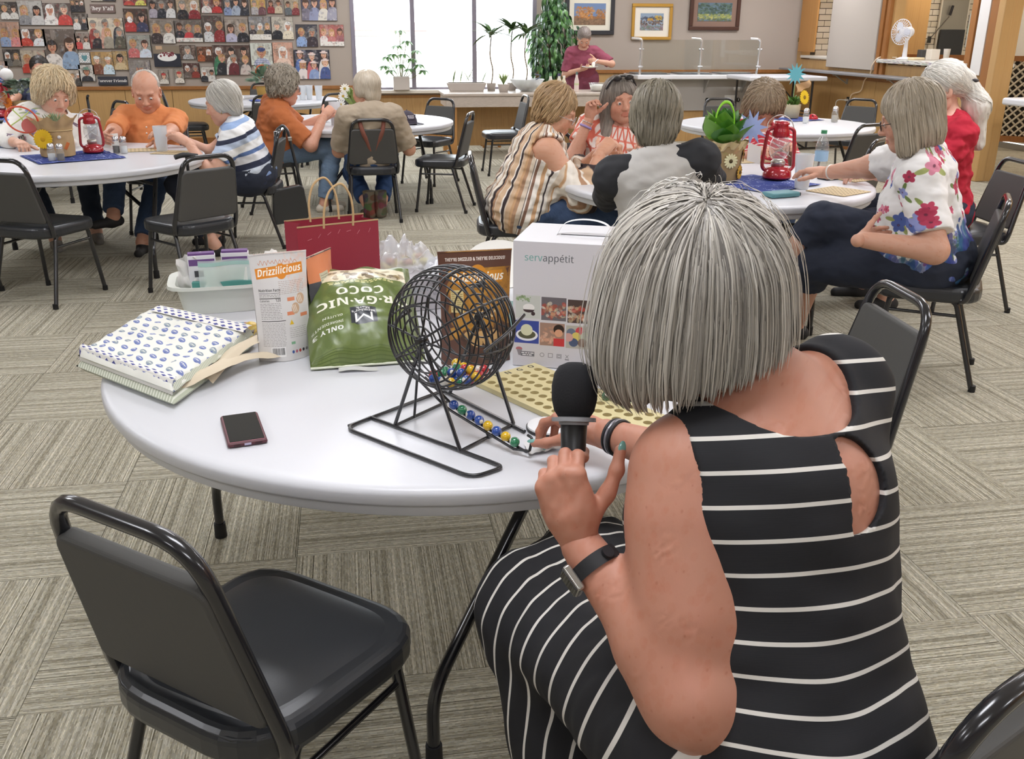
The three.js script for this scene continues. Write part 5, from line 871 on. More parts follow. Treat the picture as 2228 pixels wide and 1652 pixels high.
{
  const vs = ctex(512, 64, (g, w, h) => { const q = rng(19), cs = ['#d9c8b4', '#e6ddd0', '#b08a6c', '#efe8de', '#3b3032', '#c9a078', '#e2d4c0', '#8c6a58', '#ece4d8', '#d0b090']; let x = 0; while (x < w) { const s = 4 + q() * 14; g.fillStyle = cs[Math.floor(q() * cs.length)]; g.fillRect(x, 0, s, h); x += s; } });
  person({ label: 'short-haired woman with glasses in an off-shoulder striped blouse', at: [0.98, -5.60], face: 88, head: [1.22, 1.115, -5.60], hs: 1.22, s: 1.2, look: -22, nod: 22, gaze: 20, skin: 0xd9a488, fat: 1.18, arm: 1.05,
    handL: { at: [1.52, 0.86, -5.72], curl: 1.0, palm: [-0.2, -0.5, 0.6] }, handR: { at: [1.46, 0.88, -5.46], curl: 1.1, palm: [0.5, -0.3, 0.4] }, footL: { at: [1.3, 0, -5.8] }, footR: { at: [1.3, 0, -5.4] },
    hair: { type: 'short', color: 0x9c7c58, color2: 0xc9aa80, n: 650, frizz: 0.004, lift: 0.007, down: 0.5, flow: [0, -0.6, -0.6], seed: 12 }, glasses: { mat: mat(0xb9b2b0, 0.25, 0.7) },
    top: { name: 'blouse', sleeve: 0, mat: vs, hem: -0.16, inflate: 0.03, fold: 0.012, uv: (x, y, z, { P, U, around }) => { const p = V(x, y, z).sub(P); return [around(p) * 1.5, p.dot(U)]; },
      extra: ({ sh, el, wr }) => [0, 1].flatMap((i) => [cap(sh[i].clone().lerp(el[i], 0.34), el[i], 0.072, 0.082, { k: 0.04, start: 0 }), cap(el[i], el[i].clone().lerp(wr[i], 0.62), 0.084, 0.1, { k: 0.03, end: 1 })]), carve: ({ sh, U, Ld }) => sh.map((p, i) => ell(p.clone().addScaledVector(U, 0.02).addScaledVector(Ld, (i ? -1 : 1) * 0.03), [0.1, 0.075, 0.1], null, { k: 0.012, sub: true })) }, bottom: { name: 'jeans', mat: denim }, shoes: { mat: shoeDark } });
  person({ label: 'long-haired woman in a coral patterned top facing the camera', at: [1.80, -6.66], face: 186, head: [1.872, 1.115, -6.50], hs: 1.24, s: 1.14, look: 8, nod: 4, tilt: 6, gaze: 4, skin: 0xd79f86,
    handR: { at: [1.63, 1.0, -6.42], dir: [0.1, 1, 0.2], palm: [0.4, 0.1, 1], curl: 1.0, pole: [-0.5, -1, 0.4] }, handL: { at: [1.98, 0.8, -6.22], curl: 0.5 }, footL: { at: [1.95, 0, -6.3] }, footR: { at: [1.65, 0, -6.3] },
    hair: { type: 'long', color: 0x6d635a, color2: 0xa0968b, n: 800, flow: [0, -1, -0.1], seed: 15, after: (G, m) => { const g = merge([tube([[-0.085, 0.075, 0.02], [-0.06, 0.125, 0.045], [0.0, 0.142, 0.055], [0.06, 0.125, 0.045], [0.085, 0.075, 0.02]], 0.006, 0.03, 6), ...[-1, 1].map((s) => new THREE.SphereGeometry(0.026, 12, 8).scale(1, 0.5, 0.75).rotateX(-0.7).translate(s * 0.034, 0.13, 0.066))]); g.applyMatrix4(m); obj('sunglasses', g, mat(0x2c2a2a, 0.2), G); } },
    top: { name: 'blouse', sleeve: 0.55, mat: ctex(256, 256, (g, w, h) => { g.fillStyle = '#efe2da'; g.fillRect(0, 0, w, h); g.strokeStyle = '#d9705c'; g.lineWidth = 7; for (let i = -8; i < 16; i++) { g.beginPath(); g.moveTo(i * 32, 0); g.lineTo(i * 32 + 60, h); g.stroke(); g.beginPath(); g.moveTo(i * 32 + 20, 0); g.lineTo(i * 32 - 50, h); g.stroke(); } for (let r = 0; r < 6; r++) { g.fillStyle = 'rgba(217,112,92,0.75)'; g.fillRect(0, r * 44, w, 6); } }), neck: [0.09, 0.07, 0.09] }, bottom: { name: 'jeans', mat: denim }, shoes: { mat: shoeDark },
    extras: (G, { wr, el }) => { const d = wr[1].clone().sub(el[1]).normalize(), r = obj('wristband', ring(0.038, 0.008, 8, 24), mat(0xa591c8, 0.6), G); r.position.copy(wr[1].clone().addScaledVector(d, -0.05)); r.quaternion.setFromUnitVectors(V(0, 0, 1), d); const r2 = obj('bracelet', ring(0.036, 0.003, 6, 24), mat(0xd8d4d0, 0.25, 0.8), G); r2.position.copy(wr[1].clone().addScaledVector(d, -0.02)); r2.quaternion.copy(r.quaternion); } });
}
{
  const rag = ctex(256, 256, (g, w, h) => { g.fillStyle = '#c9c5c0'; g.fillRect(0, 0, w, h); });
  const G = person({ label: 'short-haired person in a black and white raglan shirt with a back emblem', at: [1.46, -4.10], face: 18, head: [1.375, 1.195, -4.19], hs: 1.22, s: 1.12, look: 4, nod: 8, skin: 0xd6a58e, eyes: false, fat: 1.1,
    handL: { at: [1.35, 0.80, -4.72], curl: 0.5 }, handR: { at: [1.86, 0.80, -4.58], curl: 0.5 }, footL: { at: [1.45, 0, -4.5] }, footR: { at: [1.75, 0, -4.4] },
    hair: { type: () => [...HAIR.short().slice(0, 4), ell(V(0, -0.06, -0.062), [0.062, 0.055, 0.036], null, { k: 0.03 }), HAIR.short()[4]], color: 0x77705f, color2: 0x9c9484, n: 900, frizz: 0.003, lift: 0.006, flow: [0.1, -0.9, -0.2], seed: 25 },
    top: { sleeve: 0, mat: cloth(0xc6c3bf), hem: -0.1, inflate: 0.016, fold: 0.004 }, bottom: { name: 'jeans', mat: denim }, shoes: { mat: shoeDark },
    extras: (G, { sh, el, wr, N, U, Fd, Ld, on, s }) => {
      const sl = [0, 1].flatMap((i) => [cap(N.clone().addScaledVector(Ld, (i ? -1 : 1) * 0.05).addScaledVector(U, -0.02).addScaledVector(Fd, -0.01), sh[i], 0.07, 0.086, { k: 0.03 }), cap(sh[i], el[i], 0.084, 0.068, { k: 0.05 }), cap(el[i], wr[i], 0.066, 0.045, { k: 0.03, end: 0.55 })]);
      obj('raglan_sleeves', skinOf([...sl, ell(N.clone().addScaledVector(U, 0.05).addScaledVector(Fd, 0.03), [0.078, 0.05, 0.078], null, { k: 0.01, sub: true })], 0.011, { disp: (x, y, z) => 0.005 * noise3(x * 12, y * 16, z * 12) }), cloth(0x2e2f33), G);
      const g = new THREE.PlaneGeometry(0.12, 0.12, 6, 6), p = g.attributes.position; for (let i = 0; i < p.count; i++) { const v = on(0.74 + p.getY(i) * 1.75, -p.getX(i), -0.142 + Math.abs(p.getX(i)) * 0.1); p.setXYZ(i, v.x, v.y, v.z); } g.computeVertexNormals();
      obj('back_emblem', g, new THREE.MeshStandardMaterial({ roughness: 0.9, map: paint(128, 128, (c, w, h) => { c.fillStyle = '#c9c5c0'; c.fillRect(0, 0, w, h); c.translate(64, 64); c.fillStyle = '#232326'; for (let k = 0; k < 8; k++) { c.save(); c.rotate((k * Math.PI) / 4); c.beginPath(); c.moveTo(0, -8); c.lineTo(k % 2 ? 5 : 4, -26); c.lineTo(0, k % 2 ? -40 : -56); c.lineTo(k % 2 ? -5 : -4, -26); c.closePath(); c.fill(); c.fillRect(-12, -34, 6, 6); c.fillRect(6, -34, 6, 6); c.restore(); } c.fillStyle = '#c9c5c0'; c.beginPath(); c.arc(0, 0, 6, 0, 7); c.fill(); }) }), G);
    } });
}
person({ label: 'brown-haired woman in a red and white swirl top bending over the right table', at: [2.92, -6.72], face: 192, head: [2.93, 1.06, -6.52], hs: 1.26, s: 1.12, look: 4, nod: 48, eyes: false, skin: 0xd9a48e,
  handL: { at: [3.0, 0.80, -6.15], curl: 0.5 }, handR: { at: [2.75, 0.80, -6.15], curl: 0.5 }, footL: { at: [3.05, 0, -6.3] }, footR: { at: [2.8, 0, -6.3] },
  hair: { type: 'puffy', color: 0x8a7760, color2: 0xa9967c, n: 750, frizz: 0.004, down: 0.5, seed: 41 },
  top: { name: 'blouse', sleeve: 1.1, mat: ctex(256, 256, (g, w, h) => { const q = rng(61); g.fillStyle = '#ece4e0'; g.fillRect(0, 0, w, h); g.strokeStyle = '#cf4250'; for (let i = 0; i < 16; i++) { g.lineWidth = 8 + q() * 10; g.beginPath(); const y = i * 17 - 10; g.moveTo(-10, y); g.bezierCurveTo(70, y - 60, 150, y + 70, 270, y - 10); g.stroke(); } }) }, bottom: { name: 'jeans', mat: denim }, shoes: { mat: shoeDark } });
{
  const tee = ctex(512, 512, (g, w, h) => { flowers('#e9e7e6', ['#b8405c', '#c85a74', '#a83450', '#5468a8', '#8c94c8', '#d88aa0'], 80, 8, 16, ['#8c9a58', '#a4ac6c', '#6c8048'], 23)(g, w, h); const q = rng(5); for (let i = 0; i < 420; i++) { const y = h - Math.pow(q(), 1.8) * h * 0.44; g.fillStyle = rgb(40 + q() * 50, 62 + q() * 50, 120 + q() * 50, 0.62); g.beginPath(); g.ellipse(q() * w, y, 5 + q() * 18, 10 + q() * 30, q() * 0.6, 0, 7); g.fill(); } });
  person({ label: 'woman with an ash-blonde bob in a floral tee and navy capris', at: [2.74, -3.98], face: -58, head: [2.515, 1.20, -4.02], hs: 1.2, s: 1.16, look: 0, nod: 16, gaze: 20, skin: 0xd8a68f, fat: 1.2, arm: 1.12, cell: 0.010,
    handL: { at: [2.25, 0.70, -3.80], curl: 0.7, palm: [0, 0.2, -1], dir: [-0.9, 0, -0.4], pole: [0.6, -1, -0.6] }, handR: { at: [2.50, 0.83, -4.84], curl: 0.35, dir: [-0.3, 0.05, 1], pole: [-0.6, -0.6, -0.4] }, footL: { at: [2.35, 0.0, -4.55], pole: [0.3, 0.6, 1] }, footR: { at: [2.05, 0.22, -4.45], dir: [0.2, -0.5, 0.9], pole: [0.3, 0.9, 1] },
    hair: { type: 'bob', color: 0x9c8f7c, color2: 0xbcb09c, n: 1300, steps: 14, flow: [0, -1, 0], frizz: 0.002, seed: 17, r: 0.0017 }, glasses: {},
    top: { name: 'floral_tee', sleeve: 0.78, mat: tee, hem: -0.12, inflate: 0.018, cell: 0.009, uv: (x, y, z, { P, U, around }) => { const p = V(x, y, z).sub(P); return [around(p) * 1.6, clamp((p.dot(U) + 0.12) * 1.45, 0.01, 0.99)]; } }, bottom: { name: 'capris', mat: navy, length: 1.26, inflate: 0.022, flare: 0.02 }, shoes: { mat: shoeDark },
    extras: (G, { wr, el }) => { const d = wr[1].clone().sub(el[1]).normalize(), r = obj('watch', ring(0.036, 0.006, 8, 24), mat(0xe2ddd6, 0.3, 0.4), G); r.position.copy(wr[1].clone().addScaledVector(d, -0.02)); r.quaternion.setFromUnitVectors(V(0, 0, 1), d); } });
  person({ label: 'woman with a long white ponytail in a red shirt', at: [3.52, -5.10], face: -78, head: [3.36, 1.265, -5.10], hs: 1.2, s: 1.14, look: -2, nod: 14, skin: 0xe0b09c, fat: 1.1, eyes: false,
    handL: { at: [2.98, 0.80, -5.0], curl: 0.5 }, handR: { at: [3.0, 0.80, -5.3], curl: 0.5 }, footL: { at: [3.15, 0, -5.0] }, footR: { at: [3.15, 0, -5.3] },
    hair: { type: () => [ell(V(0, 0.042, -0.02), [0.088, 0.088, 0.104]), ell(V(0, 0.0, -0.09), [0.055, 0.05, 0.04], null, { k: 0.03 }), cap(V(0, 0.02, -0.12), V(0.0, -0.12, -0.155), 0.034, 0.055, { k: 0.02 }), cap(V(0, -0.12, -0.155), V(0.0, -0.30, -0.15), 0.055, 0.03, { k: 0.04 }), ell(V(0, -0.04, 0.09), [0.07, 0.1, 0.072], null, { k: 0.015, sub: true })], color: 0xcfcac0, color2: 0xe9e6de, n: 1300, steps: 18, flow: [0, -0.55, -0.8], frizz: 0.0025, lift: 0.005, seed: 29, after: (G, m) => { const g = merge([ring(0.036, 0.01, 8, 20).rotateX(1.2).translate(0, 0.012, -0.13)]); g.applyMatrix4(m); obj('hair_clip', g, mat(0x26262e, 0.4), G); } },
    top: { sleeve: 0.95, mat: cloth(0xb51c34), hem: -0.14, fold: 0.011 }, bottom: { name: 'trousers', mat: navy }, shoes: { mat: shoeDark } });
}
person({ label: 'dark-haired person in navy sitting far left below the photo wall', at: [-3.42, -11.75], face: 172, head: [-3.34, 1.125, -11.72], hs: 1.2, s: 1.05, look: 6, nod: 4, skin: 0xc9967c, brow: [0.25, 0.18, 0.15],
  handL: { at: [-3.2, 0.76, -11.2], curl: 0.5 }, handR: { at: [-3.6, 0.76, -11.2], curl: 0.5 }, footL: { at: [-3.3, 0, -11.35] }, footR: { at: [-3.55, 0, -11.35] },
  hair: { type: 'tied', color: 0x2a2624, color2: 0x4a4440, n: 420, flow: [0, -0.2, -1], seed: 33 }, top: { sleeve: 0.8, mat: cloth(0x3a4058) }, bottom: { name: 'jeans', mat: denim }, shoes: { mat: shoeDark } });
chair(-3.42, -11.82, 172, 'black chair under the dark-haired person below the photo wall');

// ------------------------------------------------------------------ things on the front table (top at 0.74 m)
const TT = 0.741;
function sheet(nu, nv, at, uvAt) {   // grid surface from at(u, v) -> [x, y, z]
  const pos = [], uv = [], idx = [];
  for (let j = 0; j <= nv; j++) for (let i = 0; i <= nu; i++) { const u = i / nu, v = j / nv; pos.push(...at(u, v)); uv.push(...(uvAt ? uvAt(u, v) : [u, v])); }
  for (let j = 0; j < nv; j++) for (let i = 0; i < nu; i++) { const a = j * (nu + 1) + i; idx.push(a, a + 1, a + nu + 1, a + 1, a + nu + 2, a + nu + 1); }
  const g = new THREE.BufferGeometry(); g.setAttribute('position', new THREE.Float32BufferAttribute(pos, 3)); g.setAttribute('uv', new THREE.Float32BufferAttribute(uv, 2)); g.setIndex(idx); g.computeVertexNormals(); return g;
}
{ // bingo cage
  const wire = mat(0x1d1d21, 0.3, 0, { clearcoat: 0.5, clearcoatRoughness: 0.2 }), G = thing('bingo_cage', 'black wire bingo cage with a ball chute on the front table', 'bingo cage', [0.2, TT, -1.92]);
  const w = (x, y, z) => [x - 0.2, y - TT, z + 1.92], r = 0.0042, y0 = TT + r;
  obj('base_frame', [tube([w(0.251, y0, -1.71), w(0.018, y0, -1.982)], r, 0, 8), tube([w(0.018, y0, -1.982), w(-0.04, y0, -1.93), w(0.206, y0, -1.643), w(0.275, y0, -1.68), w(0.251, y0, -1.71)], r, 0.03, 8), tube([w(-0.032, y0, -1.94), w(0.198, y0, -2.125), w(0.348, y0, -1.848)], r, 0.02, 8), tube([w(0.069, y0, -1.926), w(0.198, y0, -2.05)], r * 0.9, 0, 8), tube([w(0.197, y0, -1.77), w(0.331, y0, -1.893)], r * 0.9, 0, 8)], wire, G);
  const h1 = [0.131, 0.968, -1.848], h2 = [0.269, 0.970, -1.992];
  obj('side_frame', [tube([w(0.069, y0, -1.926), w(...h1)], r, 0, 8), tube([w(0.197, y0, -1.77), w(...h1)], r, 0, 8), ball(0.011, ...w(...h1), 10)], wire, G);
  obj('side_frame', [tube([w(0.331, y0, -1.893), w(...h2)], r, 0, 8), tube([w(0.21, y0, -2.10), w(...h2)], r, 0, 8), ball(0.011, ...w(...h2), 10)], wire, G);
  // cage: parallels and meridians about the axle
  const ax = V(...h2).sub(V(...h1)).normalize(), q = new THREE.Quaternion().setFromUnitVectors(V(0, 0, 1), ax), R1 = 0.134, half1 = 0.098, C = V(...w(0.2, 0.969, -1.92)), place = (g) => g.applyQuaternion(q).translate(C.x, C.y, C.z);
  const hoops = []; for (let i = -6; i <= 6; i++) { const a = (i / 6) * half1, rr = Math.sqrt(R1 * R1 - a * a * 0.92); hoops.push(ring(rr, 0.0021, 6, 56).translate(0, 0, a)); }
  for (const s of [-1, 1]) for (const rr of [0.072, 0.050, 0.028]) hoops.push(ring(rr, 0.0021, 6, 36).translate(0, 0, s * (half1 + 0.004)));
  obj('cage_hoops', hoops.map(place), wire, G);
  const ribs = []; for (let k = 0; k < 8; k++) { const a = (k / 8) * 2 * Math.PI + 0.2, pts = [[Math.cos(a) * 0.012, Math.sin(a) * 0.012, -half1 - 0.006]]; for (let i = -8; i <= 8; i++) { const z = (i / 8) * half1, rr = Math.sqrt(R1 * R1 - z * z * 0.92); pts.push([Math.cos(a) * rr, Math.sin(a) * rr, z]); } pts.push([Math.cos(a) * 0.012, Math.sin(a) * 0.012, half1 + 0.006]); ribs.push(tube(pts, 0.0026, 0, 6)); }
  obj('cage_ribs', ribs.map(place), wire, G);
  obj('axle', [place(cyl(0.006, 0.006, 0.03, 0, 0, 0, 10).rotateX(Math.PI / 2).translate(0, 0, -half1 - 0.006)), place(cyl(0.006, 0.006, 0.05, 0, 0, 0, 10).rotateX(Math.PI / 2).translate(0, 0, half1 + 0.015))], wire, G);
  obj('crank', [place(tube([[0, 0, half1 + 0.03], [0.03, 0.03, half1 + 0.04], [0.05, 0.05, half1 + 0.04], [0.05, 0.05, half1 + 0.075]], 0.004, 0.012, 8)), place(cyl(0.008, 0.008, 0.022, 0, 0, 0, 10).rotateX(Math.PI / 2).translate(0.05, 0.05, half1 + 0.08))], wire, G);
  obj('band', [place(tube([[-R1 - 0.004, -0.01, -half1 * 0.75], [-R1 - 0.012, 0.01, 0], [-R1 - 0.004, 0.03, half1 * 0.75]], 0.004, 0.03, 6)), place(tube([[R1 + 0.006, -0.012, -0.03], [R1 + 0.016, 0.0, 0], [R1 + 0.006, 0.012, 0.03]], 0.005, 0.01, 6))], wire, G);
  const dx = 0.0115, dz = -0.0115 * 0.8, rail = (s, dy) => [w(0.13 + s * dx, 0.842 + dy, -1.972 - s * dz), w(0.196 + s * dx, 0.79 + dy, -1.888 - s * dz), w(0.318 + s * dx, 0.752 + dy, -1.738 - s * dz)];
  obj('ball_chute', [tube(rail(1, 0), 0.003, 0.02, 8), tube(rail(-1, 0), 0.003, 0.02, 8), tube([w(0.318 + dx, 0.752, -1.738 - dz), w(0.335, 0.757, -1.722), w(0.318 - dx, 0.752, -1.738 + dz)], 0.003, 0.01, 8), tube([w(0.335, 0.757, -1.722), w(0.342, 0.783, -1.728), w(0.334, 0.785, -1.74)], 0.003, 0.008, 8), tube([w(0.115, y0, -1.965), w(0.125, 0.845, -1.967)], 0.003, 0, 8), tube([w(0.266, y0, -1.828), w(0.256, 0.772, -1.814)], 0.003, 0, 8)], wire, G);
}
{ // bingo balls
  const q = rng(3), col = { blue: 0x2b4f9e, yellow: 0xe0b41c, red: 0xc23038, white: 0xe6e2d8, green: 0x2f8058 }, rb = 0.0108, g0 = new THREE.SphereGeometry(rb, 24, 16);
  const mk = {}; for (const [k, c] of Object.entries(col)) mk[k] = new THREE.MeshPhysicalMaterial({ color: c, roughness: 0.18, clearcoat: 0.8, clearcoatRoughness: 0.08 });
  const disc = new THREE.SphereGeometry(rb * 1.003, 12, 6, 0, 6.283, 0, 0.45), discM = mat(0xece8dc, 0.4);
  function bingo(x, y, z, k, label, group) { const t = thing('bingo_ball', label, 'ball', [x, y, z], 0, group); obj('ball', g0, mk[k], t); const d = obj('number_disc', disc, discM, t); d.rotation.set(0.6 + q() * 2.4, 0, q() * 6); return t; }
  const cx = V(0.2, 0.969, -1.92), n = 34, B = []; for (let i = 0; i < n; i++) B.push(V((q() - 0.5) * 0.12, -0.08 + q() * 0.09, (q() - 0.5) * 0.12));
  const down = V(0.1, -1, 0.06).normalize(), ax = V(0.138, 0.002, -0.144).normalize();
  for (let it = 0; it < 900; it++) { for (const b of B) b.addScaledVector(down, 0.0007); for (let k = 0; k < 3; k++) { for (let i = 0; i < n; i++) for (let j = i + 1; j < n; j++) { const d = B[i].clone().sub(B[j]), l = d.length(); if (l < 2.03 * rb) { d.multiplyScalar(((2.03 * rb - l) / (l || 1e-6)) * 0.5); B[i].add(d); B[j].sub(d); } } for (const b of B) { const l = b.length(), m = 0.1295 - rb; if (l > m) b.multiplyScalar(m / l); const a = b.dot(ax); if (Math.abs(a) > 0.084) b.addScaledVector(ax, Math.sign(a) * 0.084 - a); } } }
  const order = ['blue', 'red', 'yellow', 'white', 'green', 'red', 'blue', 'yellow', 'red', 'white', 'blue', 'green', 'yellow', 'red'];
  B.forEach((b, i) => { const k = order[i % order.length]; bingo(cx.x + b.x, cx.y + b.y, cx.z + b.z, k, k + ' bingo ball lying in the wire cage', k + ' balls in the cage'); });
  const names = ['blue', 'green', 'blue', 'blue', 'yellow', 'blue', 'yellow', 'green'], place = ['topmost of the balls in the chute', 'second from the top in the chute', 'third from the top in the chute', 'fourth from the top in the chute', 'fifth from the top, upper yellow in the chute', 'sixth from the top in the chute', 'seventh from the top, lower yellow in the chute', 'at the lower end of the chute'];
  names.forEach((k, i) => { const t = i / 7; bingo(lerp(0.197, 0.3085, t), lerp(0.803, 0.767, t), lerp(-1.886, -1.749, t), k, `${k} bingo ball ${place[i]}`); });
  bingo(0.568, 0.762, -1.985, 'green', 'green bingo ball on the cream board nearer the hair'); bingo(0.602, 0.762, -1.932, 'green', 'green bingo ball on the cream board nearer the bracelet');
}
{ // master board with cups
  const L0 = 0.50, W0 = 0.205, t = thing('bingo_board', 'cream master board with rows of ball cups and letters', 'board', [0.486, TT, -2.0], -Math.atan2(0.428, 0.245));
  const cream = mat(0xd8cc9c, 0.5), cup = mat(0xa89868, 0.7), cups = lathe([[0, 0], [0.007, 0.001], [0.0105, 0.006], [0.0108, 0.0118]], 14), cw = 0.0297, ch = 0.038, x0 = -L0 / 2 + 0.045 - cw / 2, y0 = -W0 / 2 + 0.026 - ch / 2;  // cup colour darker than the board, painting in the shade inside the hollows
  const sq = new THREE.Shape([new THREE.Vector2(-cw / 2, -ch / 2), new THREE.Vector2(cw / 2, -ch / 2), new THREE.Vector2(cw / 2, ch / 2), new THREE.Vector2(-cw / 2, ch / 2)]), hole = new THREE.Path(); hole.setFromPoints([...Array(16)].map((_, k) => new THREE.Vector2(0.0108 * Math.cos(-k * 0.3927), 0.0108 * Math.sin(-k * 0.3927)))); sq.holes.push(hole);
  const cell = new THREE.ShapeGeometry(sq).rotateX(-Math.PI / 2).translate(0, 0.012, 0), top = [];
  for (let i = 0; i < 15; i++) for (let k = 0; k < 5; k++) { const x = x0 + cw * (i + 0.5), z = y0 + ch * (k + 0.5); top.push(cell.clone().translate(x, 0, z)); obj('cup', cups, cup, t).position.set(x, 0.0002, z); }
  const x1 = x0 + 15 * cw, y1 = y0 + 5 * ch; obj('board', [...top, span(-L0 / 2, x0, 0, 0.012, -W0 / 2, W0 / 2), span(x1, L0 / 2, 0, 0.012, -W0 / 2, W0 / 2), span(x0, x1, 0, 0.012, -W0 / 2, y0), span(x0, x1, 0, 0.012, y1, W0 / 2)], cream, t);
  const lt = new THREE.PlaneGeometry(0.03, 0.19).rotateX(-Math.PI / 2).translate(-L0 / 2 + 0.017, 0.0123, 0);
  obj('letters', lt, new THREE.MeshStandardMaterial({ roughness: 0.5, map: paint(64, 400, (g, w, h) => { g.fillStyle = '#d8cc9c'; g.fillRect(0, 0, w, h); g.fillStyle = '#24241f'; g.font = 'bold 50px sans-serif'; g.textAlign = 'center'; g.textBaseline = 'middle'; [...'OGNIB'].forEach((c, i) => { g.save(); g.translate(w / 2, 40 + i * 80); g.rotate(-Math.PI / 2); g.fillText(c, 0, 0); g.restore(); }); }) }), t);
}
{ // phone
  const t = thing('smartphone', 'smartphone in a maroon case lying on the front table', 'phone', [-0.26, TT, -1.955], deg(12));
  obj('case', box(0.083, 0.0105, 0.166, 0, 0.0053, 0, 0.005), mat(0x5b3038, 0.45), t); obj('bezel', box(0.076, 0.002, 0.158, 0, 0.0105, 0, 0.001), mat(0x8f6068, 0.3, 0.5), t);
  obj('screen', box(0.072, 0.001, 0.154, 0, 0.0118, 0), mat(0x202326, 0.12), t); obj('port', box(0.014, 0.004, 0.002, 0, 0.0055, 0.0835), mat(0xb9b4ce, 0.4), t); obj('speaker_slot', [box(0.014, 0.002, 0.002, -0.022, 0.0055, 0.0835), box(0.014, 0.002, 0.002, 0.022, 0.0055, 0.0835)], mat(0x2b181c, 0.6), t);
}
{ // printed fabric bag
  const tex = paint(512, 512, (g, w, h) => { g.fillStyle = '#e8e8e0'; g.fillRect(0, 0, w, h); const q = rng(12), N = 8; for (let r = 0; r < N; r++) for (let c = 0; c < N; c++) { const x = (c + 0.5 + (r % 2) * 0.5) * 64, y = (r + 0.5) * 64; g.fillStyle = (r + c) % 3 ? '#7481b4' : '#8d9aa4'; g.beginPath(); g.ellipse(x % 512, y, 21, 16, 0.3, 0, 7); g.fill(); g.strokeStyle = '#e8e8e0'; g.lineWidth = 3; for (let k = 0; k < 3; k++) { g.beginPath(); g.arc((x % 512) - 6 + k * 7, y + 2, 9 - k * 2, 3.4, 5.6); g.stroke(); } g.fillStyle = '#5d6a9c'; g.beginPath(); g.ellipse(x % 512, y + 12, 6, 4, 0, 0, 7); g.fill(); } });
  const tex2 = paint(256, 256, (g, w, h) => { g.fillStyle = '#ebe9e4'; g.fillRect(0, 0, w, h); g.fillStyle = '#4b4f92'; for (let r = 0; r < 8; r++) for (let c = 0; c < 8; c++) { g.save(); g.translate((c + 0.5 + (r % 2) * 0.5) * 32 % 256, (r + 0.5) * 32); g.rotate(0.785); g.fillRect(-8, -8, 16, 16); g.restore(); } });
  const tex3 = paint(256, 64, (g, w, h) => { g.fillStyle = '#b6bca8'; g.fillRect(0, 0, w, h); g.fillStyle = '#dfe0d4'; for (let i = 0; i < 32; i++) g.fillRect(i * 8, 0, 3, h); });
  const fab = (m) => new THREE.MeshStandardMaterial({ map: m, roughness: 0.9, bumpMap: grain, bumpScale: 0.0008 });
  const t = thing('fabric_bag', 'folded blue block-print fabric bag with a green border on the table edge', 'bag', [-0.5, TT, -2.47]);
  const A = [-0.22, 0.05], B = [0.07, 0.36], C = [0.225, -0.09], D = [-0.10, -0.37];   // near-left, near-right, far-right, far-left
  const q2 = (u, v) => [lerp(lerp(A[0], B[0], u), lerp(D[0], C[0], u), v), lerp(lerp(A[1], B[1], u), lerp(D[1], C[1], u), v)];
  const prof = (u, v) => Math.pow(Math.max(0, (1 - Math.pow(Math.abs(2 * u - 1), 14)) * (1 - Math.pow(Math.abs(2 * v - 1), 14))), 0.35);
  const slab = (y, h, inset, bumpy) => [1, 0].map((top) => sheet(40, 40, (u, v) => { const e = inset, [x, z] = q2(lerp(e, 1 - e, u), lerp(e, 1 - e, v)), k = prof(u, v); return [x, y + (top ? h * (0.5 + 0.5 * k) + bumpy * noise3(x * 14, z * 14, 2) * k : h * (0.5 - 0.5 * k)), z]; }, (u, v) => [u * 1.25, v * 1.3]));
  obj('lower_fold', slab(0.0, 0.028, 0.0, 0.0), fab(tex3), t);
  obj('upper_fold', slab(0.024, 0.034, 0.02, 0.006), fab(tex), t);
  obj('edge_print', [sheet(30, 6, (u, v) => { const [x, z] = q2(lerp(0.02, 0.97, u), 0.004 - v * 0.0); const a = v * Math.PI * 0.5; const [x2, z2] = q2(lerp(0.02, 0.97, u), 0.03 + 0.06 * v); return [x2, 0.026 + 0.036 * Math.sin(Math.min(1, v * 2.2) * 1.57) + 0.001, z2]; }, (u, v) => [u * 1.6, v * 0.35])], fab(tex2), t);
  obj('back_print', sheet(30, 6, (u, v) => { const [x, z] = q2(lerp(0.1, 0.98, u), lerp(0.84, 0.97, v)); return [x, 0.062 + 0.004 * Math.sin(v * 3.1), z]; }, (u, v) => [u * 1.6, v * 0.4]), fab(tex2), t);
  obj('border', sheet(30, 3, (u, v) => { const [x, z] = q2(lerp(0.965, 0.985, v), lerp(0.04, 0.96, u)); return [x, 0.053 - v * 0.014 + 0.003 * noise3(u * 9, 1, v), z]; }, (u, v) => [u * 2, v]), fab(tex3), t);
  const strapM = cloth(0xd6c8b0); for (const [pts, wd] of [[[[0.03, 0.012, 0.30], [0.12, 0.035, 0.22], [0.20, 0.03, 0.10], [0.30, 0.008, 0.02]], 0.05], [[[0.12, 0.01, 0.21], [0.20, 0.05, 0.06], [0.27, 0.045, -0.02], [0.31, 0.01, -0.06]], 0.045]]) { const c = new THREE.CatmullRomCurve3(pts.map((p) => V(...p))); obj('strap', sheet(24, 4, (u, v) => { const p = c.getPoint(u), tn = c.getTangent(u), sd = V(-tn.z, 0, tn.x).normalize(); return [p.x + sd.x * (v - 0.5) * wd, p.y + 0.01 * Math.sin(v * 3.1) + 0.003 * noise3(u * 6, v * 3, 8), p.z + sd.z * (v - 0.5) * wd]; }), new THREE.MeshStandardMaterial({ color: 0xd6c8b0, roughness: 0.9, side: THREE.DoubleSide }), t); }
}
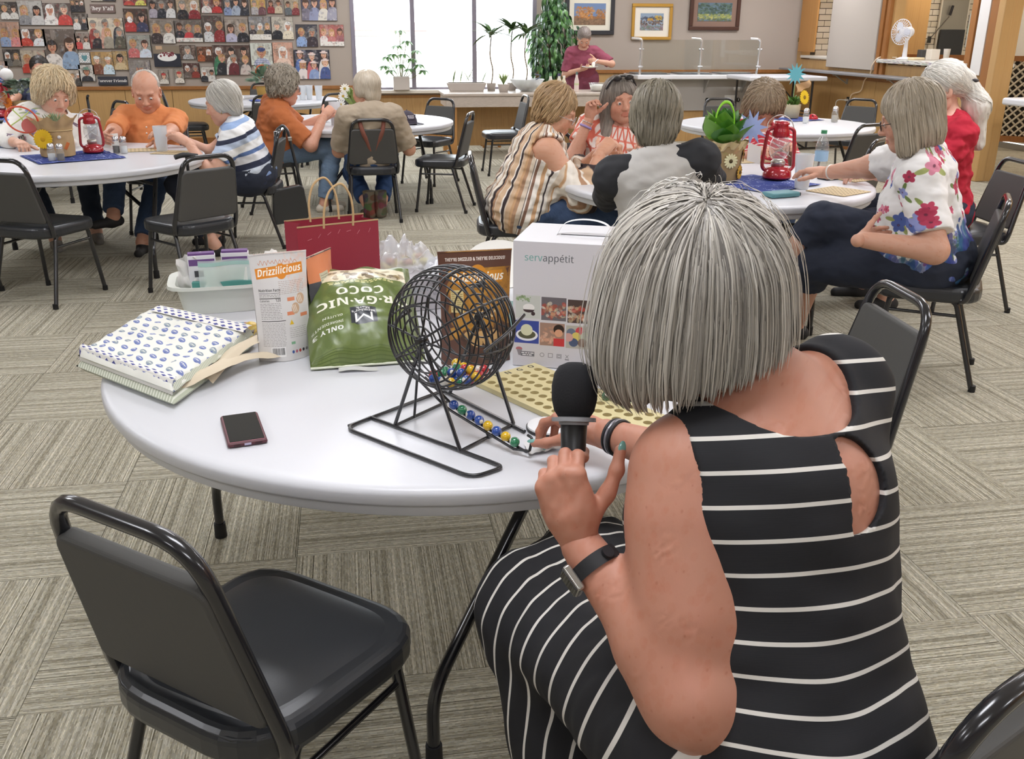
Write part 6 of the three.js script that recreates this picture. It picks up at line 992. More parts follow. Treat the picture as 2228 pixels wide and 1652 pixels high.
function pouch(name, label, pos, turn, w, h, th, front, back, lean = 0, topW = 1.05) {
  const t = thing(name, label, 'snack bag', pos, turn);
  const face = (s) => sheet(14, 24, (u, v) => { const a = 2 * u - 1, ww = w * lerp(1, topW, v) * (1 - 0.05 * Math.sin(v * 3.1)), k = Math.pow(1 - v, 0.55) * (1 - Math.pow(v, 6)), bulge = th * 0.5 * k * (1 - a * a * 0.85) * (0.75 + 0.25 * (1 - a * a)) + 0.0025 * noise3(u * 5 + 3 * s, v * 6, pos[0] * 9) * (1 - v * 0.5); return [s * a * ww * 0.5, v * h, s * Math.max(0.0006, bulge) - lean * v * v * h]; });
  obj('front_panel', face(1), front, t); obj('back_panel', face(-1), back ?? front, t);
  obj('top_seal', box(w * topW, 0.004, 0.003, 0, h, -lean * h), front, t);
  return t;
}
const foil = (draw, w = 512, h = 768, rough = 0.42) => new THREE.MeshPhysicalMaterial({ map: paint(w, h, draw), roughness: rough, clearcoat: 0.3, clearcoatRoughness: 0.35, bumpMap: grain, bumpScale: 0.0003 });
const lines = (g, q, x, y, w, n, gap, c, lw = 3) => { g.fillStyle = c; for (let i = 0; i < n; i++) { let xx = x; while (xx < x + w - 8) { const s = 8 + q() * 26; g.fillRect(xx, y + i * gap, Math.min(s, x + w - xx), lw); xx += s + 6; } } };
pouch('snack_pouch', 'white snack pouch standing upright, its back with the nutrition panel showing', [-0.195, TT, -2.45], 0.26, 0.142, 0.285, 0.07, foil((g, w, h) => {
  const q = rng(71); g.fillStyle = '#d9d6d4'; g.fillRect(0, 0, w, h); const gr = g.createLinearGradient(0, 0, 0, 1); g.fillStyle = '#e6c6b8'; for (let i = 0; i < 40; i++) { g.globalAlpha = 0.35; g.beginPath(); g.ellipse(w * 0.55 + q() * w * 0.5, q() * 260, 20 + q() * 40, 6 + q() * 12, q() * 3, 0, 7); g.fill(); } g.globalAlpha = 1;
  g.strokeStyle = '#c98a6c'; g.lineWidth = 4; g.beginPath(); g.moveTo(70, 60); for (let i = 0; i < 60; i++) g.lineTo(70 + i * 6, 60 + Math.sin(i * 1.1) * 14 * (0.4 + q())); g.stroke();
  g.save(); g.translate(40, 150); g.rotate(-0.06); g.fillStyle = '#e08a28'; g.fillRect(0, -52, 430, 74); g.beginPath(); g.arc(230, -10, 54, 0, 7); g.fill(); g.fillStyle = '#fbf6ee'; g.font = 'bold italic 70px sans-serif'; g.fillText('Drizzilicious', 8, 6, 414); g.restore();
  g.fillStyle = '#2d2b2a'; g.font = 'bold 27px sans-serif'; g.fillText('Nutrition Facts', 46, 262); g.fillRect(46, 272, 190, 3); lines(g, q, 46, 284, 190, 2, 10, '#6c6866', 3); g.fillRect(46, 306, 190, 7); g.font = 'bold 22px sans-serif'; g.fillText('Calories', 46, 334); g.font = 'bold 30px sans-serif'; g.fillText('120', 188, 334); lines(g, q, 46, 346, 190, 10, 12, '#7c7876', 3); g.fillStyle = '#3a3836'; g.fillRect(46, 470, 220, 5); lines(g, q, 46, 488, 210, 16, 11, '#95908d', 3);
  lines(g, q, 230, 196, 240, 8, 12, '#a8948a', 3); for (const [x, y] of [[300, 312], [286, 412], [420, 436]]) { g.fillStyle = '#dd8a64'; g.fillRect(x, y, 72, 26); } for (const [x, y] of [[430, 330], [374, 394]]) { g.fillStyle = '#c9a98c'; g.beginPath(); g.arc(x, y, 40, 0, 7); g.fill(); g.strokeStyle = '#efe4d8'; g.lineWidth = 6; for (let k = -1; k < 2; k++) { g.beginPath(); g.moveTo(x - 18 + k * 16, y - 26); g.lineTo(x + k * 16, y + 26); g.stroke(); } } g.fillStyle = '#e0b82c'; g.beginPath(); g.moveTo(300, 506); g.lineTo(322, 470); g.lineTo(344, 506); g.fill(); lines(g, q, 296, 530, 170, 6, 14, '#a09a96', 3);
  g.fillStyle = '#7fb08c'; g.fillRect(300, 632, 40, 18); g.fillStyle = '#3c5a9c'; [300, 336, 372, 408, 444].forEach((x, i) => { g.fillStyle = ['#3c5a9c', '#c06a80', '#b84a44', '#35343a', '#8a8684'][i]; g.beginPath(); g.arc(x + 10, 706, 12, 0, 7); g.fill(); });
  g.fillStyle = '#f0eeec'; g.fillRect(110, 664, 130, 70); g.fillStyle = '#2a2a2a'; for (let i = 0; i < 26; i++) g.fillRect(118 + i * 4.4, 670, 1 + q() * 2.4, 50);
}));
pouch('snack_pouch', 'orange and charcoal snack pouch seen edge-on before the red bag', [-0.095, TT, -2.545], deg(62), 0.13, 0.26, 0.085, foil((g, w, h) => { g.fillStyle = '#4b4a52'; g.fillRect(0, 0, w, h); g.fillStyle = '#e0895c'; g.fillRect(0, 0, w, 210); g.fillStyle = '#c8c6ae'; g.fillRect(170, 150, 190, 300); g.fillStyle = '#55543f'; for (let i = 0; i < 14; i++) g.fillRect(184, 170 + i * 19, 150, 3); g.fillStyle = '#e4e0dc'; g.beginPath(); g.ellipse(60, 560, 34, 80, 0, 0, 7); g.fill(); g.fillRect(50, 600, 20, 160); g.strokeStyle = '#4b4a52'; g.lineWidth = 5; g.beginPath(); g.arc(60, 580, 20, 0.3, 2.8); g.stroke(); }));
pouch('snack_pouch', 'brown and gold snack pouch standing behind the wire cage', [0.305, TT, -2.335], deg(3), 0.185, 0.30, 0.08, foil((g, w, h) => {
  const q = rng(81); g.fillStyle = '#5b3a2c'; g.fillRect(0, 0, w, h); blob(g, q, 240, 300, 330, 230, 230, ['#b07c2e', '#c08a34', '#a8742a'], 20, 40); blob(g, q, 120, 320, 620, 190, 120, ['#4a3226', '#5e4334', '#3c2a22'], 14, 26); g.fillStyle = '#5b3a2c'; g.fillRect(0, 0, w, 110);
  g.fillStyle = '#f2ece4'; g.font = 'bold 31px sans-serif'; g.fillText("THEY'RE DRIZZLED & THEY'RE DELICIOUS!", 48, 62, 420); g.fillStyle = '#d18a26'; g.beginPath(); g.arc(270, 150, 62, 0, 7); g.fill(); g.fillRect(80, 130, 370, 80); g.fillStyle = '#fbf6ea'; g.font = 'bold italic 78px sans-serif'; g.fillText('Drizzilicious', 76, 196, 380); g.fillStyle = '#d8c58a'; g.fillRect(70, 250, 90, 150); lines(g, q, 76, 262, 78, 10, 13, '#6c5a34', 4); g.strokeStyle = '#e8d8b0'; g.lineWidth = 7; g.beginPath(); g.moveTo(210, 420); for (let i = 0; i < 30; i++) g.lineTo(210 + i * 7, 416 + Math.sin(i * 0.9) * 20); g.stroke(); g.fillStyle = '#caa26a'; for (let i = 0; i < 5; i++) { g.beginPath(); g.ellipse(200 + i * 46, 560 + (i % 2) * 40, 46, 34, 0.3, 0, 7); g.fill(); } g.fillStyle = '#2f211c'; g.fillRect(300, 640, 140, 90);
}));
{ // green pillow bag, upside down towards us
  const t = thing('snack_bag', 'puffy green snack bag lying with its lettering upside down', 'snack bag', [0.015, TT, -2.46], deg(4));
  const m = foil((g, w, h) => {
    const q = rng(91); g.fillStyle = '#66763c'; g.fillRect(0, 0, w, h); blob(g, q, 120, 256, 540, 260, 300, ['#6d7d42', '#5f6f38', '#73834a'], 20, 40);
    g.fillStyle = '#55652f'; for (let i = 0; i < 5; i++) { g.fillRect(0, 8 + i * 10, w, 3); g.fillRect(0, h - 50 + i * 10, w, 3); }
    g.save(); g.translate(w, h); g.rotate(Math.PI); // the print runs the other way up
    g.fillStyle = '#e6dcc0'; g.fillRect(30, 560, 452, 130); blob(g, q, 60, 256, 610, 210, 50, ['#d8c9a0', '#efe6d0', '#8a7448', '#5c4a30'], 8, 20);
    g.fillStyle = '#f2f0e2'; g.font = 'bold 88px sans-serif'; g.textAlign = 'center'; g.fillText('OR·GA·NIC', 256, 386, 440); g.fillText('COCO', 262, 482, 260); lines(g, q, 90, 526, 330, 2, 14, '#e4dc9c', 8);
    g.fillStyle = '#33373f'; g.fillRect(196, 170, 128, 128); g.fillStyle = '#f0f0ee'; g.font = 'bold 26px serif'; g.fillText("Member's", 260, 268, 116); g.fillText('Mark', 260, 290, 70); g.lineWidth = 10; g.strokeStyle = '#f0f0ee'; g.beginPath(); g.moveTo(222, 244); g.lineTo(222, 190); g.lineTo(260, 226); g.lineTo(298, 190); g.lineTo(298, 244); g.stroke();
    g.textAlign = 'left'; g.font = 'bold 40px sans-serif'; g.fillText('ONLY 3', 360, 170); g.font = '26px sans-serif'; g.fillText('INGREDIENTS', 360, 208, 140); g.fillText('GLUTEN', 360, 256, 140); g.restore();
  }, 512, 768, 0.34);
  const face = (s) => { const g = sheet(28, 28, (u, v) => { const a = 2 * u - 1, b = 2 * v - 1, e = Math.max(0, (1 - Math.pow(Math.abs(a), 3.5)) * (1 - Math.pow(Math.abs(b), 3.2))), cr = 0.006 * noise3(u * 4, v * 4, 6 * s) + 0.004 * noise3(u * 11, v * 9, 2), flat = Math.abs(b) > 0.86 ? 0 : 1; return [s * a * (0.150 - 0.014 * e), b * (0.175 - 0.02 * e), s * (0.078 * Math.pow(e, 0.62) + cr * e * flat) + (Math.abs(b) > 0.8 ? 0.006 * Math.sin(a * 9) : 0)]; }, (u, v) => [u, v]); return g; };
  const tiltg = (g) => g.rotateX(deg(-60)).translate(0, 0.092, -0.03);
  obj('front_panel', tiltg(face(1)), m, t); obj('back_panel', tiltg(face(-1)), m, t); obj('crimp', tiltg(box(0.3, 0.005, 0.004, 0, -0.176, 0.003)), mat(0xdcdfcc, 0.5), t);
  tag(obj('receipt', sheet(8, 4, (u, v) => [-0.055 + u * 0.10, TT + 0.004 + 0.003 * Math.sin(u * 5), -2.33 + v * 0.03], null), mat(0xd8d8d6, 0.7, 0, { side: THREE.DoubleSide })), 'crumpled grey slip under the green bag', 'paper');
}
{ // red gift bag
  const red = mat(0x94293a, 0.5, 0, { bumpMap: grain, bumpScale: 0.0004 }), t = thing('gift_bag', 'red paper gift bag with twisted kraft handles', 'bag', [-0.06, TT, -2.80], 0.38);
  const w = 0.25, h = 0.30, d = 0.11;
  obj('front_panel', sheet(10, 10, (u, v) => [(u - 0.5) * w, v * h, d / 2 + 0.006 * Math.sin(u * 3.1) * Math.sin(v * 3.1)]), red, t); obj('back_panel', sheet(10, 10, (u, v) => [(0.5 - u) * w, v * h, -d / 2]), red, t);
  for (const s of [-1, 1]) obj('side_gusset', sheet(8, 10, (u, v) => [s * (w / 2 - 0.03 * (1 - Math.abs(2 * u - 1)) * v), v * h, s * (0.5 - u) * d]), red, t);
  obj('bottom', box(w, 0.003, d, 0, 0.002, 0), red, t); obj('rim', [box(w, 0.004, 0.002, 0, h, d / 2 + 0.0005), box(w, 0.004, 0.002, 0, h, -d / 2)], mat(0xb99b72, 0.8), t);
  for (const [x, y, a] of [[-0.09, 0.27, 0.3], [-0.06, 0.278, 0.9], [-0.03, 0.282, 0.6], [0.0, 0.285, 1.0], [0.03, 0.284, 0.2], [0.06, 0.278, 0.9], [0.095, 0.28, 1.1]]) obj('fleck', box(0.014, 0.0012, 0.0008).rotateZ(a).translate(x, y - 0.008, d / 2 + 0.0025), mat(0xd0808a, 0.6), t);
  for (const z of [d / 2, -d / 2]) obj('handle', curve([[-0.045, h - 0.01, z], [-0.042, h + 0.05, z * 1.15], [-0.022, h + 0.10, z * 1.2], [0.01, h + 0.115, z * 1.2], [0.035, h + 0.085, z * 1.15], [0.045, h + 0.04, z * 1.1], [0.045, h - 0.01, z]], 0.0035, 40), mat(0xc9a97c, 0.8), t);
}
{ // appliance carton
  const t = thing('appliance_box', 'tall white ice-cream maker carton with photo grid and handle', 'box', [0.60, TT, -2.34], -Math.atan2(0.098, 0.239)), w = 0.34, h = 0.333, d = 0.24;
  const print = paint(1024, 1024, (g, W, H) => {
    const q = rng(101); g.fillStyle = '#cfccd0'; g.fillRect(0, 0, W, H); g.fillStyle = '#4f5458'; g.font = '76px sans-serif'; g.fillStyle = '#6fa39c'; g.fillText('serv', 86, 150); g.fillStyle = '#55585c'; g.fillText('appétit', 86 + g.measureText('serv').width, 150);
    const cells = [[20, 430], [225, 436], [432, 444], [640, 452], [12, 640], [216, 648], [424, 656], [634, 664]];
    cells.forEach(([x, y], i) => { const cw = 196, ch = 190; g.save(); g.beginPath(); g.rect(x, y, cw, ch); g.clip(); g.fillStyle = ['#c4c6c0', '#6a6468', '#4c3c38', '#b88a6c', '#3a4a98', '#a08070', '#b4b0a4', '#8c6c58'][i]; g.fillRect(x, y, cw, ch); if (i === 0) { blob(g, q, 30, x + 60, y + 30, 60, 20, ['#6c8458', '#8aa070'], 5, 10); g.fillStyle = '#e9e5e2'; g.beginPath(); g.ellipse(x + 105, y + 100, 46, 30, 0, 0, 7); g.fill(); g.fillStyle = '#3c2a2c'; g.beginPath(); g.ellipse(x + 105, y + 118, 44, 24, 0, 0, 3.14); g.fill(); g.beginPath(); g.arc(x + 140, y + 150, 16, 0, 7); g.fill(); } else if (i === 4) { g.fillStyle = '#e8e8ee'; g.beginPath(); g.ellipse(x + 100, y + 120, 88, 50, 0, 0, 7); g.fill(); g.fillStyle = '#55553f'; g.beginPath(); g.ellipse(x + 100, y + 116, 70, 36, 0, 0, 7); g.fill(); g.fillStyle = '#d4d4b4'; g.beginPath(); g.arc(x + 98, y + 78, 48, 0, 7); g.fill(); } else if (i === 5) { blob(g, q, 26, x + 60, y + 100, 60, 80, ['#d8a488', '#c08c70', '#e0b49c'], 8, 16); g.fillStyle = '#2c1c18'; g.beginPath(); g.arc(x + 150, y + 50, 42, 0, 7); g.fill(); g.fillStyle = '#d8a080'; g.beginPath(); g.arc(x + 150, y + 80, 32, 0, 7); g.fill(); g.fillStyle = '#c8383c'; g.fillRect(x + 110, y + 125, 90, 70); } else if (i === 6) { [['#6a7488', 40, 60], ['#c84a50', 110, 44], ['#d8c46a', 80, 90], ['#c4ccb0', 150, 84], ['#4c5a78', 60, 140], ['#7a5a48', 130, 140], ['#d0a098', 20, 100]].forEach(([c, a, b]) => { g.fillStyle = c; g.beginPath(); g.arc(x + a, y + b, 36, 0, 7); g.fill(); }); } else blob(g, q, 50, x + 98, y + 110, 90, 60, ['#c88a68', '#b8483c', '#d8c49c', '#e4d8c4', '#8a5040'], 8, 20); g.restore(); });
    g.fillStyle = '#b06a70'; g.beginPath(); g.ellipse(50, 880, 26, 16, 0, 0, 7); g.fill(); g.fillStyle = '#8a8488'; g.beginPath(); g.moveTo(30, 886); g.lineTo(76, 886); g.lineTo(62, 936); g.lineTo(46, 936); g.fill(); g.fillStyle = '#6c6a70'; g.fillRect(64, 900, 110, 40); g.fillStyle = '#e4e2e4'; lines(g, q, 70, 908, 98, 1, 10, '#e4e2e4', 9); lines(g, q, 78, 924, 80, 1, 10, '#e4e2e4', 9);
    g.strokeStyle = '#7a787c'; g.lineWidth = 4; g.beginPath(); g.arc(236, 920, 16, 0, 7); g.stroke(); g.strokeRect(286, 904, 34, 32); g.strokeRect(356, 906, 34, 32); g.strokeRect(364, 913, 18, 18); g.beginPath(); g.moveTo(424, 906); g.lineTo(448, 936); g.moveTo(448, 906); g.lineTo(424, 936); g.stroke(); g.fillStyle = '#4a484c'; g.fillRect(420, 944, 32, 6);
  });
  obj('carton', box(w, h, d, 0, h / 2, -0.0, 0.002), mat(0xdddce0, 0.5), t);
  obj('front_print', new THREE.PlaneGeometry(w - 0.002, h - 0.002).translate(0, h / 2, d / 2 + 0.0006), new THREE.MeshStandardMaterial({ map: print, roughness: 0.45 }), t);
  obj('handle_slot', box(0.13, 0.001, 0.006, 0.0, h + 0.0006, 0.02), mat(0x2a2a2c, 0.8), t);
  obj('carry_handle', (() => { const c = new THREE.CatmullRomCurve3([V(-0.075, h, 0.02), V(-0.055, h + 0.03, 0.02), V(0, h + 0.042, 0.02), V(0.055, h + 0.03, 0.02), V(0.075, h, 0.02)]); return sheet(24, 2, (u, v) => { const p = c.getPoint(u); return [p.x, p.y, p.z + (v - 0.5) * 0.022]; }); })(), new THREE.MeshStandardMaterial({ color: 0xe6e6e8, roughness: 0.4, side: THREE.DoubleSide }), t);
}
{ // vacuum-sealer carton with loose bags on top
  const t = thing('sealer_box', 'low white carton lettered VACUUM behind the green bag', 'box', [0.24, TT, -2.93], 0.22), w = 0.36, h = 0.105, d = 0.16;
  obj('carton', box(w, h, d, 0, h / 2, 0, 0.003), mat(0xd0ccd2, 0.5), t);
  obj('front_print', new THREE.PlaneGeometry(w - 0.004, h - 0.004).translate(0, h / 2, d / 2 + 0.0006), new THREE.MeshStandardMaterial({ roughness: 0.5, map: paint(768, 224, (g, W, H) => { g.fillStyle = '#b9b5ba'; g.fillRect(0, 0, W, H); g.fillStyle = '#8a969a'; g.font = '50px sans-serif'; g.fillText('servappétit', 60, 90); g.fillStyle = '#26262a'; g.font = 'bold 62px sans-serif'; g.fillText('VACUUM', 340, 82); g.font = '30px sans-serif'; g.fillStyle = '#7c7a80'; g.fillText('Machine', 342, 126); }) }), t);
  const clear = new THREE.MeshPhysicalMaterial({ color: 0xf4f4f6, transmission: 0.75, roughness: 0.3, thickness: 0, side: THREE.DoubleSide });
  const crump = (w0, d0, h0, sd, amp) => sheet(22, 18, (u, v) => { const x = (u - 0.5) * w0, z = (v - 0.5) * d0, e = (1 - Math.pow(Math.abs(2 * u - 1), 3)) * (1 - Math.pow(Math.abs(2 * v - 1), 3)); return [x + amp * 0.6 * noise3(u * 4, v * 4, sd), Math.max(0.001, h0 * e + amp * (0.5 + noise3(u * 5 + sd, v * 5, sd)) * (0.4 + e)), z + amp * 0.5 * noise3(u * 4, v * 4, sd + 9)]; });
  const b1 = thing('plastic_bag', 'clear plastic bag of yellow pieces lying on the low carton', 'bag', [0.15, TT + h + 0.002, -2.96], 0.3);
  obj('film', crump(0.22, 0.16, 0.06, 4, 0.028), clear, b1); const q = rng(33);
  for (let i = 0; i < 16; i++) obj('piece', new THREE.SphereGeometry(0.016, 8, 6).scale(1, 0.6, 1.2).translate((q() - 0.5) * 0.15, 0.012 + q() * 0.03, (q() - 0.5) * 0.1), mat([0xd8cf8a, 0xe4dca4, 0xd0a890][i % 3], 0.7), b1);
  const b2 = thing('plastic_bag', 'flat white plastic bag draped over the right of the low carton', 'bag', [0.31, TT + h + 0.002, -2.92], 0.1); obj('film', crump(0.2, 0.18, 0.02, 14, 0.02), mat(0xe2e4ea, 0.35, 0, { side: THREE.DoubleSide }), b2);
  tag(obj('foam_plate', lathe([[0, 0.0], [0.08, 0], [0.11, 0.014], [0.108, 0.017], [0.08, 0.004], [0, 0.004]], 28).rotateX(0.5).translate(0.44, TT + 0.15, -2.76), mat(0xe6e4de, 0.6)), 'round white plate leaning behind the brown pouch', 'plate');
  tag(obj('magazine', box(0.2, 0.012, 0.28, 0.42, TT + 0.008, -2.72, 0.002).clone(), mat(0x6f9a96, 0.5)), 'teal-edged magazine lying behind the brown pouch', 'magazine');
  tag(obj('paper_stack', sheet(10, 6, (u, v) => [0.36 + u * 0.16, TT + 0.11 + u * 0.05 + 0.01 * Math.sin(v * 4), -2.86 + v * 0.1]), mat(0xe3ddd4, 0.8, 0, { side: THREE.DoubleSide })), 'folded paper sheets sticking up behind the brown pouch', 'paper');
}
{ // plastic tub and contents
  const t = thing('plastic_tub', 'translucent white plastic tub at the back left of the table', 'tub', [-0.42, TT, -3.0], deg(6));
  const tubM = mat(0xdfe2da, 0.4, 0, { transmission: 0.25, thickness: 0 });
  const rr = (w, d, y) => { const p = []; const n = 40; for (let i = 0; i < n; i++) { const a = (i / n) * 6.2832, c = Math.cos(a), s = Math.sin(a), k = 1 / Math.pow(Math.pow(Math.abs(c), 5) + Math.pow(Math.abs(s), 5), 0.2); p.push(V(c * k * w, y, s * k * d)); } return p; };
  const wall = (a, b) => { const n = a.length; return sheet(n, 1, (u, v) => { const i = Math.round(u * n) % n, p = v < 0.5 ? a[i] : b[i]; return [p.x, p.y, p.z]; }); };
  obj('wall', [wall(rr(0.118, 0.09, 0.0), rr(0.135, 0.105, 0.088)), wall(rr(0.135, 0.105, 0.088), rr(0.158, 0.122, 0.092)), wall(rr(0.158, 0.122, 0.092), rr(0.16, 0.124, 0.082))], new THREE.MeshPhysicalMaterial({ color: 0xdfe2da, roughness: 0.4, transmission: 0.2, thickness: 0, side: THREE.DoubleSide }), t); obj('bottom', box(0.225, 0.003, 0.17, 0, 0.002, 0), tubM, t);
  const bx = (x, z, rot, label) => { const b = thing('carton', label, 'box', [x, TT + 0.012, z], rot); obj('body', box(0.085, 0.15, 0.035, 0, 0.075, 0, 0.002), mat(0xe2e0e4, 0.5), b); obj('purple_band', [box(0.078, 0.02, 0.036, 0, 0.128, 0), box(0.08, 0.012, 0.03, 0, 0.1505, 0)], mat(0x6d4a84, 0.5), b); obj('barcode', box(0.03, 0.02, 0.0364, -0.01, 0.092, 0), mat(0x4c4a4e, 0.6), b); return b; };
  bx(-0.475, -3.02, deg(8), 'purple-banded carton at the left in the plastic tub'); bx(-0.375, -3.045, deg(2), 'purple-banded carton at the middle of the plastic tub');
  const cl = new THREE.MeshPhysicalMaterial({ color: 0xeaf4f0, transmission: 0.6, roughness: 0.25, thickness: 0, side: THREE.DoubleSide });
  const zb = thing('zip_bag', 'clear zip bag with a handwritten note leaning in the tub', 'bag', [-0.395, TT + 0.02, -2.935], deg(6)); obj('film', sheet(8, 8, (u, v) => [(u - 0.5) * 0.16, v * 0.135, -v * 0.03 + 0.008 * Math.sin(u * 7)]), cl, zb); obj('seal', sheet(8, 1, (u, v) => [(u - 0.5) * 0.16, 0.118 + v * 0.012, -0.024 + 0.008 * Math.sin(u * 7)]), mat(0xa9cdc6, 0.4, 0, { side: THREE.DoubleSide }), zb);
  obj('note', sheet(8, 8, (u, v) => [(u - 0.5) * 0.13, 0.005 + v * 0.105, -v * 0.026 - 0.003 + 0.008 * Math.sin(u * 7)]), new THREE.MeshStandardMaterial({ roughness: 0.8, side: THREE.DoubleSide, map: paint(256, 256, (g, w, h) => { const q = rng(17); g.fillStyle = '#dcded8'; g.fillRect(0, 0, w, h); g.strokeStyle = '#7f8884'; g.lineWidth = 3; for (let r = 0; r < 6; r++) { g.beginPath(); let x = 30; g.moveTo(x, 60 + r * 30); while (x < 210) { x += 6 + q() * 10; g.lineTo(x, 60 + r * 30 + (q() - 0.5) * 18); } g.stroke(); } }) }), zb);
  tag(obj('teal_folder', box(0.2, 0.03, 0.02, -0.40, TT + 0.075, -2.955), mat(0x4f9088, 0.6)), 'strip of teal folder inside the plastic tub', 'folder');
  tag(obj('paper_bag', sheet(14, 12, (u, v) => [-0.545 + u * 0.09, TT + 0.05 + v * 0.115 + 0.01 * noise3(u * 4, v * 4, 1), -2.98 - u * 0.05 + 0.02 * noise3(u * 3, v * 3, 7)]), mat(0xe4e2de, 0.7, 0, { side: THREE.DoubleSide })), 'crumpled white paper sack at the left side of the tub', 'sack');
  tag(obj('paper_napkin', sheet(14, 12, (u, v) => [-0.31 + u * 0.1, TT + 0.10 + (1 - v) * 0.06 * Math.sin(u * 3) + 0.02 * noise3(u * 4, v * 4, 4), -3.06 + v * 0.1]), mat(0xece9e4, 0.8, 0, { side: THREE.DoubleSide })), 'white napkin bunched up at the right of the tub', 'napkin');
  const cw = thing('candy_wrapper', 'blue and yellow candy wrapper between tub and white pouch', 'wrapper', [-0.315, TT, -2.66], deg(-12)); const wm = foil((g, w, h) => { const q = rng(5); g.fillStyle = '#8c8688'; g.fillRect(0, 0, w, h); blob(g, q, 60, 60, 60, 70, 60, ['#3a7cb4', '#4c94c8', '#c07848'], 12, 30); blob(g, q, 50, 200, 64, 50, 60, ['#d8b42c', '#e4c85a', '#6a4a34'], 10, 24); }, 256, 128);
  obj('wrapper', [sheet(20, 10, (u, v) => { const e = (1 - Math.pow(2 * u - 1, 4)) * (1 - Math.pow(2 * v - 1, 2)); return [(u - 0.5) * 0.15, 0.003 + 0.036 * e + 0.004 * noise3(u * 6, v * 5, 2), (0.5 - v) * 0.075]; })], wm, cw);
}
// small things by the hand
tag(obj('paper_slip', sheet(10, 8, (u, v) => [0.335 + u * 0.075, TT + 0.003 + 0.006 * Math.abs(noise3(u * 3, v * 3, 5)), -1.73 - v * 0.06 - u * 0.02]), mat(0xdcdcdc, 0.8, 0, { side: THREE.DoubleSide })), 'small crumpled paper slip at the end of the ball chute', 'paper');
{ const t = thing('coaster', 'small white round lid with a black rim near the hand', 'lid', [0.405, TT, -1.865]); obj('rim', cyl(0.05, 0.05, 0.006, 0, 0.003, 0, 32), mat(0x1d1d20, 0.4), t); obj('face', cyl(0.047, 0.048, 0.004, 0, 0.0075, 0, 32), mat(0xe8e8ea, 0.4), t); }

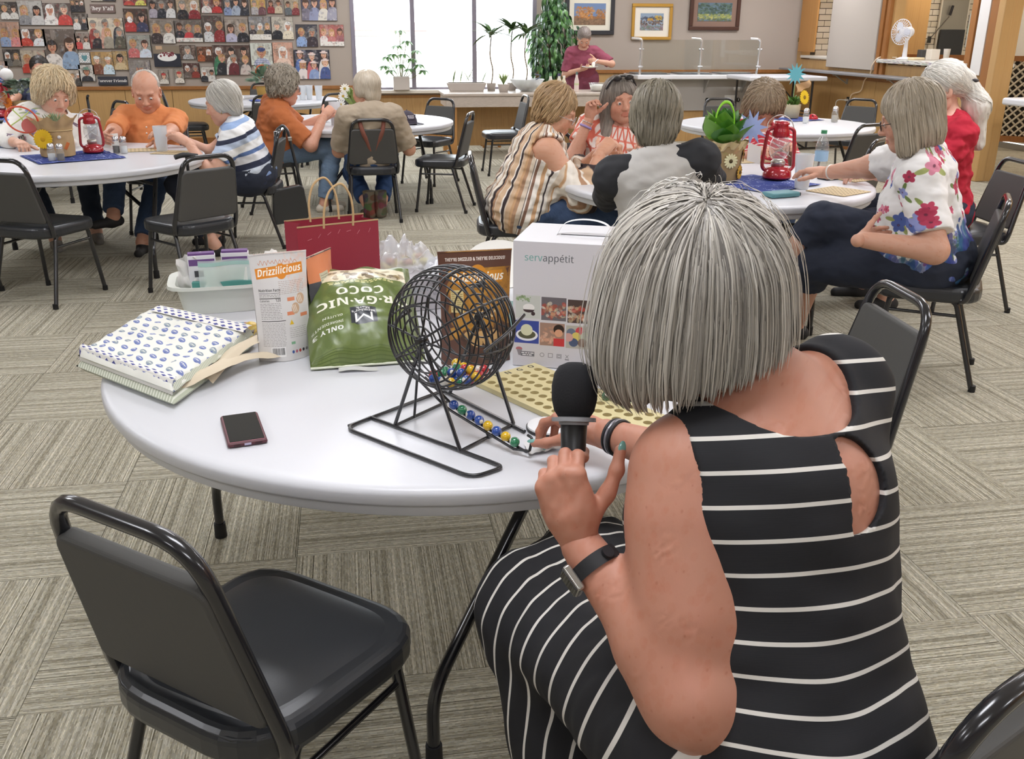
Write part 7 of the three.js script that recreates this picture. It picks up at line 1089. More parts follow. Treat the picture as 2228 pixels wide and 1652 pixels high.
// ------------------------------------------------------------------ the woman with the microphone
{
  const O = V(0.6, 0, -1.05), W = (x, y, z) => V(x, y, z).sub(O);
  const G = thing('person', 'grey-bobbed woman in a black and white striped dress holding a microphone', 'person', [O.x, 0, O.z]);
  const P = W(0.585, 0.56, -1.0), N = W(0.580, 1.075, -1.19), Hc = W(0.492, 1.222, -1.255), U = N.clone().sub(P), len = U.length(); U.normalize();
  const F0 = V(-0.30, 0, -0.953), Fd = F0.clone().addScaledVector(U, -F0.dot(U)).normalize(), Ld = U.clone().cross(Fd).normalize(), tq = new THREE.Quaternion().setFromRotationMatrix(new THREE.Matrix4().makeBasis(Ld, U, Fd));
  const on = (a, l, f) => P.clone().addScaledVector(U, a).addScaledVector(Ld, l).addScaledVector(Fd, f), E = (a, l, f, r, k = 0.08, o = {}) => ell(on(a, l, f), r, tq, { k, ...o });
  const sL = W(0.436, 0.985, -1.135), sR = W(0.715, 1.055, -1.235), eL = W(0.416, 0.722, -0.985), wL = W(0.306, 0.862, -1.162), eR = W(0.605, 0.83, -1.46), wR = W(0.478, 0.815, -1.655);
  const hipL = on(-0.01, 0.1, 0.02), hipR = on(-0.01, -0.1, 0.02), kL = W(0.30, 0.50, -1.545), kR = W(0.47, 0.50, -1.68), aL = W(0.40, 0.09, -1.30), aR = W(0.56, 0.09, -1.42);
  const torso = [E(0.02, 0, -0.02, [0.185, 0.16, 0.175]), E(0.17, 0, 0.02, [0.172, 0.16, 0.165]), E(0.32, 0, 0.0, [0.166, 0.16, 0.142]), E(0.43, 0, -0.01, [0.172, 0.12, 0.115]), E(0.36, 0.08, 0.11, [0.08, 0.08, 0.07], 0.06), E(0.36, -0.08, 0.11, [0.08, 0.08, 0.07], 0.06),
    cap(sL.clone().lerp(sR, 0.12), sR.clone().lerp(sL, 0.12), 0.066, 0.066, { k: 0.07 }), cap(on(0.42, 0, -0.03), on(len, 0, 0.0), 0.1, 0.066, { k: 0.07 })];
  const skinList = [...torso, cap(sL, eL, 0.066, 0.06, { k: 0.05 }), cap(sL.clone().lerp(eL, 0.25), sL.clone().lerp(eL, 0.6), 0.066, 0.064, { k: 0.05 }), cap(eL, eL.clone().lerp(wL, 0.3), 0.054, 0.053, { k: 0.035 }), cap(eL, wL, 0.053, 0.031, { k: 0.03 }), cap(sR, eR, 0.062, 0.05, { k: 0.05 }), cap(eR, wR, 0.047, 0.03, { k: 0.03 }), cap(N.clone().addScaledVector(U, -0.06), Hc.clone().add(V(0.02, -0.06, 0.01)), 0.07, 0.06, { k: 0.05 }), cap(hipL, kL, 0.1, 0.07), cap(kL, aL, 0.065, 0.045), cap(hipR, kR, 0.1, 0.07), cap(kR, aR, 0.065, 0.045), cap(aL, aL.clone().add(V(-0.06, -0.04, -0.14)), 0.04, 0.032), cap(aR, aR.clone().add(V(-0.06, -0.04, -0.14)), 0.04, 0.032)];
  const redden = (x, y, z) => { const n = noise3(x * 9, y * 9, z * 9), m = noise3(x * 40, y * 40, z * 40); return [1 + 0.02 * m, 0.97 - 0.035 * n + 0.01 * m, 0.96 - 0.04 * n + 0.02 * m]; };
  const creases = (x, y, z) => { const t = V(x, y, z).sub(eL), ax = wL.clone().sub(eL).normalize(), a = t.dot(ax); return a > 0.05 && a < 0.22 ? 0.0006 * Math.sin(a * 520 + 4 * noise3(x * 30, y * 30, z * 30)) * Math.max(0, noise3(x * 12, y * 12, z * 12 + 3)) : 0; };
  const body = skinOf(skinList, 0.0072, { tint: redden, disp: creases });
  // hands
  const micTop = W(0.314, 1.062, -1.268), micEnd = W(0.300, 0.915, -1.205), micD = micTop.clone().sub(micEnd).normalize();
  const palmL = V(0.30, 0.25, -0.92), hL = handPrims(wL.clone().add(V(-0.004, 0.012, -0.008)), V(-0.28, 0.95, -0.22), palmL, true, [0.95, 0.98, 1.02, 1.08], 1.06, 0.42, 0.004);
  const hR = handPrims(wR.clone().add(V(-0.01, -0.004, -0.014)), V(-0.62, 0.08, -0.78), V(-0.15, -0.95, 0.25), false, [0.62, 0.66, 0.8, 0.95], 1.04, 0.75, 0.008);
  const headQ = new THREE.Quaternion().setFromEuler(new THREE.Euler(deg(22), Math.PI + deg(42), deg(-8), 'YXZ')), headM = new THREE.Matrix4().compose(Hc, headQ, V(1.12, 1.12, 1.12)), hg = skinOf(headPrims(), 0.005, { tint: () => [1, 0.95, 0.94] }); hg.applyMatrix4(headM);
  const knuckle = (h) => (x, y, z) => { const m = noise3(x * 60, y * 60, z * 60); return [1, 0.95 + 0.04 * m, 0.93 + 0.05 * m]; };
  const vein = (x, y, z) => 0.0007 * noise3(x * 46, y * 30, z * 46);
  obj('body', mergeTinted([body, hg, skinOf(hL, 0.0028, { tint: knuckle(hL), disp: vein }), skinOf(hR, 0.0028, { tint: knuckle(hR), disp: vein })]), skinMat(0xc48c76), G);
  // nails
  const nail = mat(0x6fa8a0, 0.2, 0, { clearcoat: 1, clearcoatRoughness: 0.1 });
  for (const h of [hL, hR]) for (const [i, tp] of h.tips.entries()) { if (h === hL && i < 4) continue; const m = obj('fingernail', new THREE.SphereGeometry(0.0075, 12, 8).scale(0.82, 0.3, 1.5), nail, G), back = (i === 4 ? h.t.clone().multiplyScalar(0.5).addScaledVector(h.n, -0.8) : h.n.clone().negate()).addScaledVector(tp.dir, -0).normalize(), z = tp.dir.clone(), y = back.addScaledVector(z, -back.dot(z)).normalize(), x = y.clone().cross(z); m.quaternion.setFromRotationMatrix(new THREE.Matrix4().makeBasis(x, y, z)); m.position.copy(tp.p).addScaledVector(y, 0.0062).addScaledVector(z, 0.004); }
  // dress
  const stripeTex = paint(16, 128, (g, w, h) => { g.fillStyle = '#1b1b1f'; g.fillRect(0, 0, w, h); g.fillStyle = '#d9d5ce'; g.fillRect(0, 54, w, 17); });
  const dressM = new THREE.MeshStandardMaterial({ map: stripeTex, roughness: 0.85, bumpMap: grain, bumpScale: 0.0004 });
  const gap = 0.0445, wr = (x, y, z) => 0.0025 * noise3(x * 9, y * 12, z * 9);
  const bod = field([...fat(torso.slice(0, 6), 0.012), { ...fat([torso[6]], 0.009)[0], ra: 0.072, rb: 0.086, bx: sR.x - sL.clone().lerp(sR, 0.12).x, by: sR.y - sL.clone().lerp(sR, 0.12).y, bz: sR.z - sL.clone().lerp(sR, 0.12).z, l2: sL.clone().lerp(sR, 0.12).distanceToSquared(sR) }, ...fat([torso[7]], 0.006), ell(on(len + 0.02, 0.012, -0.035), [0.108, 0.112, 0.13], tq, { k: 0.008, sub: true }), ell(sL.clone().add(V(-0.055, -0.02, 0.02)), [0.085, 0.115, 0.09], null, { k: 0.012, sub: true })], wr);
  const hole = ell(on(0.425, 0.002, -0.13), [0.066, 0.066, 0.08], tq), edge = on(0.42, 0.012, -0.12), fb = (x, y, z) => { const d = bod(x, y, z), h = Math.max(prim(hole, x, y, z), (x - edge.x) * Ld.x + (y - edge.y) * Ld.y + (z - edge.z) * Ld.z); return Math.max(d, -h); }; fb.bounds = boundsOf(fat(torso, 0.02), 0.02);
  const lower = on(0.0, 0, 0);
  obj('dress_bodice', skinOf(fb, 0.0062, { uv: (x, y, z) => { const p = V(x, y, z).sub(P), a = p.dot(U), l = p.dot(Ld), sag = Math.max(0, 0.32 - a); return [0.5, (a + 0.006 * Math.sin(l * 26) * Math.min(1, sag * 5) + 0.03 * sag * (l < 0 ? -l * 2.2 : l)) / gap + 0.3]; } }), dressM, G);
  const C0 = W(0.66, 0.42, -0.93);
  const skirt = [E(0.0, 0, -0.02, [0.2, 0.15, 0.188]), half(on(0.10, 0, 0), U), cap(hipL, kL, 0.125, 0.088, { k: 0.08 }), cap(hipR, kR, 0.125, 0.088, { k: 0.08 }), cap(hipL.clone().lerp(hipR, 0.5), kL.clone().lerp(kR, 0.5), 0.12, 0.085, { k: 0.08 }), cap(kL, aL, 0.092, 0.12, { k: 0.06 }), cap(kR, aR, 0.09, 0.12, { k: 0.06 }), cap(kL.clone().lerp(kR, 0.5), aL.clone().lerp(aR, 0.5), 0.09, 0.12, { k: 0.06 }), cap(hipL.clone().add(V(0, -0.06, 0)), aL.clone().add(V(0.06, 0.02, 0.12)), 0.1, 0.1, { k: 0.08 })];
  obj('dress_skirt', skinOf([...skirt, half(W(0, 0.03, 0), V(0, -1, 0))], 0.009, { disp: (x, y, z) => 0.007 * noise3(x * 6, y * 3.5, z * 6) + 0.003 * noise3(x * 17, y * 9, z * 17), uv: (x, y, z) => [0.5, Math.hypot(x - C0.x, (y - C0.y) * 0.9, z - C0.z) / gap] }), dressM, G);
  for (const a of [aL, aR]) obj('shoe', skinOf([cap(a.clone().add(V(0.02, -0.045, 0.03)), a.clone().add(V(-0.06, -0.052, -0.14)), 0.042, 0.036, { k: 0.02 })], 0.008), mat(0x2a2a2c, 0.7), G);
  // hair: a straight bob
  const up = V(0.05, 1, -0.12).normalize(), hc = (x, y, z) => Hc.clone().add(V(x, y, z));
  const hairL = [ell(hc(-0.005, 0.03, 0.0), [0.116, 0.112, 0.126]), ell(hc(-0.008, -0.05, 0.005), [0.128, 0.122, 0.132], null, { k: 0.07 }), ell(hc(-0.010, -0.10, 0.0), [0.13, 0.10, 0.132], null, { k: 0.06 }), half(hc(-0.12, -0.160, 0), V(0.42, -1, 0.1).normalize())];
  const inside = ell(hc(-0.075, -0.08, -0.115), [0.07, 0.115, 0.075], null, { k: 0.02, sub: true });
  const hf = field([...hairL.slice(0, 3), inside, hairL[3]], (x, y, z) => { const a = Math.atan2(x - Hc.x, z - Hc.z); return 0.0022 * noise3(a * 7, y * 3, 1.5) + 0.0016 * noise3(a * 19, y * 4, 9); }), free = field([...hairL.slice(0, 3), inside], (x, y, z) => { const a = Math.atan2(x - Hc.x, z - Hc.z); return 0.0022 * noise3(a * 7, y * 3, 1.5) + 0.0016 * noise3(a * 19, y * 4, 9); });
  hf.bounds = boundsOf(hairL, 0.02);
  const c1 = new THREE.Color(0x706b66), c2 = new THREE.Color(0xb8b2a7), ctmp = new THREE.Color();
  const base = skinOf(hf, 0.0055, { tint: (x, y, z) => { const a = Math.atan2(x - Hc.x, z - Hc.z); ctmp.copy(c1).lerp(c2, clamp(0.3 + 0.5 * noise3(a * 24, y * 2, 4), 0, 1)).multiplyScalar(0.95); return [ctmp.r, ctmp.g, ctmp.b]; } });
  const crown = hc(-0.02, 0.125, 0.055), bot = hairL[3];
  const mkStr = (n, r, lift, seed, a, b, extra) => strands(free, { n, r, lift, seed, step: 0.0135, steps: 34, color: a, color2: b, wave: 0.05, roots: (q) => { const an = q() * 6.2832, e = 0.08 + Math.pow(q(), 0.75) * 1.5; return Hc.clone().add(V(Math.sin(e) * Math.cos(an) * 0.14, 0.03 + Math.cos(e) * 0.13, Math.sin(e) * Math.sin(an) * 0.14)); }, comb: (p, g, q) => { const d = p.clone().sub(crown); d.y *= 0.2; const k = clamp((crown.y - p.y) / 0.10, 0, 1); return d.normalize().multiplyScalar(1 - 0.9 * k).add(V((q() - 0.5) * 0.12, -0.3 - k, (q() - 0.5) * 0.12)); }, keep: (p, q) => prim(bot, p.x, p.y, p.z) < 0.012 * q() + (extra ?? 0) && p.y > Hc.y - 0.24 });
  obj('hair', mergeTinted([base, mkStr(7000, 0.001, 0.005, 61, c1, c2), mkStr(1500, 0.0010, 0.009, 62, new THREE.Color(0x908b84), new THREE.Color(0xcfc9be), 0.012), mkStr(240, 0.0005, 0.022, 63, new THREE.Color(0xb0aaa0), new THREE.Color(0xdedad2), 0.015)]), hairMat, G);
  // jewellery, watch, glasses
  const gold = mat(0xb98f4a, 0.25, 0.9), dark = mat(0x202024, 0.5);
  obj('necklace', curve([N.clone().add(V(-0.045, 0.02, -0.05)), N.clone().add(V(-0.062, 0.012, 0.01)), N.clone().add(V(-0.035, 0.02, 0.062)), N.clone().add(V(0.02, 0.034, 0.075)), N.clone().add(V(0.062, 0.03, 0.03))], 0.0028, 60), gold, G);
  const band = (name, c, ax, R0, r, m, n = 40) => { const o = obj(name, ring(R0, r, 8, n), m, G); o.position.copy(c); o.quaternion.setFromUnitVectors(V(0, 0, 1), ax.clone().normalize()); return o; };
  const axR = wR.clone().sub(eR).normalize(); for (let i = 0; i < 3; i++) band('bracelet', wR.clone().addScaledVector(axR, -0.035 + i * 0.008), axR, 0.0345 - i * 0.0008, 0.0038, i === 1 ? mat(0x9a98a0, 0.3, 0.7) : dark);
  band('ring', hR.tips[0].p.clone().lerp(wR, 0.52).add(V(0, 0.012, 0)), V(-0.6, 0.2, -0.75), 0.0115, 0.0016, gold, 20);
  const axL = wL.clone().sub(eL).normalize(), wc = wL.clone().addScaledVector(axL, -0.035), strap = obj('watch_strap', new THREE.CylinderGeometry(0.0385, 0.0395, 0.022, 32, 1, true), new THREE.MeshStandardMaterial({ color: 0x1d1d20, roughness: 0.6, side: THREE.DoubleSide }), G); strap.position.copy(wc); strap.quaternion.setFromUnitVectors(V(0, 1, 0), axL);
  const out = V(-0.93, -0.12, 0.1); out.addScaledVector(axL, -out.dot(axL)).normalize(); const wcase = obj('watch_case', box(0.012, 0.042, 0.036, 0, 0, 0, 0.004), mat(0xb9b6b2, 0.2, 0.8), G); wcase.position.copy(wc).addScaledVector(out, 0.042); wcase.quaternion.setFromRotationMatrix(new THREE.Matrix4().makeBasis(out, axL, out.clone().cross(axL))); const face = obj('watch_face', box(0.002, 0.036, 0.03, 0, 0, 0, 0.0008), mat(0x15151a, 0.08, 0, { clearcoat: 1 }), G); face.position.copy(wcase.position).addScaledVector(out, 0.0066); face.quaternion.copy(wcase.quaternion);
  const bk = V(0.5, 0.1, 0.85); bk.addScaledVector(axL, -bk.dot(axL)).normalize(); const buckle = obj('buckle', cyl(0.009, 0.009, 0.006, 0, 0, 0, 16), dark, G); buckle.position.copy(wc).addScaledVector(bk, 0.041); buckle.quaternion.setFromUnitVectors(V(0, 1, 0), bk);
  const gM = new THREE.MeshPhysicalMaterial({ color: 0xb0763a, roughness: 0.06, metalness: 0.9, clearcoat: 1 }); const gl = merge([-1, 1].map((s) => new THREE.SphereGeometry(0.036, 20, 12, 0, 6.283, 0, 0.9).rotateX(Math.PI / 2).scale(1, 0.75, 0.6).translate(s * 0.036, -0.002, 0.092))); gl.applyMatrix4(headM); obj('sunglasses', gl, gM, G); const fr = merge([...[-1, 1].map((s) => tube([[s * 0.066, 0.008, 0.104], [s * 0.082, 0.01, 0.08], [s * 0.088, 0.004, -0.01]], 0.003, 0.01, 6)), tube([[-0.066, 0.012, 0.104], [0.066, 0.012, 0.104]], 0.003, 0, 6)]); fr.applyMatrix4(headM); obj('sunglasses_frame', fr, dark, G);
  // microphone
  const M = thing('microphone', 'black handheld microphone with foam windscreen and grey ring', 'microphone', micEnd.clone().add(O).toArray()), mq = new THREE.Quaternion().setFromUnitVectors(V(0, 1, 0), micD), Lm = micTop.distanceTo(micEnd); M.quaternion.copy(mq);
  obj('windscreen', lathe([[0, 0.046], [0.012, 0.0455], [0.024, 0.040], [0.031, 0.029], [0.0345, 0.010], [0.034, -0.010], [0.030, -0.027], [0.024, -0.036], [0.0, -0.036]], 40).translate(0, Lm, 0), mat(0x1b1b1e, 0.98, 0, { bumpMap: grain, bumpScale: 0.0014 }), M);
  obj('collar_ring', [cyl(0.024, 0.022, 0.012, 0, Lm - 0.042, 0, 24), cyl(0.034, 0.034, 0.006, 0, Lm - 0.040, 0, 8)], mat(0x8f9094, 0.5), M);
  obj('handle', lathe([[0, -0.03], [0.012, -0.03], [0.015, -0.025], [0.018, Lm - 0.10], [0.020, Lm - 0.048], [0, Lm - 0.048]], 28), mat(0x1c1c1f, 0.4), M);
  obj('display_label', box(0.012, 0.024, 0.002, -0.011, Lm - 0.10, 0.0155).rotateY(-0.55), mat(0x5cbf4a, 0.4), M);
}


// ------------------------------------------------------------------ centrepieces and tableware
const glassM = new THREE.MeshPhysicalMaterial({ color: 0xf4f6f6, transmission: 0.9, roughness: 0.08, thickness: 0 });
const frostM = new THREE.MeshPhysicalMaterial({ color: 0xf0f2f4, transmission: 0.55, roughness: 0.35, thickness: 0 });
function shaker(x, z, fill, label, s = 1.25) {
  const t = thing('shaker', label, 'shaker', [x, TT, z], 0, 'glass shakers on the tables'), g = (p) => lathe(p.map(([a, b]) => [a * s, b * s]), 16);
  obj('jar', g([[0, 0], [0.019, 0], [0.021, 0.006], [0.0205, 0.05], [0.016, 0.064], [0.015, 0.07]]), glassM, t); obj('contents', g([[0, 0.003], [0.0175, 0.003], [0.018, 0.04], [0, 0.042]]), mat(fill, 0.9), t); obj('cap', g([[0.0165, 0.068], [0.0175, 0.072], [0.0165, 0.088], [0.008, 0.094], [0, 0.095]]), mat(0xd4d4d8, 0.2, 0.85), t);
  return t;
}
function tumbler(x, z, label, s = 1, tint, fill) { const t = thing('tumbler', label, 'cup', [x, TT, z]); obj('cup', lathe([[0, 0.003], [0.028, 0], [0.03, 0.003], [0.041, 0.15], [0.038, 0.15], [0.028, 0.008], [0, 0.008]].map(([a, b]) => [a * s, b * s]), 24), frostM, t); if (fill) obj('drink', lathe([[0, 0.01], [0.027, 0.01], [0.0335, fill], [0, fill]].map(([a, b]) => [a * s, b * s]), 20), mat(tint, 0.3, 0, { transmission: 0.4, thickness: 0 }), t); return t; }
function lantern(x, z, label, s = 1, turn = 0, y = TT) {
  const red = mat(0xa8182a, 0.25, 0.1, { clearcoat: 0.8, clearcoatRoughness: 0.1 }), t = thing('lantern', label, 'lantern', [x, y, z], turn), L = (p, n = 28) => lathe(p.map(([a, b]) => [a * s, b * s]), n);
  obj('tank', L([[0, 0], [0.062, 0], [0.066, 0.008], [0.062, 0.035], [0.045, 0.05], [0.03, 0.056], [0, 0.056]]), red, t); obj('burner', L([[0, 0.056], [0.03, 0.056], [0.032, 0.075], [0.024, 0.085], [0, 0.085]]), mat(0xc9c4bc, 0.3, 0.7), t);
  obj('globe', L([[0.026, 0.085], [0.042, 0.11], [0.046, 0.135], [0.04, 0.165], [0.03, 0.185]]), glassM, t); obj('hood', L([[0.034, 0.183], [0.04, 0.19], [0.036, 0.215], [0.03, 0.235], [0.036, 0.24], [0.03, 0.252], [0, 0.258]]), red, t);
  for (const d of [-1, 1]) obj('side_tube', tube([[d * 0.05 * s, 0.03 * s, 0], [d * 0.072 * s, 0.05 * s, 0], [d * 0.064 * s, 0.16 * s, 0], [d * 0.058 * s, 0.215 * s, 0], [d * 0.03 * s, 0.225 * s, 0]], 0.0085 * s, 0.02 * s, 8), red, t);
  obj('bail', curve([[-0.062 * s, 0.19 * s, 0], [-0.05 * s, 0.25 * s, -0.03 * s], [0, 0.275 * s, -0.04 * s], [0.05 * s, 0.25 * s, -0.03 * s], [0.062 * s, 0.19 * s, 0]], 0.0025 * s, 24, false, 6), mat(0xb9b4b0, 0.3, 0.8), t); obj('guard', [tube([[-0.045 * s, 0.10 * s, 0.03 * s], [0.045 * s, 0.17 * s, 0.03 * s]], 0.0016 * s, 0, 5), tube([[0.045 * s, 0.10 * s, 0.03 * s], [-0.045 * s, 0.17 * s, 0.03 * s]], 0.0016 * s, 0, 5)], mat(0xc6c2be, 0.3, 0.8), t);
  return t;
}
const bandTex = paint(256, 256, (g, w, h) => { const q = rng(18); g.fillStyle = '#2b3d86'; g.fillRect(0, 0, w, h); g.strokeStyle = '#aab4dc'; g.lineWidth = 2; for (let i = 0; i < 60; i++) { const x = q() * w, y = q() * h; g.beginPath(); g.arc(x, y, 3 + q() * 9, q() * 6, q() * 6 + 3); g.stroke(); g.fillStyle = '#c4cae4'; g.fillRect(q() * w, q() * h, 3, 3); } g.strokeRect(12, 12, w - 24, h - 24); });
function bandana(x, z, size, turn, label) { return tag(obj('bandana', (() => { const g = sheet(20, 20, (u, v) => [(u - 0.5) * size, 0.004 + 0.006 * Math.max(0, noise3(u * 4, v * 4, x)), (v - 0.5) * size]).rotateY(turn); return g.translate(x, TT, z); })(), new THREE.MeshStandardMaterial({ map: bandTex, roughness: 0.9, side: THREE.DoubleSide })), label, 'bandana'); }
function leafGeo(w, l, bend = 0.3, cup = 0.15) { return sheet(4, 8, (u, v) => { const a = 2 * u - 1, ww = w * Math.sin(Math.PI * Math.pow(v, 0.75)) * 0.5; return [a * ww, -bend * l * v * v + cup * ww * a * a, v * l]; }); }
function foliage(n, seed, place, geos, hex, spread) {   // leaves joined, each turned on its own
  const q = rng(seed), list = []; for (let i = 0; i < n; i++) { const g = geos[Math.floor(q() * geos.length)].clone(), { p, dir, roll } = place(q, i); const z = dir.clone().normalize(), x = V(0, 1, 0).cross(z); if (x.lengthSq() < 1e-4) x.set(1, 0, 0); x.normalize(); const y = z.clone().cross(x), m = new THREE.Matrix4().makeBasis(x, y, z).multiply(new THREE.Matrix4().makeRotationZ(roll ?? (q() - 0.5) * 1.5)).setPosition(p); list.push(g.applyMatrix4(m)); } return list;
}
const green = (hex, r = 0.5) => new THREE.MeshPhysicalMaterial({ color: hex, roughness: r, side: THREE.DoubleSide, transmission: 0.15, thickness: 0 });
function daisy(r, petal, heart, n = 14) { const list = []; for (let i = 0; i < n; i++) list.push(new THREE.SphereGeometry(r * 0.3, 8, 6).scale(0.62, 0.18, 1.5).translate(0, 0, r * 0.62).rotateY((i / n) * 6.2832)); return { petals: merge(list), heart: new THREE.SphereGeometry(r * 0.3, 10, 8).scale(1, 0.5, 1) }; }
function addFlower(parent, pos, dir, r, pc, hc, n) { const d = daisy(r, pc, hc, n), q = new THREE.Quaternion().setFromUnitVectors(V(0, 1, 0), V(...dir).normalize()), a = obj('flower', d.petals, mat(pc, 0.7), parent), b = obj('flower_heart', d.heart, mat(hc, 0.8), a); a.position.set(...pos); a.quaternion.copy(q); return a; }
function starShape(r0, r1, n, depth) { const s = new THREE.Shape(); for (let k = 0; k < n * 2; k++) { const r = k % 2 ? r0 : r1, a = (k * Math.PI) / n; k ? s.lineTo(r * Math.cos(a), r * Math.sin(a)) : s.moveTo(r, 0); } s.closePath(); return new THREE.ExtrudeGeometry(s, { depth, bevelEnabled: false }); }
const cardTex = paint(256, 256, (g, w, h) => { g.fillStyle = '#c9b48c'; g.fillRect(0, 0, w, h); g.fillStyle = '#5d4c34'; for (let r = 0; r < 8; r++) for (let c = 0; c < 8; c++) g.fillRect(18 + c * 29, 18 + r * 29, 15, 9); });
function card(x, z, turn, w, d, label) { return tag(obj('bingo_card', box(w, 0.004, d).rotateY(turn).translate(x, TT + 0.0025, z), new THREE.MeshStandardMaterial({ map: cardTex, roughness: 0.7 })), label, 'bingo card'); }

// left table
bandana(-1.86, -6.93, 0.55, 0.5, 'blue paisley bandana under the kraft basket on the left table');
{
  const t = thing('gift_basket', 'kraft paper basket with yellow flower and twine on the left table', 'basket', [-1.95, TT + 0.012, -6.95]), kraft = mat(0xb89a70, 0.9, 0, { side: THREE.DoubleSide, bumpMap: grain, bumpScale: 0.001 });
  obj('paper_wrap', sheet(48, 10, (u, v) => { const a = u * 6.2832, r = 0.108 + 0.006 * noise3(Math.cos(a) * 2, v * 3, Math.sin(a) * 2) + (v > 0.75 ? (v - 0.75) * 0.14 * (1 + 0.6 * Math.sin(a * 7)) : 0); return [Math.cos(a) * r, v * 0.25 + (v > 0.8 ? 0.015 * Math.sin(a * 9) : 0), Math.sin(a) * r]; }), kraft, t); obj('base', cyl(0.105, 0.105, 0.006, 0, 0.003, 0, 32), kraft, t); obj('fill', cyl(0.1, 0.1, 0.01, 0, 0.19, 0, 24), mat(0x9c8458, 0.95), t);
  obj('twine', [ring(0.113, 0.003, 6, 48).rotateX(Math.PI / 2).translate(0, 0.17, 0)], mat(0xd8bf8c, 0.9), t); addFlower(t, [-0.05, 0.12, 0.118], [-0.2, 0.1, 1], 0.062, 0xe0b416, 0xc89a10, 22); obj('ladybird', new THREE.SphereGeometry(0.012, 10, 8).translate(0.05, 0.13, 0.108), mat(0xe8e2dc, 0.4), t); obj('carrot_tag', box(0.02, 0.05, 0.004).rotateZ(-0.5).translate(0.085, 0.07, 0.085), mat(0xd8763c, 0.7), t);
  const lv = leafGeo(0.012, 0.09, 0.2); obj('greenery', foliage(40, 4, (q) => ({ p: V((q() - 0.5) * 0.08, 0.2, (q() - 0.5) * 0.08), dir: V((q() - 0.5) * 0.9, 1, (q() - 0.5) * 0.9) }), [lv]), green(0xa2b494), t);
  const dc = thing('wire_hoop', 'orange and lime wire hoop ornament leaning on the kraft basket', 'ornament', [-2.14, TT + 0.19, -6.93], 0.2); obj('hoop', ring(0.1, 0.007, 8, 40).scale(1, 0.8, 1).rotateZ(-0.5).translate(0, 0.06, 0), mat(0xd9593c, 0.5), dc); obj('web', [tube([[-0.08, 0.02, 0], [0.0, 0.07, 0], [0.06, 0.12, 0]], 0.004, 0, 6), tube([[0.0, 0.07, 0], [-0.05, 0.13, 0]], 0.004, 0, 6), tube([[0, 0.07, 0], [0.02, -0.01, 0]], 0.004, 0, 6)], mat(0xc8dc7a, 0.5), dc); obj('plate', new THREE.CircleGeometry(0.05, 20).translate(0.04, 0.02, 0.006), mat(0xd8746c, 0.6, 0, { side: THREE.DoubleSide }), dc); obj('stem', tube([[0.03, -0.03, 0], [0.12, -0.12, 0.0]], 0.005, 0, 6), mat(0xd9893c, 0.5), dc);
}
lantern(-1.76, -7.10, 'small red hurricane lantern beside the kraft basket', 1.05, 0.3, TT + 0.012); shaker(-1.93, -6.72, 0xe6e6e6, 'salt shaker in front of the kraft basket'); shaker(-1.87, -6.70, 0x6a625c, 'pepper shaker in front of the kraft basket'); shaker(-1.61, -7.12, 0x5c5650, 'pepper shaker before the man in orange'); shaker(-1.555, -7.10, 0xe6e6e6, 'salt shaker before the man in orange');
tumbler(-1.78, -7.28, 'frosted tumbler of iced tea beside the lantern', 1.15, 0xc08a3c, 0.09); tumbler(-1.31, -7.16, 'frosted empty tumbler near the silver-haired woman', 1.2); card(-1.45, -7.28, 0.2, 0.24, 0.2, 'tan bingo card before the man in orange'); card(-1.24, -7.1, -0.3, 0.22, 0.2, 'tan bingo card under the silver-haired woman’s hand'.replace('’', "'"));
{ const t = thing('napkin_pad', 'folded white napkin held by the man in orange', 'napkin', [-1.72, TT, -7.44], 0.2); obj('fold', sheet(8, 6, (u, v) => [(u - 0.5) * 0.12, 0.005 + v * 0.1, 0.03 * Math.sin(u * 3)]), mat(0xe6e4de, 0.8, 0, { side: THREE.DoubleSide }), t); }
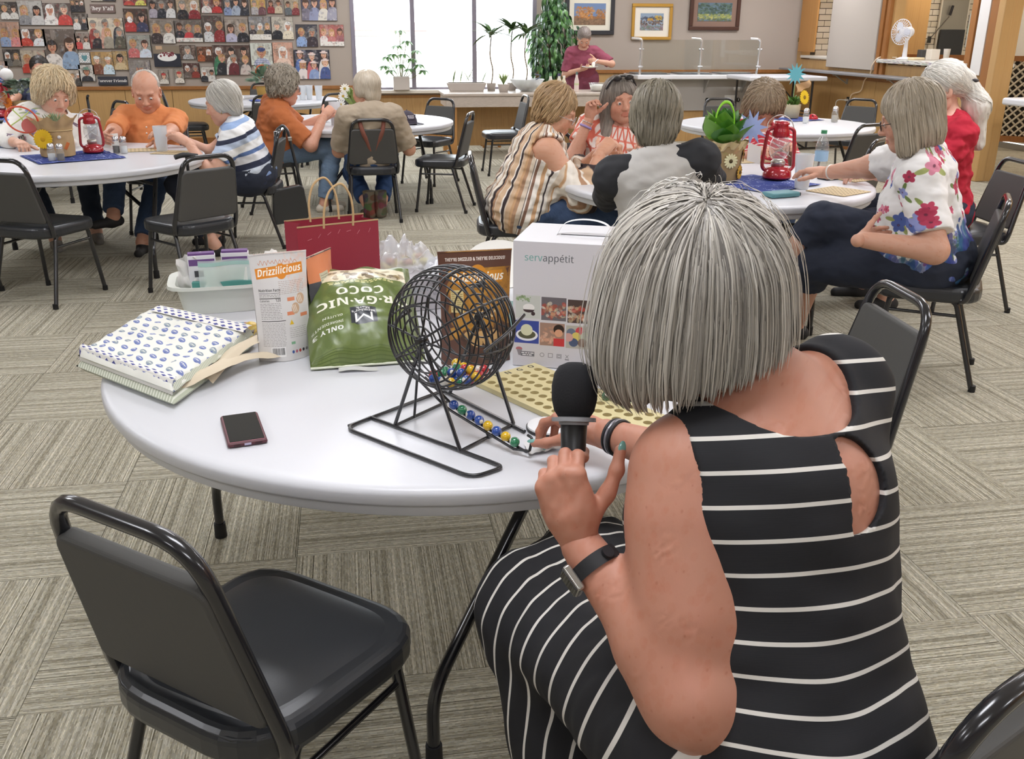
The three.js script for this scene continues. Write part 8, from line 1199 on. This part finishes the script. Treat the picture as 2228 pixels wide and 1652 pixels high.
// right table
bandana(2.34, -5.16, 0.5, 0.5, 'blue paisley bandana under the leafy basket and red lantern');
{
  const t = thing('flower_basket', 'leafy green plant in a daisy-painted bucket on the right table', 'basket', [2.14, TT + 0.012, -5.28]);
  const pot = ctex(512, 256, (g, w, h) => { const q = rng(38); g.fillStyle = '#a08860'; g.fillRect(0, 0, w, h); for (let i = 0; i < 900; i++) { g.fillStyle = rgb(140 + q() * 50, 116 + q() * 40, 76 + q() * 30, 0.4); g.fillRect(q() * w, q() * h, 3 + q() * 14, 2); } });
  obj('bucket', lathe([[0, 0], [0.105, 0], [0.112, 0.01], [0.128, 0.19], [0.12, 0.2], [0.115, 0.19], [0, 0.185]], 40), pot, t);
  for (const [a, y, pc] of [[0.1, 0.12, 0xd6d0a4], [-0.75, 0.05, 0x8f8f4c], [0.85, 0.05, 0xd0a23c], [-0.9, 0.14, 0xc9a95a], [1.1, 0.15, 0xb98c3c]]) { const r = 0.118 + y * 0.08, d = [Math.sin(a), 0, Math.cos(a)]; addFlower(t, [d[0] * r, y, d[2] * r], d, 0.042, pc, 0x4a3a1c, 14); }
  obj('burlap_ruffle', sheet(60, 4, (u, v) => { const a = u * 6.2832, r = 0.122 + 0.02 * v + 0.012 * Math.sin(a * 14 + v * 3); return [Math.cos(a) * r, 0.18 + 0.045 * v + 0.006 * Math.sin(a * 9), Math.sin(a) * r]; }), mat(0xcdb98c, 0.95, 0, { side: THREE.DoubleSide }), t);
  const big = leafGeo(0.13, 0.13, 0.25, 0.25), q0 = rng(8), lm = [green(0x4f8a2c, 0.4), green(0x6da33a, 0.4), green(0x3c7428, 0.4)];
  for (let i = 0; i < 34; i++) { const a = q0() * 6.283, e = 0.25 + q0() * 1.1, o = V(Math.cos(a) * Math.sin(e), Math.cos(e), Math.sin(a) * Math.sin(e)), m = obj('leaf', big, lm[i % 3], t), z = o.clone().add(V(0, 0.1, 0)).normalize(), x = V(0, 1, 0).cross(z).normalize(), y = z.clone().cross(x); m.quaternion.setFromRotationMatrix(new THREE.Matrix4().makeBasis(x, y, z)); m.rotateX(-0.4 - q0() * 0.7); m.position.set(o.x * 0.11, 0.19 + 0.09 * Math.cos(e), o.z * 0.11); }
  obj('wire_loop', [ring(0.075, 0.006, 8, 40).scale(0.75, 1.5, 1).translate(-0.02, 0.33, 0.07), ...[0, 1, 2, 3, 4].map((i) => ring(0.04, 0.004, 6, 24).rotateY(i * 0.7).scale(1, 0.8, 1).translate(-0.02 + (i - 2) * 0.01, 0.27, 0.08))], mat(0x93d83a, 0.5), t);
  obj('paper_star', starShape(0.05, 0.10, 11, 0.003).rotateX(-0.2).translate(0.15, 0.30, 0.06), mat(0x8c9cc8, 0.6), t);
  obj('gift_tag', sheet(4, 4, (u, v) => [0.12 + u * 0.1, 0.12 + v * 0.1 - u * 0.03, 0.1 - u * 0.04]), mat(0xdcd8d0, 0.7, 0, { side: THREE.DoubleSide }), t);
}
lantern(2.50, -5.28, 'large red hurricane lantern on the right table', 1.3, -0.2, TT + 0.012); tumbler(2.50, -4.95, 'frosted plastic tumbler in front of the water bottle', 1.28);
{ const t = thing('water_bottle', 'clear water bottle with a green cap on the right table', 'bottle', [2.86, TT, -5.45]); obj('bottle', lathe([[0, 0], [0.036, 0], [0.04, 0.01], [0.038, 0.06], [0.04, 0.12], [0.04, 0.17], [0.03, 0.21], [0.016, 0.235], [0.016, 0.25]], 28), glassM, t); obj('label', lathe([[0.0405, 0.085], [0.041, 0.09], [0.041, 0.14], [0.0405, 0.145]], 28), mat(0x9cc0dc, 0.5), t); obj('cap', cyl(0.018, 0.018, 0.02, 0, 0.258, 0, 18), mat(0x3c8a60, 0.5), t); }
{ const t = thing('wallet', 'teal zip wallet lying on the near edge of the right table', 'wallet', [2.27, TT, -4.72], 0.25); obj('case', box(0.185, 0.026, 0.10, 0, 0.014, 0, 0.01), mat(0x5a8f96, 0.5), t); obj('zip_edge', box(0.02, 0.018, 0.094, 0.088, 0.014, 0, 0.004), mat(0x2c3236, 0.5), t); }
{ const t = thing('smartphone', 'black phone lying flat by the water bottle', 'phone', [2.86, TT, -5.28], 0.3); obj('case', box(0.17, 0.012, 0.085, 0, 0.006, 0, 0.004), mat(0x1a1a1c, 0.4), t); obj('screen', box(0.16, 0.001, 0.078, 0, 0.0125, 0), mat(0x141416, 0.1), t); }
card(2.66, -4.83, 0.5, 0.26, 0.24, 'tan bingo card beside the teal wallet'); card(2.98, -5.25, 0.4, 0.2, 0.18, 'tan bingo card under the hand of the woman in the floral tee'); card(2.70, -6.12, 0.1, 0.24, 0.2, 'tan bingo card before the woman in the swirl top'); card(1.48, -5.62, -0.2, 0.22, 0.24, 'tan bingo card at the left of the right table');
// far right table
shaker(4.36, -8.70, 0xe4e4e4, 'salt shaker on the far right table', 1.5); shaker(4.70, -8.78, 0xb4aca0, 'sugar shaker alone on the far right table', 1.6); bandana(4.45, -9.1, 0.4, 0.3, 'blue bandana on the far right table');
{
  const t = thing('flower_basket', 'sunflower centrepiece with a teal star pick on the far right table', 'basket', [4.45, TT + 0.01, -9.2]); obj('pot', lathe([[0, 0], [0.07, 0], [0.085, 0.13], [0.078, 0.13], [0, 0.12]], 24), mat(0xcabf9c, 0.8), t); addFlower(t, [0.09, 0.2, 0.06], [0.5, 0.2, 1], 0.07, 0xe2bd20, 0x8a6a14, 18); obj('paper_star', starShape(0.055, 0.11, 12, 0.004).translate(0.0, 0.42, 0), mat(0x5fa8b4, 0.6), t); obj('pick', tube([[0, 0.1, 0], [0, 0.36, 0]], 0.004, 0, 6), mat(0x88a878, 0.7), t); obj('kraft_bow', sheet(6, 6, (u, v) => [0.02 + u * 0.14, 0.24 + v * 0.08 + u * 0.05, 0.03 * Math.sin(u * 6 + v * 4)]), mat(0xcaa67c, 0.9, 0, { side: THREE.DoubleSide }), t); obj('greenery', foliage(26, 14, (q) => ({ p: V((q() - 0.5) * 0.1, 0.12, (q() - 0.5) * 0.1), dir: V((q() - 0.5) * 1.2, 1, (q() - 0.5) * 1.2) }), [leafGeo(0.04, 0.11, 0.3)]), green(0x5c8438), t);
  const lb = thing('ladybird_ornament', 'red ladybird ornament on the far right table', 'ornament', [4.62, TT, -9.08]); obj('shell', new THREE.SphereGeometry(0.055, 20, 12, 0, 6.283, 0, 1.571), mat(0xb81c2c, 0.25), lb); for (const [a, e] of [[0.5, 0.7], [2.0, 0.8], [3.6, 0.7], [5.2, 0.8]]) obj('spot', new THREE.SphereGeometry(0.009, 8, 6).translate(Math.cos(a) * Math.sin(e) * 0.052, Math.cos(e) * 0.052, Math.sin(a) * Math.sin(e) * 0.052), mat(0x1c1416, 0.4), lb);
}
// middle table with the cap
{
  const t = thing('baseball_cap', 'dark grey baseball cap with white lettering on the middle table', 'cap', [0.56, TT, -9.12], deg(20)), cm = mat(0x4a4450, 0.9); obj('crown', new THREE.SphereGeometry(0.095, 28, 14, 0, 6.283, 0, 1.571).scale(1, 1.25, 1.12), cm, t); obj('brim', sheet(16, 6, (u, v) => { const a = (u - 0.5) * 2.2, r = 0.095 + 0.085 * v; return [Math.sin(a) * r * (1 - 0.1 * v), 0.012 - 0.014 * v * Math.abs(a), Math.cos(a) * r * 1.05]; }), mat(0x3f3a46, 0.9, 0, { side: THREE.DoubleSide }), t); obj('button', ball(0.008, 0, 0.119, 0, 8), cm, t);
  obj('lettering', sheet(8, 4, (u, v) => { const a = (u - 0.5) * 1.1; return [Math.sin(a) * 0.0985, 0.045 + v * 0.042, Math.cos(a) * 0.107 * (1 - v * 0.06)]; }), new THREE.MeshStandardMaterial({ roughness: 0.9, map: paint(192, 96, (g, w, h) => { g.fillStyle = '#4a4450'; g.fillRect(0, 0, w, h); g.fillStyle = '#e2dfe2'; lines(g, rng(4), 36, 16, 120, 1, 10, '#e2dfe2', 16); lines(g, rng(5), 44, 44, 104, 1, 10, '#e2dfe2', 16); g.fillRect(50, 74, 92, 6); }) }), t);
}
tumbler(-0.10, -9.08, 'tall frosted tumbler before the man with suspenders', 1.35); shaker(-0.06, -9.55, 0xb9b2a6, 'pepper shaker behind the tall tumbler on the middle table', 1.5); shaker(0.02, -9.58, 0xe6e6e8, 'salt shaker behind the tall tumbler on the middle table', 1.5);
tag(obj('soup_bowl', lathe([[0, 0.004], [0.03, 0], [0.05, 0.02], [0.085, 0.06], [0.082, 0.062], [0.05, 0.028], [0, 0.014]], 28).translate(-0.22, TT, -9.35), mat(0xe4e2da, 0.4)), 'white bowl before the woman in the rust tee', 'bowl'); tag(obj('cloth_napkin', sheet(10, 8, (u, v) => [0.0 + u * 0.12, TT + 0.005 + 0.03 * Math.sin(u * 3.1) * Math.sin(v * 3.1), -9.3 + v * 0.1]), mat(0x3c4f90, 0.9, 0, { side: THREE.DoubleSide })), 'small blue cloth beside the shakers on the middle table', 'napkin');
{ const t = thing('flower_pot', 'small arrangement of white blossoms and a yellow bloom beyond the suspenders', 'flowers', [0.12, TT, -9.95]); obj('pot', lathe([[0, 0], [0.06, 0], [0.075, 0.12], [0.07, 0.12], [0, 0.11]], 20), mat(0x35303a, 0.5), t); obj('greenery', foliage(60, 24, (q) => ({ p: V((q() - 0.5) * 0.1, 0.1 + q() * 0.06, (q() - 0.5) * 0.1), dir: V((q() - 0.5) * 1.6, 1, (q() - 0.5) * 1.2) }), [leafGeo(0.045, 0.16, 0.3)]), green(0x8a9c50), t); for (const [x, y, z, c] of [[0.16, 0.25, 0.02, 0xe0b820], [0.1, 0.28, 0.04, 0xd8c030], [-0.14, 0.2, 0.05, 0xe8e6e0], [-0.17, 0.12, 0.06, 0xe8e6e0], [-0.12, 0.27, 0.03, 0xece8dc]]) addFlower(t, [x, y, z], [x * 2, 0.4, 1], 0.05, c, 0xb89a3c, 12); }
// far back table
{ const t = thing('flower_basket', 'eucalyptus basket with an orange hoop on the far back table', 'basket', [-1.0, TT, -12.75]); obj('basket', lathe([[0, 0], [0.09, 0], [0.105, 0.14], [0.1, 0.14], [0, 0.12]], 24), mat(0xb8924c, 0.9), t); obj('greenery', foliage(150, 34, (q) => { const a = q() * 6.283, e = q() * 1.3; return { p: V(Math.cos(a) * Math.sin(e) * 0.12, 0.16 + Math.cos(e) * 0.14, Math.sin(a) * Math.sin(e) * 0.12), dir: V(Math.cos(a) * Math.sin(e), Math.cos(e) - 0.1, Math.sin(a) * Math.sin(e)) }; }, [leafGeo(0.06, 0.1, 0.3), leafGeo(0.045, 0.13, 0.2)]), green(0x8aa38c), t); obj('hoop', ring(0.08, 0.008, 8, 32).translate(-0.01, 0.32, 0.02), mat(0xd9683c, 0.5), t); addFlower(t, [0.2, 0.36, 0.05], [0.2, 0.3, 1], 0.07, 0xe8b850, 0xc08a2c, 14); addFlower(t, [0.3, 0.08, 0.05], [0.2, 0.3, 1], 0.06, 0xe6c060, 0xc08a2c, 14); }
for (const [x, z, w, l] of [[-0.52, -12.4, 0, 'clear plastic cup at the left of three on the far back table'], [-0.44, -12.45, 1, 'clear plastic cup in the middle of three on the far back table'], [-0.32, -12.35, 0, 'clear plastic cup at the right of three on the far back table']]) tumbler(x, z, l, 1.15);
tag(obj('napkin_pile', sheet(14, 10, (u, v) => [-1.5 + u * 0.26, TT + 0.004 + 0.05 * Math.max(0, noise3(u * 3, v * 3, 3)) + 0.03 * Math.sin(u * 3.1), -12.55 + v * 0.2]), mat(0xe6e4de, 0.8, 0, { side: THREE.DoubleSide })), 'crumpled napkins at the left of the far back table', 'napkins'); bandana(-0.98, -12.3, 0.34, 0.2, 'blue bandana in front of the eucalyptus basket');
// far left table
lantern(-3.30, -10.15, 'red lantern on the far left table below the photo wall', 1.25, 0.1, TT + 0.012); bandana(-3.45, -10.05, 0.4, 0.2, 'blue bandana under the far left red lantern');
{ const t = thing('flower_basket', 'centrepiece with a white pompom and orange blossoms on the far left table', 'basket', [-3.12, TT, -10.25]); obj('basket', lathe([[0, 0], [0.09, 0], [0.11, 0.15], [0.1, 0.15], [0, 0.13]], 24), mat(0xa88a5c, 0.9), t); obj('greenery', foliage(120, 44, (q) => { const a = q() * 6.283, e = q() * 1.3; return { p: V(Math.cos(a) * Math.sin(e) * 0.12, 0.16 + Math.cos(e) * 0.16, Math.sin(a) * Math.sin(e) * 0.12), dir: V(Math.cos(a), 0.6, Math.sin(a)) }; }, [leafGeo(0.05, 0.12, 0.3)]), green(0x7a8c78), t); obj('pompom', new THREE.SphereGeometry(0.06, 20, 14).translate(-0.1, 0.4, 0.05), mat(0xeceae8, 0.9), t); for (const [x, y] of [[-0.17, 0.2], [-0.12, 0.14], [-0.2, 0.27]]) addFlower(t, [x, y, 0.1], [-0.4, 0.2, 1], 0.055, 0xdd7a22, 0xa8520f, 14); }
// handbag and cane hung on chairs
{ const t = thing('handbag', 'black leather shoulder bag hanging from a chair back', 'handbag', [-0.47, 0, -7.36], deg(15)), lm = mat(0x2a2b2c, 0.35, 0, { clearcoat: 0.3 }); obj('pouch', (() => { const g = slabShape([[-0.13, 0], [0.13, 0.03], [0.10, 0.27], [-0.11, 0.24]], 0.05, 0.012, 0.03); return g.translate(0, 0.18, 0); })(), lm, t); obj('flap', box(0.2, 0.02, 0.07, 0, 0.43, 0.025, 0.008), lm, t); obj('strap', [tube([[-0.11, 0.42, 0.03], [-0.06, 0.86, 0.02], [0.0, 0.9, 0.0], [0.03, 0.86, 0.02], [0.1, 0.44, 0.03]], 0.011, 0.05, 8)], lm, t); obj('buckle', [box(0.03, 0.04, 0.012, -0.06, 0.84, 0.025, 0.003), box(0.03, 0.03, 0.012, 0.04, 0.8, 0.03, 0.003)], mat(0xc9c6c2, 0.2, 0.9), t); }
{ const t = thing('walking_cane', 'black walking cane hooked over a chair by the left table', 'cane', [-1.02, 0, -6.36], 0.4); obj('handle', [tube([[-0.075, 0.80, 0], [-0.02, 0.815, 0], [0.07, 0.80, 0]], (t2) => 0.017 - 0.004 * Math.abs(t2 - 0.5), 0.03, 10)], mat(0x2a2a2c, 0.6), t); obj('shaft', tube([[0, 0.80, 0], [0, 0.02, 0]], 0.010, 0, 10), mat(0x1d1d20, 0.4), t); obj('tip', cyl(0.014, 0.018, 0.03, 0, 0.015, 0, 12), mat(0x151517, 0.7), t); }
{ const t = thing('rollator', 'black rollator walker parked by the wainscot behind the blonde woman', 'walker', [-2.98, 0, -11.2], 0.3), bm = mat(0x1d1d20, 0.5); for (const s of [-1, 1]) { obj('frame', tube([[s * 0.22, 0.08, 0.2], [s * 0.22, 0.6, 0.0], [s * 0.22, 0.86, -0.08], [s * 0.22, 0.88, 0.1]], 0.014, 0.05, 8), bm, t); obj('wheel', new THREE.TorusGeometry(0.07, 0.016, 8, 24).rotateY(Math.PI / 2).translate(s * 0.22, 0.086, 0.2), bm, t); obj('wheel', new THREE.TorusGeometry(0.07, 0.016, 8, 24).rotateY(Math.PI / 2).translate(s * 0.22, 0.086, -0.25), bm, t); obj('rear_tube', tube([[s * 0.22, 0.08, -0.25], [s * 0.22, 0.55, 0.0]], 0.012, 0, 8), bm, t); } obj('seat', box(0.42, 0.03, 0.24, 0, 0.54, -0.02, 0.01), bm, t); }

// ------------------------------------------------------------------ window plants and counter things
{
  const potM = mat(0xbdb4ac, 0.8), soil = mat(0x4c4034, 0.95), stemM = mat(0x7c7a50, 0.8);
  const t = thing('umbrella_plant', 'umbrella plant in a square grey pot left in the window', 'plant', [0.82, 0.74, -14.36]); obj('pot', [span(-0.115, 0.115, 0, 0.19, -0.09, 0.09, 0.01)], potM, t);
  const q = rng(55), leaf = leafGeo(0.05, 0.13, 0.35); for (const [x, y, z] of [[0, 0.82, 0], [0.09, 0.68, 0.03], [-0.05, 0.62, 0.04], [-0.2, 0.46, 0.03], [-0.12, 0.5, 0.05], [0.04, 0.5, 0.05], [0.16, 0.44, 0.04], [-0.24, 0.34, 0.05], [0.26, 0.36, 0.05], [-0.02, 0.36, 0.06], [0.12, 0.3, 0.06], [-0.16, 0.28, 0.06], [0.32, 0.28, 0.05], [0.22, 0.55, 0.03]]) { obj('stem', curve([[x * 0.15, 0.16, 0], [x * 0.5, y * 0.6, z * 0.5], [x, y, z]], 0.005, 10, false, 5), stemM, t); obj('leaf_whorl', foliage(9, Math.round((x + 1) * 99 + y * 777), (qq, i) => ({ p: V(x, y, z), dir: V(Math.cos(i * 0.7), -0.35 + qq() * 0.3, Math.sin(i * 0.7)), roll: 0 }), [leaf]), green(0x5f8250, 0.4), t); }
  for (const [bx, by, bz, h, n, lab] of [[1.95, 0.80, -13.05, 0.70, 16, 'slim dragon tree standing left in the right window pane'], [2.24, 0.80, -13.1, 0.76, 20, 'slim dragon tree with wide fronds in the middle of the right pane'], [2.42, 0.80, -13.05, 0.72, 18, 'slim dragon tree at the right of the right pane']]) { const d = thing('dragon_tree', lab, 'plant', [bx, by - 0.002, bz]); obj('pot', lathe([[0, 0], [0.05, 0], [0.065, 0.1], [0.06, 0.1], [0, 0.09]], 20), potM, d); obj('trunk', curve([[0, 0.08, 0], [0.02, 0.25, 0.01], [-0.015, 0.45, 0], [0, h, 0]], 0.008, 20, false, 6), mat(0x6a5a46, 0.9), d); obj('fronds', foliage(n, Math.round(bx * 100), (qq, i) => ({ p: V(0, h, 0), dir: V(Math.cos(i * 2.4), 0.1 + qq() * 1.1, Math.sin(i * 2.4)), roll: 0 }), [leafGeo(0.06, 0.42, 0.5), leafGeo(0.055, 0.33, 0.55)]), mat(0x4f6e3c, 0.5, 0, { side: THREE.DoubleSide }), d); }
  const tr = thing('planter_trough', 'long grey planter trough with aloe on the stone counter', 'planter', [1.60, 0.802, -12.95]); obj('trough', (() => { const g = box(0.52, 0.11, 0.16, 0, 0.055, 0, 0.012); const p = g.attributes.position; for (let i = 0; i < p.count; i++) if (p.getY(i) < 0.05) p.setX(i, p.getX(i) * 0.86); g.computeVertexNormals(); return g; })(), potM, tr); obj('soil', box(0.48, 0.01, 0.13, 0, 0.108, 0), soil, tr); obj('aloe', foliage(14, 66, (qq, i) => ({ p: V((i / 13 - 0.5) * 0.42, 0.1, 0), dir: V((qq() - 0.5) * 1.4, 1, (qq() - 0.5) * 0.5), roll: 0 }), [leafGeo(0.03, 0.26, 0.1), leafGeo(0.03, 0.2, 0.1)]), green(0x6f8668, 0.5), tr);
  const ap = thing('aloe_plant', 'small aloe in a grey pot beside the trough', 'plant', [2.06, 0.802, -12.7]); obj('pot', lathe([[0, 0], [0.055, 0], [0.08, 0.1], [0.074, 0.1], [0, 0.09]], 24), potM, ap); obj('leaves', foliage(12, 76, (qq, i) => ({ p: V(0, 0.09, 0), dir: V(Math.cos(i * 2.4) * 0.5, 1, Math.sin(i * 2.4) * 0.5), roll: 0 }), [leafGeo(0.03, 0.18, 0.15)]), green(0x7c9458, 0.5), ap);
  const bo = thing('salad_bowl', 'wide glass salad bowl on the stone counter', 'bowl', [2.40, 0.802, -12.85]); obj('bowl', lathe([[0, 0.004], [0.08, 0], [0.09, 0.012], [0.17, 0.07], [0.235, 0.155], [0.23, 0.157], [0.165, 0.076], [0.08, 0.02], [0, 0.016]], 40), frostM, bo); obj('salad', foliage(120, 86, (qq) => { const a = qq() * 6.283, r = Math.sqrt(qq()) * 0.13; return { p: V(Math.cos(a) * r, 0.05 + qq() * 0.06, Math.sin(a) * r), dir: V(qq() - 0.5, qq() * 0.5, qq() - 0.5) }; }, [leafGeo(0.05, 0.06, 0.3)]), green(0xa4a862, 0.6), bo); obj('tongs', tube([[0.05, 0.1, 0], [0.2, 0.2, 0.02], [0.1, 0.22, 0.03]], 0.008, 0.05, 6), mat(0x55586a, 0.5), bo);
  const bottle = (x, z, body, cap, lab, h = 0.23, r = 0.036) => { const b = thing('dressing_bottle', lab, 'bottle', [x, 0.802, z]); obj('bottle', lathe([[0, 0], [r, 0], [r * 1.05, 0.01], [r, h * 0.55], [r * 0.5, h * 0.75], [r * 0.4, h * 0.9], [0, h * 0.9]], 20), mat(body, 0.35), b); obj('cap', cyl(r * 0.45, r * 0.5, h * 0.14, 0, h * 0.94, 0, 14), mat(cap, 0.5), b); obj('label', cyl(r * 1.02, r * 1.02, h * 0.28, 0, h * 0.3, 0, 20), mat(0xc9cfa0, 0.6), b); };
  bottle(2.69, -12.7, 0xdedbd0, 0x6a9c74, 'dressing bottle with a green cap on the stone counter'); bottle(2.81, -12.72, 0xe0dccc, 0x4a4470, 'dressing bottle with a purple cap on the stone counter'); bottle(2.89, -12.78, 0xe6ddc0, 0xe8e4d8, 'plain cream dressing bottle on the stone counter', 0.2); bottle(3.04, -12.68, 0xe0cfc8, 0x5c7470, 'slim dressing bottle with a red label before the standing woman', 0.25, 0.03);
  const gb = thing('serving_bowl', 'glass bowl of white salad beside the standing woman', 'bowl', [3.36, 0.802, -12.75]); obj('bowl', lathe([[0, 0.004], [0.09, 0], [0.1, 0.01], [0.135, 0.11], [0.131, 0.112], [0.09, 0.016], [0, 0.012]], 36), glassM, gb); obj('contents', lathe([[0, 0.014], [0.1, 0.014], [0.118, 0.075], [0.06, 0.09], [0, 0.086]], 30), mat(0xe8e4da, 0.8), gb);
  // ficus
  const fi = thing('ficus_tree', 'tall bushy ficus tree between window and paintings', 'tree', [2.98, 0, -14.1]); obj('trunk', [curve([[0, 0, 0], [0.03, 0.6, 0.02], [-0.02, 1.2, 0], [0.02, 1.7, 0]], 0.022, 20), curve([[0.03, 0.6, 0.02], [0.15, 1.1, 0.1], [0.2, 1.5, 0.1]], 0.014, 14), curve([[0, 0.8, 0], [-0.18, 1.2, 0.06], [-0.22, 1.55, 0.05]], 0.014, 14)], mat(0x5c4c3c, 0.9), fi); obj('pot', lathe([[0, 0], [0.16, 0], [0.2, 0.32], [0.19, 0.32], [0, 0.3]], 28), mat(0x4a4038, 0.7), fi);
  const lf = [leafGeo(0.05, 0.11, 0.45), leafGeo(0.042, 0.095, 0.5)], cl = (n, sd, hex) => obj('foliage', foliage(n, sd, (qq) => { let x, y, z, d; do { x = (qq() - 0.5) * 2; y = (qq() - 0.5) * 2; z = (qq() - 0.5) * 2; d = x * x + y * y + z * z; } while (d > 1 || d < 0.25); const yy = 1.42 + y * 0.72, wd = y > 0.3 ? 0.26 : 0.38; return { p: V(x * wd + 0.02, yy, z * 0.28 + 0.1), dir: V(x * 0.8, -0.75, z * 0.8 + 0.25) }; }, lf), green(hex, 0.3), fi).userData.kind = 'stuff'; cl(420, 5, 0x3f6638); cl(320, 6, 0x5c8a48); cl(220, 7, 0x2c4c34);
  const bp = thing('basket_planter', 'woven basket planter on a wooden stand below the stone counter', 'planter', [2.02, 0, -13.6]); obj('basket', lathe([[0, 0.18], [0.13, 0.18], [0.16, 0.24], [0.19, 0.5], [0.18, 0.5], [0, 0.46]], 28), mat(0x8c7464, 0.95, 0, { bumpMap: grain, bumpScale: 0.004 }), bp); for (const [x, z] of [[-0.11, 0.1], [0.11, 0.1], [-0.11, -0.1], [0.11, -0.1]]) obj('stand_leg', box(0.04, 0.2, 0.04, x, 0.1, z), woodLight, bp);
}

renderer.render(scene, camera);
